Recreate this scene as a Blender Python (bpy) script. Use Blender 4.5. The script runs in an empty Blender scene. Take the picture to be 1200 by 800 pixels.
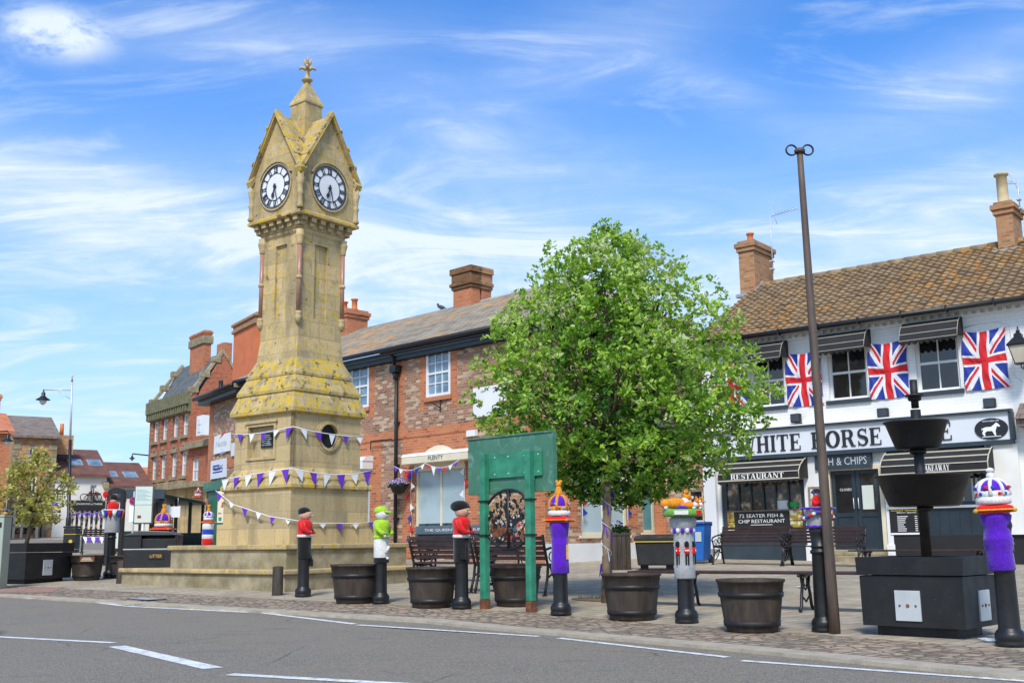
import bpy, bmesh, math, random
from mathutils import Vector, Matrix, noise
random.seed(7)
SC=bpy.context.scene
COL=SC.collection
R_=math.radians
# ------------------------------------------------------------------ camera model
FX=1254.0; PIT=.18399; ROL=-.01149; CH=.9
def _ax():
    cp,sp=math.cos(PIT),math.sin(PIT); c,s=math.cos(ROL),math.sin(ROL)
    F=(0,cp,sp);U=(0,-sp,cp);R=(1,0,0)
    return tuple(c*R[i]+s*U[i] for i in range(3)),tuple(-s*R[i]+c*U[i] for i in range(3)),F
RV,UV_,FV=_ax()
def h(y):
    z=0.0
    if y>12: z+=.022*(min(y,35)-12)
    if y>35: z+=.03*(min(y,140)-35)
    return z
def ray(px,py):
    a,b=(px-600),-(py-400)
    return tuple(FV[i]*FX+RV[i]*a+UV_[i]*b for i in range(3))
def at(px,py,Y):
    d=ray(px,py);t=Y/d[1];return (d[0]*t,Y,CH+d[2]*t)
def G(px,py,dz=0):
    d=ray(px,py);lo,hi=.5,600
    g=lambda Y:CH+d[2]*Y/d[1]-h(Y)-dz
    for _ in range(60):
        m=(lo+hi)/2
        if g(m)>0: lo=m
        else: hi=m
    return at(px,py,lo)
def proj(p):
    q=(p[0],p[1],p[2]-CH); x=sum(q[i]*RV[i] for i in range(3));y=sum(q[i]*UV_[i] for i in range(3));z=sum(q[i]*FV[i] for i in range(3))
    return (600+FX*x/z,400-FX*y/z)
def gnd(px,py): return Vector(G(px,py))
# ------------------------------------------------------------------ mesh builder
class MB:
    def __init__(s): s.v=[];s.f=[];s.mi=[];s.sm=[];s.cur=0;s.smooth=False
    def face(s,idx): s.f.append(idx);s.mi.append(s.cur);s.sm.append(s.smooth)
    def box(s,x0,x1,y0,y1,z0,z1,M=None):
        n=len(s.v)
        P=[(x,y,z) for z in (z0,z1) for y in (y0,y1) for x in (x0,x1)]
        if M is not None: P=[tuple(M@Vector(p)) for p in P]
        s.v+=P
        for q in ((0,2,3,1),(4,5,7,6),(0,1,5,4),(2,6,7,3),(0,4,6,2),(1,3,7,5)): s.face([n+i for i in q])
        return s
    def quad(s,*p):
        n=len(s.v);s.v+=[tuple(q) for q in p];s.face(list(range(n,n+len(p))));return s
    def prism(s,poly,a,b):   # poly: list of points, a,b: offset vectors
        n=len(s.v);k=len(poly)
        s.v+=[tuple(Vector(p)+Vector(a)) for p in poly]+[tuple(Vector(p)+Vector(b)) for p in poly]
        s.face([n+i for i in range(k)][::-1]);s.face([n+k+i for i in range(k)])
        for i in range(k):
            j=(i+1)%k;s.face([n+i,n+j,n+k+j,n+k+i])
        return s
    def xz(s,poly,y0,y1):    # polygon in the facade plane, from y0 (front) to y1
        return s.prism([(p[0],0,p[1]) for p in poly],(0,y0,0),(0,y1,0))
    def lathe(s,prof,c=(0,0,0),n=20,M=None,smooth=True,cap=True,arc=None):
        o=len(s.v);old=s.smooth;s.smooth=smooth
        for r,z in prof:
            for i in range(n):
                a=2*math.pi*i/n;p=Vector((r*math.cos(a),r*math.sin(a),z))
                if M is not None:p=M@p
                s.v.append(tuple(p+Vector(c)))
        for k in range(len(prof)-1):
            for i in range(n):
                j=(i+1)%n;s.face([o+k*n+i,o+k*n+j,o+(k+1)*n+j,o+(k+1)*n+i])
        if cap:
            s.smooth=False
            s.face([o+i for i in range(n)][::-1]);s.face([o+(len(prof)-1)*n+i for i in range(n)])
        s.smooth=old;return s
    def ball(s,c,rx,ry=None,rz=None,n=14,M=None):
        ry=ry or rx;rz=rz or rx;o=len(s.v);m=n//2;old=s.smooth;s.smooth=True
        def T(p):
            p=Vector((p[0]*rx,p[1]*ry,p[2]*rz))
            if M is not None:p=M@p
            return tuple(p+Vector(c))
        s.v.append(T((0,0,-1)))
        for k in range(1,m):
            a=math.pi*k/m-math.pi/2
            for i in range(n):
                b=2*math.pi*i/n;s.v.append(T((math.cos(a)*math.cos(b),math.cos(a)*math.sin(b),math.sin(a))))
        s.v.append(T((0,0,1)));e=len(s.v)-1
        for i in range(n):
            j=(i+1)%n;s.face([o,o+1+j,o+1+i]);s.face([e,o+1+(m-2)*n+i,o+1+(m-2)*n+j])
            for k in range(m-2): s.face([o+1+k*n+i,o+1+k*n+j,o+1+(k+1)*n+j,o+1+(k+1)*n+i])
        s.smooth=old;return s
    def tube(s,pts,r,n=8,cap=True,closed=False):
        pts=[Vector(p) for p in pts];o=len(s.v);old=s.smooth;s.smooth=True;K=len(pts)
        rr=r if isinstance(r,(list,tuple)) else [r]*K
        ref=None
        for k,p in enumerate(pts):
            if closed: t=pts[(k+1)%K]-pts[k-1]
            else: t=pts[min(k+1,K-1)]-pts[max(k-1,0)]
            t.normalize()
            if ref is None: ref=Vector((0,0,1)) if abs(t.z)<.9 else Vector((1,0,0))
            a=t.cross(ref)
            if a.length<1e-4: a=t.cross(Vector((0,1,.3)))
            a.normalize();b=a.cross(t);ref=b
            for i in range(n):
                g=2*math.pi*i/n;s.v.append(tuple(p+a*math.cos(g)*rr[k]+b*math.sin(g)*rr[k]))
        for k in range(K if closed else K-1):
            k2=(k+1)%K
            for i in range(n):
                j=(i+1)%n;s.face([o+k*n+i,o+k*n+j,o+k2*n+j,o+k2*n+i])
        if cap and not closed:
            s.face([o+i for i in range(n)][::-1]);s.face([o+(K-1)*n+i for i in range(n)])
        s.smooth=old;return s
    def build(s,name,mat,parent=None,loc=None,bevel=0,label=None,rot=None):
        me=bpy.data.meshes.new(name)
        me.from_pydata(s.v,[],s.f)
        mats=mat if isinstance(mat,(list,tuple)) else [mat]
        for m in mats: me.materials.append(m)
        me.polygons.foreach_set('material_index',s.mi);me.polygons.foreach_set('use_smooth',s.sm)
        bm=bmesh.new();bm.from_mesh(me);bmesh.ops.recalc_face_normals(bm,faces=bm.faces)
        uv=bm.loops.layers.uv.new('UV')
        for f in bm.faces:
            n=f.normal;ax=max(range(3),key=lambda i:abs(n[i]))
            for l in f.loops:
                c=l.vert.co
                l[uv].uv=((c.x,c.z) if ax==1 else (c.y,c.z) if ax==0 else (c.x,c.y))
        bm.to_mesh(me);bm.free();me.update()
        o=bpy.data.objects.new(name,me);COL.objects.link(o)
        if parent: o.parent=parent
        if loc is not None:o.location=loc
        if rot is not None:o.rotation_euler=rot
        if label:o['label']=label
        if bevel:
            b=o.modifiers.new('b','BEVEL');b.width=bevel;b.segments=2;b.limit_method='ANGLE';b.angle_limit=.7
        return o
def thing(name,label,cat,loc=(0,0,0),rz=0,group=None):
    o=bpy.data.objects.new(name,None);COL.objects.link(o);o.location=loc;o.rotation_euler=(0,0,rz);o.empty_display_size=.1
    o['label']=label;o['category']=cat
    if group:o['group']=group
    return o
def tag(o,label,cat,group=None):
    o['label']=label;o['category']=cat
    if group:o['group']=group
    return o
def struct(o): o['kind']='structure';return o
def copy_tree(o,parent=None):
    c=o.copy();COL.objects.link(c);c.parent=parent
    for ch in o.children: copy_tree(ch,c)
    return c
# ------------------------------------------------------------------ materials
class N:
    def __init__(s,name):
        s.m=bpy.data.materials.new(name);s.m.use_nodes=True;s.t=s.m.node_tree;s.nd=s.t.nodes;s.L=s.t.links
        s.b=s.nd['Principled BSDF']
    def new(s,k,**kw):
        n=s.nd.new(k)
        for a,v in kw.items():
            if hasattr(n,a): setattr(n,a,v)
        return n
    def coord(s,kind='Object',scale=(1,1,1)):
        tc=s.new('ShaderNodeTexCoord');mp=s.new('ShaderNodeMapping');mp.inputs['Scale'].default_value=scale
        s.L.new(tc.outputs[kind],mp.inputs[0]);return mp.outputs[0]
    def noise(s,scale,detail=4,rough=.55,co=None,dist=0):
        n=s.new('ShaderNodeTexNoise');n.inputs['Scale'].default_value=scale;n.inputs['Detail'].default_value=detail
        n.inputs['Roughness'].default_value=rough;n.inputs['Distortion'].default_value=dist
        s.L.new(co if co is not None else s.coord(),n.inputs['Vector']);return n.outputs['Fac']
    def ramp(s,f,stops):
        r=s.new('ShaderNodeValToRGB');e=r.color_ramp.elements
        while len(e)<len(stops): e.new(.5)
        for i,(p,c) in enumerate(stops):
            e[i].position=p;e[i].color=(c,c,c,1) if isinstance(c,(int,float)) else (*c,1)
        s.L.new(f,r.inputs[0]);return r.outputs[0]
    def mix(s,f,a,b,mode='MIX'):
        m=s.new('ShaderNodeMix');m.data_type='RGBA';m.blend_type=mode
        for v,i in ((f,0),(a,6),(b,7)):
            if isinstance(v,(int,float)): m.inputs[i].default_value=v if i==0 else (v,v,v,1)
            elif isinstance(v,tuple): m.inputs[i].default_value=(*v,1)
            else: s.L.new(v,m.inputs[i])
        return m.outputs[2]
    def bump(s,f,strength=.3,dist=.01):
        b=s.new('ShaderNodeBump');b.inputs['Strength'].default_value=strength;b.inputs['Distance'].default_value=dist
        s.L.new(f,b.inputs['Height'])
        if s.b.inputs['Normal'].links: s.L.new(s.b.inputs['Normal'].links[0].from_socket,b.inputs['Normal'])
        s.L.new(b.outputs[0],s.b.inputs['Normal'])
    def base(s,c):
        if isinstance(c,tuple): s.b.inputs['Base Color'].default_value=(*c,1)
        else: s.L.new(c,s.b.inputs['Base Color'])
    def rough(s,v):
        if isinstance(v,(int,float)): s.b.inputs['Roughness'].default_value=v
        else: s.L.new(v,s.b.inputs['Roughness'])
def simple(name,c,rough=.6,var=.18,scale=3,metal=0,bump=0,bscale=60,spec=None,dark=None):
    n=N(name);f=n.noise(scale,5)
    lo=tuple(x*(1-var) for x in c) if dark is None else dark
    hi=tuple(min(1,x*(1+var)) for x in c)
    n.base(n.ramp(f,[(.3,lo),(.7,hi)]));n.rough(rough);n.b.inputs['Metallic'].default_value=metal
    if spec is not None:n.b.inputs['Specular IOR Level'].default_value=spec
    if bump:n.bump(n.noise(bscale,3),bump,.01)
    return n.m
def brickmat(name,c1,c2,mortar,fleck=None,fa=.6,w=.225,hh=.075,ms=.006,stain=(.10,.08,.06),sa=.35,rough=.9):
    n=N(name);uv=n.coord('UV')
    b=n.new('ShaderNodeTexBrick');n.L.new(uv,b.inputs['Vector'])
    b.inputs['Color1'].default_value=(*c1,1);b.inputs['Color2'].default_value=(*c2,1);b.inputs['Mortar'].default_value=(*mortar,1)
    b.inputs['Scale'].default_value=1;b.inputs['Mortar Size'].default_value=ms;b.inputs['Brick Width'].default_value=w;b.inputs['Row Height'].default_value=hh
    b.inputs['Bias'].default_value=-.1;b.inputs['Mortar Smooth'].default_value=.3
    if fleck:
        b.inputs['Color1'].default_value=(0,0,0,1);b.inputs['Color2'].default_value=(1,1,1,1);b.inputs['Mortar'].default_value=(.5,.5,.5,1);b.inputs['Bias'].default_value=0
        dk=tuple(x*.42 for x in c1)
        tone_rnd=n.ramp(b.outputs['Color'],[(0.,dk),(.12,c1),(.45,tuple(x*.8+y*.2 for x,y in zip(c1,c2))),(fa,c2),(min(.98,fa+.08),fleck),(1.,fleck)])
        big=n.noise(1.6,4,.6,n.coord('UV'));tone_rnd=n.mix(n.ramp(big,[(.35,0.),(.7,.6)]),tone_rnd,tuple(x*.5+y*.5 for x,y in zip(c1,c2)))
        sp=n.noise(26,2,.5,n.coord('UV',(.6,1.6,1)));tone_rnd=n.mix(n.ramp(sp,[(.56,0.),(.66,.55)]),tone_rnd,fleck);tone_rnd=n.mix(n.ramp(sp,[(.30,.55),(.40,0.)]),tone_rnd,dk)
        c=n.mix(b.outputs['Fac'],tone_rnd,mortar)
    else: c=b.outputs['Color']
    g=n.noise(.7,5,.6,n.coord('UV'));g=n.ramp(g,[(.42,0.),(.72,sa)]);c=n.mix(g,c,stain)
    n.base(c);n.rough(rough)
    n.bump(b.outputs['Fac'],-.5,.008);n.bump(n.noise(45,3,.6,uv),.25,.01)
    return n.m
M={}
M['brick']=brickmat('brick_mottled',(.29,.125,.07),(.41,.215,.13),(.42,.34,.25),(.60,.47,.32),.70)
M['brick_orange']=brickmat('brick_orange',(.50,.145,.05),(.58,.21,.08),(.46,.30,.20),(.34,.10,.05),.86,sa=.2)
M['brick_red']=brickmat('brick_red',(.44,.11,.045),(.54,.17,.07),(.36,.2,.13),(.2,.06,.05),.85,sa=.3)
M['brick_tan']=brickmat('brick_tan',(.45,.2,.08),(.52,.27,.12),(.4,.3,.2),(.6,.42,.24),.8,sa=.2)
M['brick_chim']=brickmat('brick_chimney',(.36,.17,.08),(.45,.25,.13),(.30,.24,.16),(.20,.10,.06),.56,sa=.6,stain=(.20,.17,.08))
M['brick_soot']=brickmat('brick_sooty',(.46,.17,.07),(.52,.28,.13),(.34,.25,.15),(.20,.12,.06),.82,sa=.38,stain=(.22,.17,.08),ms=.01)
M['white_brick']=brickmat('painted_white_brick',(.80,.80,.77),(.85,.85,.83),(.74,.74,.71),None,stain=(.56,.55,.49),sa=.38,ms=.012)
def stonemat(name,lichen=0,ash=True):
    n=N(name);uv=n.coord('UV')
    b=n.new('ShaderNodeTexBrick');n.L.new(uv,b.inputs['Vector'])
    b.inputs['Color1'].default_value=(.62,.45,.21,1);b.inputs['Color2'].default_value=(.40,.32,.18,1);b.inputs['Mortar'].default_value=(.37,.29,.155,1)
    b.inputs['Scale'].default_value=1;b.inputs['Mortar Size'].default_value=.008;b.inputs['Brick Width'].default_value=.62;b.inputs['Row Height'].default_value=.29;b.offset=.37
    c=b.outputs['Color']
    co=n.coord('Object')
    g=n.noise(1.6,7,.65,co,.6);c=n.mix(n.ramp(g,[(.45,0.),(.75,.5)]),c,(.44,.345,.18))
    g=n.noise(2.3,6,.6,n.coord('Object',(1.3,1.3,.35)));c=n.mix(n.ramp(g,[(.50,0.),(.72,.5)]),c,(.66,.50,.27))
    g=n.noise(9,6,.7,co);c=n.mix(n.ramp(g,[(.60,0.),(.80,.35)]),c,(.24,.19,.09))
    if lichen:
        g=n.noise(4,8,.68,co);c=n.mix(n.ramp(g,[(.49+.05*(1-lichen),0.),(.58+.05*(1-lichen),.8)]),c,(.38,.29,.12))
        g=n.noise(7.5,8,.72,n.coord('Object',(1,1.05,1)));c=n.mix(n.ramp(g,[(.58-.10*lichen,0.),(.65-.10*lichen,.95)]),c,(.60,.40,.02))
        g=n.noise(6.3,8,.7,n.coord('Object',(1.1,.9,1)),);c=n.mix(n.ramp(g,[(.56+.09*(1-lichen),0.),(.61+.09*(1-lichen),.92)]),c,(.07,.05,.03))
        g=n.noise(17,5,.7,co);c=n.mix(n.ramp(g,[(.62,0.),(.68,.85)]),c,(.60,.60,.48))
    g=n.noise(1.1,6,.62,n.coord('Object',(2.6,2.6,.45)),.3);c=n.mix(n.ramp(g,[(.50,0.),(.64,.55)]),c,(.23,.18,.10))
    g=n.noise(28,3,.6,co);c=n.mix(n.ramp(g,[(.35,.25),(.5,0.)]),c,(.20,.15,.08))
    n.base(c);n.rough(.92)
    n.bump(b.outputs['Fac'],-.35,.01);n.bump(n.noise(30,6,.7,co),.35,.012);n.bump(n.noise(4,4,.6,co),.3,.03)
    return n.m
M['stone']=stonemat('sandstone_ashlar');M['stone_l']=stonemat('sandstone_lichen',1.0);M['stone_s']=stonemat('sandstone_light_lichen',.35);M['stone_m']=stonemat('sandstone_part_lichen',.62)
M['step']=None
n=N('worn_step_stone');co=n.coord('Object')
c=n.ramp(n.noise(3,7,.65,co),[(.35,(.20,.165,.095)),(.65,(.42,.35,.22))]);c=n.mix(n.ramp(n.noise(1.2,6,.6,co,.5),[(.5,0.),(.65,.6)]),c,(.21,.18,.075));n.base(c);n.rough(.9);n.bump(n.noise(25,6,.7,co),.4,.012);M['step']=n.m
n=N('pink_granite');n.base(n.ramp(n.noise(50,3),[(.35,(.30,.14,.09)),(.65,(.45,.25,.18))]));n.rough(.35);M['granite']=n.m
# slate / old tile roof
def roofmat(name,c1,c2,lich=None,la=.6,w=.3,hh=.22,gap=(.03,.025,.02)):
    n=N(name);uv=n.coord('UV')
    b=n.new('ShaderNodeTexBrick');n.L.new(uv,b.inputs['Vector']);b.inputs['Scale'].default_value=1
    b.inputs['Color1'].default_value=(*c1,1);b.inputs['Color2'].default_value=(*c2,1);b.inputs['Mortar'].default_value=(*gap,1)
    b.inputs['Mortar Size'].default_value=.012;b.inputs['Brick Width'].default_value=w;b.inputs['Row Height'].default_value=hh
    c=b.outputs['Color'];co=n.coord('Object')
    g=n.noise(2,6,.65,co);c=n.mix(n.ramp(g,[(.4,0.),(.7,.6)]),c,tuple(min(1,x*1.5) for x in c2))
    if lich:
        g=n.noise(.45,2,.5,co);m1=n.ramp(g,[(.5,0.),(.62,1.)])
        g=n.noise(6,6,.7,n.coord('Object',(.4,1,1)));m2=n.ramp(g,[(la-.04,0.),(la+.03,1.)])
        m=n.mix(1.0,m1,m2,'MULTIPLY');c=n.mix(m,c,lich)
    n.base(c);n.rough(.8);n.bump(b.outputs['Fac'],-.6,.02);n.bump(n.noise(20,4,.6,co),.3,.01);return n.m
M['slate_old']=roofmat('old_stone_slate',(.20,.16,.105),(.33,.27,.18),(.62,.26,.03),.55,hh=.16,w=.25)
M['slate']=roofmat('grey_slate',(.08,.09,.09),(.12,.13,.125))
M['tile_brown']=roofmat('brown_tile',(.13,.055,.04),(.17,.075,.055),gap=(.05,.03,.02))
M['tile_grey']=roofmat('grey_brown_tile',(.16,.12,.10),(.22,.17,.13),gap=(.06,.05,.04))
M['tile_orange']=roofmat('orange_tile',(.45,.14,.06),(.55,.2,.09),gap=(.2,.06,.03))
n=N('pantile');co=n.coord('Object')
c=n.ramp(n.noise(3,7,.7,co),[(.3,(.13,.09,.05)),(.7,(.38,.27,.15))])
at_=n.new('ShaderNodeAttribute');at_.attribute_name='tone_rnd'
c=n.mix(n.ramp(at_.outputs['Fac'],[(.0,0.),(1.,.5)]),c,(.14,.075,.035))
g1=n.noise(.33,2,.5,co);m1=n.ramp(g1,[(.36,.0),(.62,1.)])
g=n.noise(3.2,5,.62,co);g9=n.noise(14,3,.6,co);m2=n.mix(1.0,n.ramp(g,[(.48,0.),(.58,1.)]),n.ramp(g9,[(.46,0.),(.54,1.)]),'MULTIPLY')
c=n.mix(n.mix(1.0,m1,m2,'MULTIPLY'),c,(.56,.26,.02))
n.base(c);n.rough(.85);n.bump(n.noise(40,4,.6,co),.3,.01);M['pantile']=n.m
# ground
n=N('asphalt');co=n.coord('Object')
c=n.ramp(n.noise(90,3,.7,co),[(.30,(.085,.074,.058)),(.5,(.180,.156,.120)),(.64,(.40,.345,.26))])
c=n.mix(n.ramp(n.noise(.5,6,.6,co,.5),[(.35,0.),(.7,.55)]),c,(.25,.21,.155))
c=n.mix(n.ramp(n.noise(2.5,5,.7,n.coord('Object',(.35,1,1))),[(.58,0.),(.7,.35)]),c,(.08,.08,.085))
vo=n.new('ShaderNodeTexVoronoi');vo.feature='DISTANCE_TO_EDGE';vo.inputs['Scale'].default_value=.55;n.L.new(n.coord('Object'),vo.inputs['Vector'])
ed=n.ramp(vo.outputs['Distance'],[(.0,1.),(.006,.0)]);c=n.mix(n.mix(1.0,ed,n.ramp(n.noise(.6,3,.5,co),[(.5,0.),(.6,.8)]),'MULTIPLY'),c,(.05,.05,.048))
c=n.mix(n.ramp(n.noise(.9,7,.75,n.coord('Object',(1,1.3,1))),[(.60,0.),(.68,.35)]),c,(.10,.095,.085))
n.base(c);n.rough(.9);n.bump(n.noise(70,3,.7,co),.9,.012);M['asphalt']=n.m
n=N('road_paint');co=n.coord('Object')
n.base(n.mix(n.ramp(n.noise(14,6,.75,co),[(.46,0.),(.62,.75)]),(.76,.76,.73),(.30,.30,.29)));n.rough(.7);n.bump(n.noise(90,2),.3,.004);M['paint']=n.m
n=N('kerb_concrete');co=n.coord('Object')
c=n.ramp(n.noise(5,7,.7,co),[(.3,(.30,.255,.185)),(.7,(.50,.43,.32))]);c=n.mix(n.ramp(n.noise(70,2,.6,co),[(.5,0.),(.7,.35)]),c,(.18,.17,.15));n.base(c);n.rough(.9);n.bump(n.noise(60,4),.4,.006);M['kerb']=n.m
def cellmat(name,c1,c2,gap,w,hh,rot,vary):
    n=N(name);tc=n.new('ShaderNodeTexCoord');mp=n.new('ShaderNodeMapping');mp.inputs['Rotation'].default_value=(0,0,rot)
    n.L.new(tc.outputs['Object'],mp.inputs[0]);co=mp.outputs[0]
    nz=n.new('ShaderNodeTexNoise');nz.inputs['Scale'].default_value=3;n.L.new(co,nz.inputs['Vector'])
    ad=n.new('ShaderNodeVectorMath');ad.operation='MULTIPLY_ADD';n.L.new(nz.outputs['Color'],ad.inputs[0]);ad.inputs[1].default_value=(.16,.10,0);n.L.new(co,ad.inputs[2])
    b=n.new('ShaderNodeTexBrick');n.L.new(ad.outputs[0],b.inputs['Vector']);b.inputs['Scale'].default_value=1
    b.inputs['Color1'].default_value=(*c1,1);b.inputs['Color2'].default_value=(*c2,1);b.inputs['Mortar'].default_value=(*gap,1)
    b.inputs['Mortar Size'].default_value=.014;b.inputs['Mortar Smooth'].default_value=.6;b.inputs['Brick Width'].default_value=w;b.inputs['Row Height'].default_value=hh
    c=b.outputs['Color'];o=n.coord('Object')
    c=n.mix(n.ramp(n.noise(6,6,.7,o),[(.35,0.),(.7,.55)]),c,vary)
    c=n.mix(n.ramp(n.noise(.8,6,.65,o,.4),[(.48,0.),(.68,.55)]),c,tuple(x*.5 for x in c1))
    n.base(c);n.rough(.9);n.bump(b.outputs['Fac'],-1.,.035);n.bump(n.noise(14,5,.65,o),.9,.03);return n.m
n=N('cobbles');co=n.coord('Object')
nz_=n.new('ShaderNodeTexNoise');nz_.inputs['Scale'].default_value=4;n.L.new(co,nz_.inputs['Vector']);ad=n.new('ShaderNodeVectorMath');ad.operation='MULTIPLY_ADD';n.L.new(nz_.outputs['Color'],ad.inputs[0]);ad.inputs[1].default_value=(.05,.05,0);n.L.new(co,ad.inputs[2])
v1=n.new('ShaderNodeTexVoronoi');v1.inputs['Scale'].default_value=7.5;n.L.new(ad.outputs[0],v1.inputs['Vector']);v2=n.new('ShaderNodeTexVoronoi');v2.feature='DISTANCE_TO_EDGE';v2.inputs['Scale'].default_value=7.5;n.L.new(ad.outputs[0],v2.inputs['Vector'])
sp=n.new('ShaderNodeSeparateColor');n.L.new(v1.outputs['Color'],sp.inputs[0])
c=n.ramp(sp.outputs[0],[(0.,(.20,.15,.10)),(.35,(.34,.25,.17)),(.7,(.46,.36,.25)),(1.,(.50,.33,.22))])
c=n.mix(n.ramp(n.noise(1.3,6,.65,co,.4),[(.45,0.),(.68,.5)]),c,(.20,.165,.12));c=n.mix(n.ramp(n.noise(30,4,.6,co),[(.4,.3),(.6,0.)]),c,(.16,.12,.08))
ed=n.ramp(v2.outputs['Distance'],[(0.,1.),(.09,0.)]);c=n.mix(ed,c,(.11,.09,.06));n.base(c);n.rough(.9);n.bump(n.ramp(v2.outputs['Distance'],[(0.,0.),(.25,1.)]),1.,.03);n.bump(n.noise(30,4,.6,co),.5,.012);M['cobble']=n.m
M['sett']=cellmat('stone_setts',(.44,.36,.245),(.29,.235,.16),(.13,.105,.075),.38,.19,-.72,(.54,.46,.34))
M['red_pave']=cellmat('red_paving',(.34,.17,.12),(.38,.2,.15),(.2,.13,.1),.2,.1,-.72,(.4,.28,.2))
M['ground']=simple('ground_tarmac',(.14,.135,.125),.9,.3,1)
# plain things
n=N('black_plastic');co=n.coord('Object')
c=n.ramp(n.noise(5,5,.6,co),[(.3,(.006,.006,.006)),(.7,(.015,.015,.015))]);c=n.mix(n.ramp(n.noise(2.2,7,.7,n.coord('Object',(1,1,1.6)),.4),[(.55,0.),(.82,.35)]),c,(.055,.05,.043));c=n.mix(n.ramp(n.noise(45,3,.6,co),[(.68,0.),(.74,.5)]),c,(.22,.2,.17))
n.base(c);n.rough(n.ramp(n.noise(3,5,.6,co),[(.3,.42),(.7,.7)]));n.bump(n.noise(5,4,.6,co),.2,.02);M['black_plastic']=n.m
M['black_metal']=simple('black_cast_iron',(.011,.011,.011),.42,.4,8,bump=.25,bscale=30)
M['dark_wood']=simple('dark_bench_slat',(.04,.018,.014),.42,.4,6,bump=.3)
n=N('barrel_wood');co=n.coord('Object',(1,1,.25))
n.base(n.ramp(n.noise(9,6,.7,co,.4),[(.3,(.016,.012,.009)),(.7,(.078,.055,.038))]));n.rough(.72);n.bump(n.noise(14,5,.7,co),.45,.01);M['barrel']=n.m
M['soil']=simple('dry_soil',(.16,.10,.06),.95,.5,20,bump=.8,bscale=30)
M['green_paint']=simple('green_painted_steel',(.03,.22,.125),.6,.3,7,bump=.25,bscale=15)
n=N('weathered_green');co=n.coord('Object')
c=n.ramp(n.noise(2,7,.7,co),[(.3,(.04,.15,.09)),(.7,(.075,.22,.145))]);c=n.mix(n.ramp(n.noise(5,8,.75,co,.8),[(.52,0.),(.75,.7)]),c,(.32,.45,.38));n.base(c);n.rough(.65);M['green_old']=n.m
M['rust']=simple('rust',(.16,.06,.025),.9,.5,15,bump=.4)
M['galv']=simple('galvanised_plate',(.58,.60,.60),.45,.1,4,metal=.3)
M['white']=simple('white_paint',(.78,.78,.77),.5,.05,2)
M['cream']=simple('cream_paint',(.72,.64,.46),.55,.06,2)
M['render']=simple('white_render',(.76,.75,.70),.85,.08,1.5,bump=.2,bscale=20)
M['plinth_white']=simple('white_plinth',(.68,.69,.68),.7,.08,1.2,bump=.2,bscale=15)
M['grey_fascia']=simple('dark_blue_grey_paint',(.032,.048,.062),.4,.2,2)
M['door_blue']=simple('slate_blue_paint',(.022,.034,.045),.35,.2,2)
M['board_white']=simple('fascia_white_board',(.70,.72,.74),.45,.04,1)
M['canvas']=simple('black_canvas',(.014,.014,.015),.8,.3,4,bump=.3,bscale=200)
M['piping']=simple('cream_piping',(.55,.50,.38),.6,.1,5)
M['letter']=simple('black_lettering',(.018,.02,.025),.4,.1,3)
M['letter_w']=simple('white_lettering',(.85,.85,.83),.5,.03,3)
M['black']=simple('matt_black',(.012,.012,.013),.7,.2,3)
M['red']=simple('red_cloth',(.62,.012,.02),.75,.15,4,bump=.6,bscale=7);M['blue']=simple('blue_cloth',(.012,.035,.29),.75,.2,4,bump=.6,bscale=7);M['flagwhite']=simple('white_cloth',(.74,.74,.76),.75,.08,4,bump=.6,bscale=7)
M['purple']=simple('purple_cloth',(.13,.025,.45),.65,.12,4)
def knit(name,c):
    n=N(name);co=n.coord('Object');v=n.new('ShaderNodeTexVoronoi');v.inputs['Scale'].default_value=52;n.L.new(co,v.inputs['Vector'])
    mo=n.noise(14,4,.6,co);cc=n.mix(n.ramp(mo,[(.35,0.),(.7,.16)]),c,tuple(min(1,x*.6+.02) for x in c));n.base(n.mix(n.ramp(v.outputs['Distance'],[(.25,0.),(.65,.62)]),cc,tuple(x*(.7 if min(c)>.35 else .58) for x in c)));n.rough(1.);n.b.inputs['Specular IOR Level'].default_value=.15;n.bump(n.noise(9,3,.6,co),.6,.02)
    n.b.inputs['Sheen Weight'].default_value=.3
    n.bump(v.outputs['Distance'],-.6,.010);return n.m
K={k:knit('wool_'+k,c) for k,c in dict(red=(.75,.012,.012),black=(.012,.012,.012),white=(.78,.76,.72),purple=(.11,.015,.50),gold=(.80,.30,.015),lime=(.42,.68,.03),skin=(.72,.42,.28),grey=(.42,.43,.43),green=(.16,.42,.06),blue=(.02,.07,.5),orange=(.85,.25,.02),cyan=(.1,.5,.7),yellow=(.7,.42,.03)).items()}
n=N('window_glass');co=n.coord('Object')
n.base(n.ramp(n.noise(1.1,4,.6,co),[(.4,(.008,.009,.010)),(.7,(.03,.032,.035))]));n.rough(.04);n.b.inputs['Specular IOR Level'].default_value=.9;n.bump(n.noise(1.5,2),.05,.02);M['glass']=n.m
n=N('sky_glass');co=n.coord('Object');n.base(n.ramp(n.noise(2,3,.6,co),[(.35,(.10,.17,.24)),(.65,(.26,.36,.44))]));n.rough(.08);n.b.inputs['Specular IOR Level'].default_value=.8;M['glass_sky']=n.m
M['blind']=simple('pale_blind_behind_glass',(.40,.50,.52),.12,.06,1,spec=.6);M['blind_teal']=simple('teal_glass',(.13,.30,.31),.15,.2,2)
M['shopdark']=simple('shop_interior',(.03,.028,.025),.3,.9,3)
n=N('shop_display');co=n.coord('Object')
n.base(n.ramp(n.noise(5,4,.6,co),[(.38,(.015,.014,.012)),(.52,(.10,.065,.035)),(.62,(.45,.32,.17)),(.72,(.6,.6,.55))]));n.rough(.12);M['display']=n.m
n=N('food_photo');co=n.coord('Object')
n.base(n.ramp(n.noise(7,4,.6,co),[(.34,(.10,.05,.02)),(.45,(.45,.22,.03)),(.53,(.30,.34,.05)),(.62,(.75,.70,.6)),(.74,(.45,.12,.03))]));n.rough(.3);M['photo']=n.m
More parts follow.
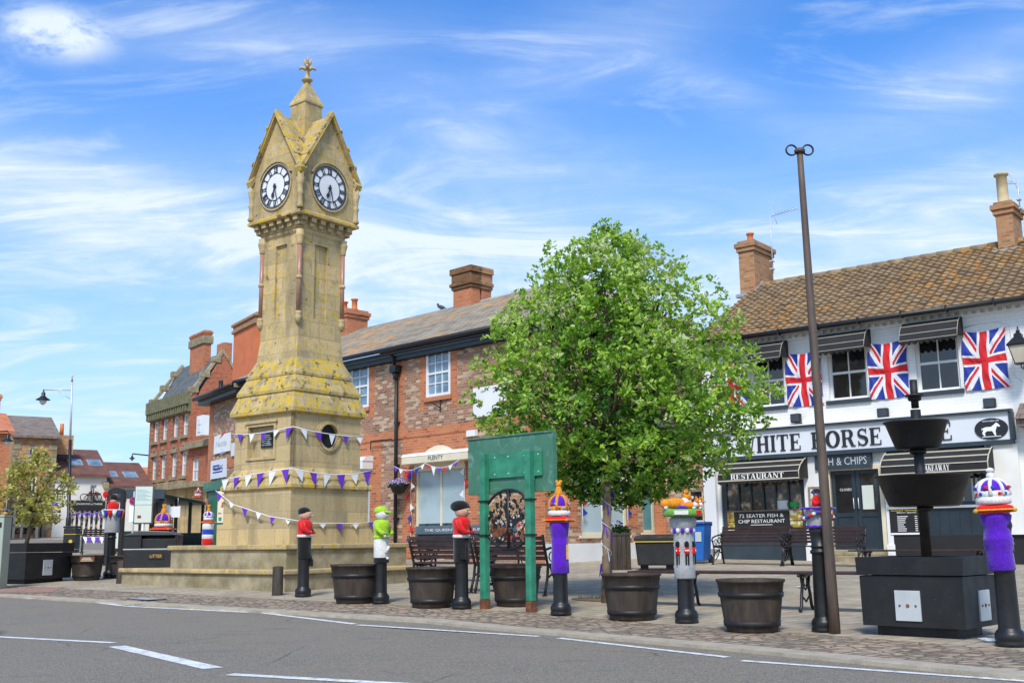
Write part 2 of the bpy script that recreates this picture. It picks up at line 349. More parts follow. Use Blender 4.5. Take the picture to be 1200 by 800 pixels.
M['pot']=simple('terracotta',(.58,.17,.05),.7,.15,5);M['pot_buff']=simple('buff_pot',(.50,.40,.22),.8,.2,5)
M['lead']=simple('lead_flashing',(.33,.35,.37),.55,.2,6)
M['bluebin']=simple('blue_plastic',(.012,.12,.42),.4,.1,3)
M['yellow']=simple('yellow_paint',(.65,.45,.04),.5,.1,3)
M['gold']=simple('gold_trim',(.7,.42,.08),.4,.15,20)
M['bark']=simple('bark',(.15,.105,.07),.9,.45,9,bump=.8,bscale=18)
M['stakew']=simple('weathered_wood',(.24,.17,.115),.85,.35,7,bump=.6,bscale=20)
n=N('rusty_pole');co=n.coord('Object');n.base(n.ramp(n.noise(3,7,.7,n.coord('Object',(3,3,.5))),[(.35,(.05,.038,.03)),(.62,(.13,.088,.06))]));n.rough(.6);n.bump(n.noise(40,4),.3,.005);M['polem']=n.m
M['poster']=simple('paper_poster',(.62,.66,.58),.5,.05,2)
M['greygreen']=simple('pale_green_cabinet',(.36,.42,.34),.6,.08,2)
M['lampglass']=simple('lamp_glass',(.55,.5,.38),.2,.1,3)
M['lamp_clear']=simple('frosted_lamp_glass',(.6,.62,.62),.15,.05,3)
M['lav']=simple('lavender_petals',(.45,.36,.68),.8,.3,30)
def leafmat(name,cs,tr=.35):
    n=N(name);a=n.new('ShaderNodeAttribute');a.attribute_name='tone_rnd'
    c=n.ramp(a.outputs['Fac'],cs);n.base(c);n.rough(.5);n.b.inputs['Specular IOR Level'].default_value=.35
    t=n.new('ShaderNodeBsdfTranslucent');n.L.new(n.mix(1.0,c,(1.0,1.0,.45),'MULTIPLY'),t.inputs[0])
    ms=n.new('ShaderNodeMixShader');ms.inputs[0].default_value=tr;n.L.new(n.b.outputs[0],ms.inputs[1]);n.L.new(t.outputs[0],ms.inputs[2])
    n.L.new(ms.outputs[0],n.nd['Material Output'].inputs[0]);return n.m
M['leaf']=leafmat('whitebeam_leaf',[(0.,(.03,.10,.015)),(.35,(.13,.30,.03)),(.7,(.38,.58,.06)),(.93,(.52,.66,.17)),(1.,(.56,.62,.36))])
M['leaf2']=leafmat('olive_leaf',[(0.,(.16,.17,.04)),(.45,(.38,.38,.08)),(.8,(.60,.52,.16)),(1.,(.66,.62,.36))])
M['leaf3']=leafmat('shrub_leaf',[(0.,(.03,.09,.02)),(1.,(.12,.26,.05))])
# ------------------------------------------------------------------ lettering
def text_mb(mb,s,u,z,width=None,height=None,y0=0,th=.006,center=True,shear=0):
    cu=bpy.data.curves.new('t','FONT');cu.body=s;cu.size=1;cu.resolution_u=2
    o=bpy.data.objects.new('t',cu);COL.objects.link(o)
    bpy.context.view_layer.update()
    me=bpy.data.meshes.new_from_object(o.evaluated_get(bpy.context.evaluated_depsgraph_get()))
    vs=[v.co.copy() for v in me.vertices];fs=[list(p.vertices) for p in me.polygons]
    bpy.data.objects.remove(o);bpy.data.meshes.remove(me)
    if not vs:return
    x0=min(v.x for v in vs);x1=max(v.x for v in vs);h0=min(v.y for v in vs);h1=max(v.y for v in vs)
    sy=height/(h1-h0) if height else width/(x1-x0)
    sx=width/(x1-x0) if width else sy
    n=len(mb.v)
    cx=(x0+x1)/2 if center else x0
    for v in vs: mb.v.append((u+(v.x-cx)*sx+shear*(v.y-h0)*sy,y0-th,z+(v.y-h0)*sy))
    for f in fs: mb.face([n+i for i in f])
def arc(cx,cz,rx,rz,a0,a1,n=14): return [(cx+rx*math.cos(R_(a0+(a1-a0)*i/n)),cz+rz*math.sin(R_(a0+(a1-a0)*i/n))) for i in range(n+1)]
def ribbon(c,ws):  # centre line, widths (horizontal stress)
    L,Rr=[],[]
    for i,(p,w) in enumerate(zip(c,ws)):
        a=c[max(i-1,0)];b=c[min(i+1,len(c)-1)];dx,dz=b[0]-a[0],b[1]-a[1];l=math.hypot(dx,dz) or 1
        L.append((p[0]-dz/l*w/2,p[1]+dx/l*w/2));Rr.append((p[0]+dz/l*w/2,p[1]-dx/l*w/2))
    return [[L[i],L[i+1],Rr[i+1],Rr[i]] for i in range(len(c)-1)]
def serif_glyph(ch):
    T,t,s=.19,.06,.055;P=[];B=lambda a,b,c,d:P.append([(a,c),(b,c),(b,d),(a,d)])
    def stem(x,w=T,z0=0,z1=1,se=.075,top=True,bot=True):
        B(x,x+w,z0,z1)
        if bot:B(x-se,x+w+se,z0,z0+s)
        if top:B(x-se,x+w+se,z1-s,z1)
    def diag(xa,za,xb,zb,w): P.append([(xa,za),(xa+w,za),(xb+w,zb),(xb,zb)])
    W=.7
    if ch=='H': stem(.08);stem(.58);B(.25,.6,.48,.54);W=.85
    elif ch=='I': stem(.08);W=.35
    elif ch=='T': stem(.29,top=False);B(.02,.75,.94,1);B(.02,.07,.74,1);B(.70,.75,.74,1);W=.78
    elif ch=='E': stem(.08);B(.1,.64,.945,1);B(.1,.67,0,.055);B(.2,.5,.48,.53);B(.6,.65,.76,1);B(.63,.68,0,.26);B(.47,.51,.38,.63);W=.73
    elif ch=='F': stem(.08);B(.1,.64,.945,1);B(.2,.5,.48,.53);B(.6,.65,.74,1);B(.47,.51,.38,.63);W=.68
    elif ch=='W':
        diag(.05,1,.27,0,.19);diag(.60,1,.38,0,.06);diag(.43,1,.66,0,.19);diag(.98,1,.78,0,.06)
        B(-.02,.3,.945,1);B(.88,1.12,.945,1);B(.36,.7,.945,1);W=1.12
    elif ch=='A': diag(.03,0,.35,1,.06);diag(.56,0,.33,1,.19);B(.18,.6,.28,.34);B(-.03,.2,0,s);B(.48,.85,0,s);W=.85
    elif ch=='V': diag(.05,1,.33,0,.19);diag(.68,1,.42,0,.06);B(-.02,.3,.945,1);B(.6,.85,.945,1);W=.8
    elif ch=='Y': diag(.03,1,.32,.45,.19);diag(.68,1,.42,.45,.06);stem(.31,z1=.5,top=False);B(-.03,.28,.945,1);B(.6,.84,.945,1);W=.8
    elif ch=='N': stem(.1,.06);diag(.07,1,.6,0,.19);B(.72,.78,0,1);B(.65,.86,.945,1);W=.88
    elif ch=='K': stem(.08);diag(.25,.4,.62,1,.06);diag(.36,.55,.62,0,.2);B(.5,.78,.945,1);B(.55,.9,0,s);W=.85
    elif ch=='U':
        stem(.08,z0=.3,bot=False);stem(.62,.06,z0=.3,bot=False)
        c=arc(.415,.32,.235,.28,180,360);P+=ribbon(c,[T*(1-.5*i/14)-.0*i for i in range(15)]);W=.8
    elif ch=='O':
        c=arc(.42,.5,.33,.465,0,360,28);P+=ribbon(c,[.07+.15*abs(math.cos(2*math.pi*i/28)) for i in range(29)]);W=.86
    elif ch=='C':
        c=arc(.42,.5,.33,.465,40,325,22);P+=ribbon(c,[.07+.15*abs(math.cos(R_(40+285*i/22))) if i>3 else .07 for i in range(23)]);B(.66,.71,.68,1);W=.8
    elif ch=='R':
        stem(.08);c=[(.2,.965)]+arc(.45,.735,.18,.23,90,-90,10)+[(.2,.505)];P+=ribbon(c,[.06]+[.06+.14*abs(math.cos(R_(90-18*i))) for i in range(11)]+[.06])
        diag(.40,.5,.60,0,.19);B(.6,.86,0,s);W=.85
    elif ch=='S':
        c=arc(.36,.74,.22,.225,35,210,10)+arc(.38,.26,.24,.225,70,-150,12);c=arc(.36,.74,.22,.225,30,230,10)+arc(.37,.27,.24,.235,60,-155,12)
        k=len(c);P+=ribbon(c,[.07+.13*math.exp(-((i/k-.5)/.2)**2) for i in range(k)]);B(.56,.605,.72,1);B(.1,.145,0,.3);W=.7
    elif ch=='P':
        stem(.08);c=[(.2,.965)]+arc(.45,.7,.18,.26,90,-90,10)+[(.2,.44)];P+=ribbon(c,[.06]+[.06+.14*abs(math.cos(R_(90-18*i))) for i in range(11)]+[.06]);W=.75
    elif ch=='L': stem(.08);B(.1,.64,0,.055);B(.6,.65,0,.26);W=.7
    elif ch==' ': W=.5
    return P,W
def serif_text(mb,s,u0,u1,z0,z1,y0,th=.02,gap=.08):
    gl=[serif_glyph(c) for c in s];tot=sum(g[1]+gap for g in gl);sx=(u1-u0)/tot;sz=z1-z0;x=u0;k=0
    for P,W in gl:
        for p in P:
            k+=1;yy=y0-th-(k%5)*.0006
            mb.xz([(x+a*sx,z0+b*sz) for a,b in p],yy,y0)
        x+=(W+gap)*sx
# ------------------------------------------------------------------ facade frames
class Frame:
    def __init__(s,x,y,rz,z=None): s.o=Vector((x,y,h(y) if z is None else z));s.rz=rz;s.X=Vector((math.cos(rz),math.sin(rz),0));s.Y=Vector((-math.sin(rz),math.cos(rz),0))
    def hit(s,px,py,off=0):      # point of the plane local y=off seen at the pixel
        d=Vector(ray(px,py));o=Vector((0,0,CH));t=((s.o-o).dot(s.Y)+off)/d.dot(s.Y);p=o+d*t-s.o
        return p.dot(s.X),p.z
    def hitx(s,px,py,u=0):       # plane local x=u
        d=Vector(ray(px,py));o=Vector((0,0,CH));t=((s.o-o).dot(s.X)+u)/d.dot(s.X);p=o+d*t-s.o
        return p.dot(s.Y),p.z
    def rect(s,x0,y0,x1,y1,off=0):
        ym=(y0+y1)/2;xm=(x0+x1)/2
        return s.hit(x0,ym,off)[0],s.hit(x1,ym,off)[0],s.hit(xm,y1,off)[1],s.hit(xm,y0,off)[1]
    def thing(s,name,label,cat,group=None): return thing(name,label,cat,s.o,s.rz,group)
def wall(mb,u0,u1,z0,z1,y0,th,holes=()):
    hs=[(max(a,u0),min(b,u1),max(c,z0),min(d,z1)) for a,b,c,d in holes if b>u0 and a<u1 and d>z0 and c<z1]
    us=sorted({u0,u1,*[x for q in hs for x in q[:2]]});zs=sorted({z0,z1,*[x for q in hs for x in q[2:]]})
    for i in range(len(us)-1):
        k=0
        while k<len(zs)-1:
            uc=(us[i]+us[i+1])/2
            solid=lambda j:not any(a<uc<b and c<(zs[j]+zs[j+1])/2<d for a,b,c,d in hs)
            if not solid(k): k+=1;continue
            e=k
            while e+1<len(zs)-1 and solid(e+1): e+=1
            mb.box(us[i],us[i+1],y0,y0+th,zs[k],zs[e+1]);k=e+1
def window(root,r,y=.08,nx=2,nz=2,fw=.06,bw=.025,fm='white',gm='glass',sill=None,sash=True,label=None,silh=.1):
    u0,u1,z0,z1=r;m=MB()
    m.box(u0,u0+fw,y,y+.08,z0,z1);m.box(u1-fw,u1,y,y+.08,z0,z1);m.box(u0+fw,u1-fw,y,y+.08,z0,z0+fw);m.box(u0+fw,u1-fw,y,y+.08,z1-fw,z1)
    a,b,c,d=u0+fw,u1-fw,z0+fw,z1-fw
    for i in range(1,nx): x=a+(b-a)*i/nx;m.box(x-bw/2,x+bw/2,y+.02,y+.06,c,d)
    for k in range(1,nz):
        z=c+(d-c)*k/nz;w=bw*(2 if sash and k*2==nz else 1);m.box(a,b,y+(.012 if sash and k*2==nz else .024),y+.056,z-w/2,z+w/2)
    f=m.build('window',M[fm],root,label=label)
    MB().box(a,b,y+.045,y+.05,c,d).build('pane',M[gm],f)
    if sill: MB().box(u0-.07,u1+.07,-.07,y+.02,z0-silh,z0-.002).build('sill',M[sill],f)
    return f
def roof2(mb,u0,u1,ye,ze,yr,zr,th=.08):
    mb.prism([(0,ye,ze),(0,yr,zr),(0,2*yr-ye,ze),(0,2*yr-ye,ze-th),(0,yr,zr-th),(0,ye,ze-th)],(u0,0,0),(u1,0,0))
# ================================================================== SETTING
def hsheet(name,mat,x0,x1,y0,y1,dz,nx=2,ys=None):
    m=MB();ys=ys or [y0]+[y for y in (12,20,35,60,100,140) if y0<y<y1]+[y1]
    for a,b in zip(ys[:-1],ys[1:]): m.quad((x0,a,h(a)+dz),(x1,a,h(a)+dz),(x1,b,h(b)+dz),(x0,b,h(b)+dz))
    return struct(m.build(name,mat))
hsheet('ground',M['ground'],-900,900,-300,1500,-.14)
hsheet('road',M['asphalt'],-70,50,-25,40,-.028)
# kerb poly-lines (road edge, back of kerb, back of cobbles) measured on the ground
def extend(pts,a=40,b=25):
    p=[Vector((q[0],q[1])) for q in pts];d0=(p[0]-p[1]).normalized();d1=(p[-1]-p[-2]).normalized()
    return [p[0]+d0*a]+p+[p[-1]+d1*b]
K0=extend([gnd(*q) for q in ((0,697),(146,706),(300,715),(500,727),(850,758),(1200,792))])
K1=[];K2=[];K3=[]
for i,p in enumerate(K0):
    a=K0[max(i-1,0)];b=K0[min(i+1,len(K0)-1)];d=(b-a).normalized();nrm=Vector((-d.y,d.x));nrm=nrm if nrm.y>0 else -nrm
    K1.append(p+nrm*.28);K2.append(p+nrm*1.55);K3.append(p+nrm*.0)
def strip(name,A,B,mat,dz,sub=6):
    m=MB()
    for i in range(len(A)-1):
        for k in range(sub):
            f=lambda P,t:P[i].lerp(P[i+1],t);t0,t1=k/sub,(k+1)/sub
            a,b,c,d=f(A,t0),f(A,t1),f(B,t1),f(B,t0)
            m.quad(*[(q.x,q.y,h(q.y)+dz) for q in (a,b,c,d)])
    return m
m=strip('kerb',K0,K1,None,0)
for i in range(len(K0)-1):
    for k in range(6):
        a=K0[i].lerp(K0[i+1],k/6);b=K0[i].lerp(K0[i+1],(k+1)/6)
        m.quad((a.x,a.y,h(a.y)),(b.x,b.y,h(b.y)),(b.x,b.y,h(b.y)-.13),(a.x,a.y,h(a.y)-.13))
struct(m.build('kerb',M['kerb']))
struct(strip('cobble_pavement',K1,K2,None,0).build('cobble_pavement',M['cobble']))
m=MB();nr=[0,2,4,6,9,12,16,20,26,34,50,80,120,180]
K2b=[]
for i in range(len(K2)-1): K2b+=[K2[i].lerp(K2[i+1],k/8) for k in range(8)]
K2b.append(K2[-1])
for i in range(len(K2b)-1):
    for a,b in zip(nr[:-1],nr[1:]):
        p,q=K2b[i],K2b[i+1];S=Vector((.45,.9))
        P=[p+S*a,q+S*a,q+S*b,p+S*b];m.quad(*[(v.x,v.y,h(v.y)) for v in P])
struct(m.build('pavement',M['sett']))
def gquad(m,a,b,w,dz,col=None):
    a=Vector(G(*a,dz-.004));b=Vector(G(*b,dz-.004));d=(b-a);d.z=0;d.normalize();nn=Vector((-d.y,d.x,0))*w/2
    P=[a-nn,b-nn,b+nn,a+nn];m.quad(*[(p.x,p.y,h(p.y)+dz) for p in P])
marks=MB()
for a,b,w in (((31,701.5),(75,701),.1),((77,701.5),(144,709.5),.1),((146,710),(292,717.3),.1),((308,718),(416,731),.09),((419,732),(631,745.5),.09),((655,747.5),(853,770),.085),((869,774),(1230,800),.085),((-60,743),(133,753),.1),((269,790),(520,804),.11)): gquad(marks,a,b,w,-.024)
gquad(marks,(137,757),(250,783),.16,-.024)
struct(marks.build('road_markings',M['paint']))
m=MB();P=[gnd(*q) for q in ((-30,690),(75,688),(60,694),(-40,696))];m.quad(*[(p.x,p.y,h(p.y)+.004) for p in P])
struct(m.build('red_pavement',M['red_pave']))
m=MB();P=[gnd(*q) for q in ((-60,640),(300,648),(230,633),(-60,631))];m.quad(*[(p.x,p.y,h(p.y)+.005) for p in P]);struct(m.build('side_road',M['asphalt']))
# drain grating in the gutter
gp=gnd(172,702);g=thing('drain_grating','black iron drain grating set in the cobbles beside the kerb','drain',(gp.x,gp.y,gp.z+.004),-.75)
m=MB();m.box(-.32,.32,-.16,.16,0,.006);m.build('frame',M['black_metal'],g)
m=MB()
for i in range(7): m.box(-.28+i*.085,-.24+i*.085,-.13,.13,.0065,.012)
m.build('bars',M['galv'],g)
# ================================================================== CLOCK TOWER
TC=Vector((-4.0,19.9));TH=R_(52.06)
T=thing('clock_tower','tall ochre sandstone clock tower with white clock faces and yellow lichen on its ledges','clock tower',(TC.x,TC.y,0),TH)
def sq(m,prof): # prof: (size,z)
    for (s0,z0),(s1,z1) in zip(prof[:-1],prof[1:]):
        a,b=s0/2,s1/2;c0=[(-a,-a,z0),(a,-a,z0),(a,a,z0),(-a,a,z0)];c1=[(-b,-b,z1),(b,-b,z1),(b,b,z1),(-b,b,z1)]
        for i in range(4): m.quad(c0[i],c0[(i+1)%4],c1[(i+1)%4],c1[i])
    for s0,z0 in (prof[0],prof[-1]):
        a=s0/2;m.quad((-a,-a,z0),(a,-a,z0),(a,a,z0),(-a,a,z0))
    return m
m=MB();m.box(-1.55,1.5,-1.55,3.1,-.1,.40);m.build('lower_step',M['step'],T,bevel=.015)
m=MB();m.box(-1.60,1.52,-1.60,3.15,.40,.48);m.build('step_coping',M['stone_s'],T,bevel=.02)
m=MB();m.box(-1.43,1.43,-1.43,1.75,.40,.80);m.build('upper_step',M['step'],T,bevel=.015)
m=MB();m.box(-1.48,1.48,-1.48,1.80,.80,.885);m.build('upper_coping',M['stone_s'],T,bevel=.02)
sq(MB(),[(2.0,.88),(2.0,1.25)]).build('plinth_block',M['stone'],T,bevel=.02)
sq(MB(),[(1.85,1.25),(1.85,1.83)]).build('lower_die',M['stone'],T,bevel=.015)
sq(MB(),[(1.86,1.83),(1.95,1.86),(1.95,1.91),(1.62,2.22),(1.60,2.22)]).build('lower_weathering',M['stone_m'],T,bevel=.008)
B=.812
# body with recessed window panel on the left face (local -X) and round opening on the right face (local -Y)
m=MB();m.box(-B+.07,B,-B+.07,B,2.2,3.2)
# -X face : frame around a square recess, y from .. (left of picture = +Y)
for a,b,c,d in ((-B,-.32,2.2,3.2),(.42,B,2.2,3.2),(-.32,.42,2.2,2.42),(-.32,.42,2.98,3.2)): m.box(-B,-B+.07,a,b,c,d)
# -Y face : plate with a round hole
def holed(m,u0,u1,z0,z1,cu,cz,r,y0,y1,n=28):
    ang=[2*math.pi*i/n for i in range(n)]
    def edge(a):
        dx,dz=math.cos(a),math.sin(a);t=min((u1-cu)/dx if dx>1e-6 else 1e9,(u0-cu)/dx if dx<-1e-6 else 1e9,(z1-cz)/dz if dz>1e-6 else 1e9,(z0-cz)/dz if dz<-1e-6 else 1e9);return cu+dx*t,cz+dz*t
    ang=sorted(ang+[math.atan2(z-cz,u-cu)%(2*math.pi) for u in (u0,u1) for z in (z0,z1)]);k=len(ang)
    for i in range(k):
        a,b=ang[i],ang[(i+1)%k];e,f=edge(a),edge(b)
        if abs(a-b)<1e-4: continue
        ia,ib=(cu+r*math.cos(a),cz+r*math.sin(a)),(cu+r*math.cos(b),cz+r*math.sin(b))
        m.quad((ia[0],y0,ia[1]),(e[0],y0,e[1]),(f[0],y0,f[1]),(ib[0],y0,ib[1]))
        m.quad((ia[0],y0,ia[1]),(ib[0],y0,ib[1]),(ib[0],y1,ib[1]),(ia[0],y1,ia[1]))
holed(m,-B+.07,B,2.2,3.2,.02,2.80,.22,-B,-B+.07)
m.box(-B,-B+.069,-B,-B+.069,2.2,3.2)
m.build('body',M['stone'],T)
m=MB()
for r0,r1,y in ((.22,.27,-B-.03),(.27,.31,-B-.012)):
    for i in range(32):
        a,b=2*math.pi*i/32,2*math.pi*(i+1)/32
        m.prism([(.02+r0*math.cos(a),0,2.8+r0*math.sin(a)),(.02+r1*math.cos(a),0,2.8+r1*math.sin(a)),(.02+r1*math.cos(b),0,2.8+r1*math.sin(b)),(.02+r0*math.cos(b),0,2.8+r0*math.sin(b))],(0,y,0),(0,-B+.05,0))
m.build('round_opening',M['stone_s'],T)
MB().lathe([(.215,0),(.215,.01)],(.02,-B+.066,2.8),28,Matrix.Rotation(R_(90),3,'X')).build('dark_recess',M['black'],T)
m=MB()
for a,b,c,d in ((-.36,-.31,2.38,3.04),(.41,.46,2.38,3.04),(-.31,.41,2.38,2.43),(-.31,.41,2.98,3.04)): m.box(-B-.025,-B+.06,a,b,c,d)
m.box(-B-.05,-B+.02,-.4,.5,3.04,3.08);m.build('panel_moulding',M['stone'],T)
pl=MB().box(-B+.045,-B+.072,-.20,.12,2.60,2.86).build('plaque',M['black_metal'],T)
m=MB()
for i in range(6): m.box(-B+.041,-B+.044,-.17+(i%3)*.02,.09-(i%2)*.03,2.64+i*.034,2.652+i*.034)
m.build('inscription',M['galv'],pl)
sq(MB(),[(1.66,3.17),(1.78,3.20),(1.78,3.27),(1.56,3.58)]).build('weathering_course',M['stone_l'],T,bevel=.008)
sq(MB(),[(1.50,3.55),(1.62,3.575),(1.62,3.63),(1.36,3.90)]).build('weathering_course',M['stone_l'],T,bevel=.008)
sq(MB(),[(1.32,3.87),(1.40,3.895),(1.40,3.94),(1.13,4.24)]).build('weathering_course',M['stone_l'],T,bevel=.008)
# shaft with recessed panels
m=MB();sq(m,[(1.14,4.22),(1.12,4.30),(1.06,4.62),(1.05,4.95)])
A=.525;m.box(-A+.05,A-.05,-A+.05,A-.05,4.9,6.62)
for (o,ax) in ((-1,'x'),(1,'x'),(-1,'y'),(1,'y')):
    e0,e1=(A-.05,A)
    for a,b,c,d in ((-A+.05 if ax=='x' else -A,-.16,4.95,6.62),(.16,A-.05 if ax=='x' else A,4.95,6.62),(-.16,.16,6.42,6.62),(-.16,.16,4.95,5.0)):
        if ax=='x': m.box(*sorted((o*e0,o*e1)),a,b,c,d)
        else: m.box(a,b,*sorted((o*e0,o*e1)),c,d)
m.build('shaft',M['stone_s'],T)
for sx,sy in ((-1,-1),(1,-1),(1,1),(-1,1)):
    c=(sx*(A+.012),sy*(A+.012),0)
    g=MB().lathe([(.042,5.07),(.042,6.34)],c,14).build('colonnette',M['granite'],T)
    MB().lathe([(.02,4.84),(.06,4.92),(.068,4.98),(.055,5.03),(.07,5.05),(.045,5.08)],c,14).build('base',M['stone'],g)
    MB().lathe([(.046,5.68),(.062,5.70),(.062,5.73),(.046,5.75)],c,14).build('ring',M['stone'],g)
    MB().lathe([(.045,6.33),(.06,6.35),(.055,6.38),(.085,6.50),(.09,6.54),(.07,6.55),(.08,6.62)],c,14).build('capital',M['stone'],g)
# corbel table
m=MB();sq(m,[(1.06,6.58),(1.12,6.62),(1.12,6.66),(1.16,6.68),(1.16,6.86)]);m.build('frieze',M['stone'],T)
m=MB()
for k in range(4):
    Rm=Matrix.Rotation(k*math.pi/2,3,'Z')
    for i in range(6):
        x=-.56+i*.224;m.box(x-.055,x+.055,-.645,-.55,6.70,6.775,Rm);m.box(x-.06,x+.06,-.70,-.55,6.776,6.86,Rm)
m.build('corbels',M['stone'],T,bevel=.01)
sq(MB(),[(1.42,6.862),(1.50,6.88),(1.50,6.93),(1.40,6.97)]).build('cornice',M['stone_l'],T,bevel=.008)
CB=.695;zE=7.76;zA=8.98
m=MB();m.box(-CB,CB,-CB,CB,6.95,zE)
for k in range(4):
    Rm=Matrix.Rotation(k*math.pi/2,3,'Z');m.prism([tuple(Rm@Vector(p)) for p in ((-CB,-CB,zE),(CB,-CB,zE),(0,-CB,zA-.06))],(0,0,0),tuple(Rm@Vector((0,.30,0))))
m.build('clock_stage',M['stone_s'],T)
# cross gabled roof
m=MB();o=.80
for k in range(4):
    Rm=Matrix.Rotation(k*math.pi/2,3,'Z')
    for sx in (-1,1):
        m.quad(*[tuple(Rm@Vector(p)) for p in ((0,-o,zA),(0,0,zA),(sx*CB,-CB,zE+.02),(sx*CB,-o,zE+.02))])
m.build('gabled_roof',M['stone_l'],T)
m=MB()
for k in range(4):
    Rm=Matrix.Rotation(k*math.pi/2,3,'Z')
    for sx in (-1,1):
        P=[(sx*.0,-.775,zA+.05),(sx*.80,-.775,zE-.09),(sx*.80,-.775,zE-.0),(sx*.0,-.775,zA+.18)] 
        P=[(0,-.78,zA-.06),(sx*.76,-.78,zE-.12),(sx*.80,-.78,zE-.02),(0,-.78,zA+.09)]
        m.prism([tuple(Rm@Vector(p)) for p in P],(0,0,0),tuple(Rm@Vector((0,.16,0))))
        for j in range(3):
            t=.25+j*.25;P=[(sx*.78*t,-.80,zA+.06+(zE-zA-.05)*t),(sx*(.78*t+.02),-.80,zA+.11+(zE-zA-.05)*t),(sx*(.78*t+.05),-.80,zA-.0+(zE-zA-.05)*t)]
            m.prism([tuple(Rm@Vector(p)) for p in P],(0,0,0),tuple(Rm@Vector((0,.19,0))))
m.build('gable_coping',M['stone_l'],T,bevel=.01)
for sx,sy in ((-1,-1),(1,-1),(1,1),(-1,1)):
    c=(sx*.70,sy*.70,0);m=MB()
    m.lathe([(.05,6.97),(.075,7.0),(.05,7.06),(.05,7.22),(.07,7.27),(.05,7.30),(.055,7.42),(.085,7.55),(.06,7.57),(.07,7.70)],c,12);m.build('corner_shaft',M['stone_s'],T)
sq(MB(),[(.44,8.2),(.43,9.33),(.47,9.35),(.47,9.39),(.04,9.90)]).build('spirelet',M['stone_s'],T,bevel=.006)
m=MB();m.lathe([(.05,9.84),(.11,9.90),(.11,9.92),(.05,9.95),(.04,10.12),(.06,10.15),(.035,10.18)],(0,0,0),12)
for a in range(4):
    dx,dy=math.cos(a*math.pi/2+.8),math.sin(a*math.pi/2+.8)
    m.tube([(0,0,10.10),(dx*.08,dy*.08,10.17),(dx*.14,dy*.14,10.16),(dx*.16,dy*.16,10.12)],[.03,.035,.03,.012],6)
    m.tube([(0,0,10.18),(dx*.05,dy*.05,10.28),(dx*.075,dy*.075,10.36)],[.03,.03,.008],6)
m.tube([(0,0,10.15),(0,0,10.42)],[.035,.01],6)
m.build('finial',M['stone_s'],T)
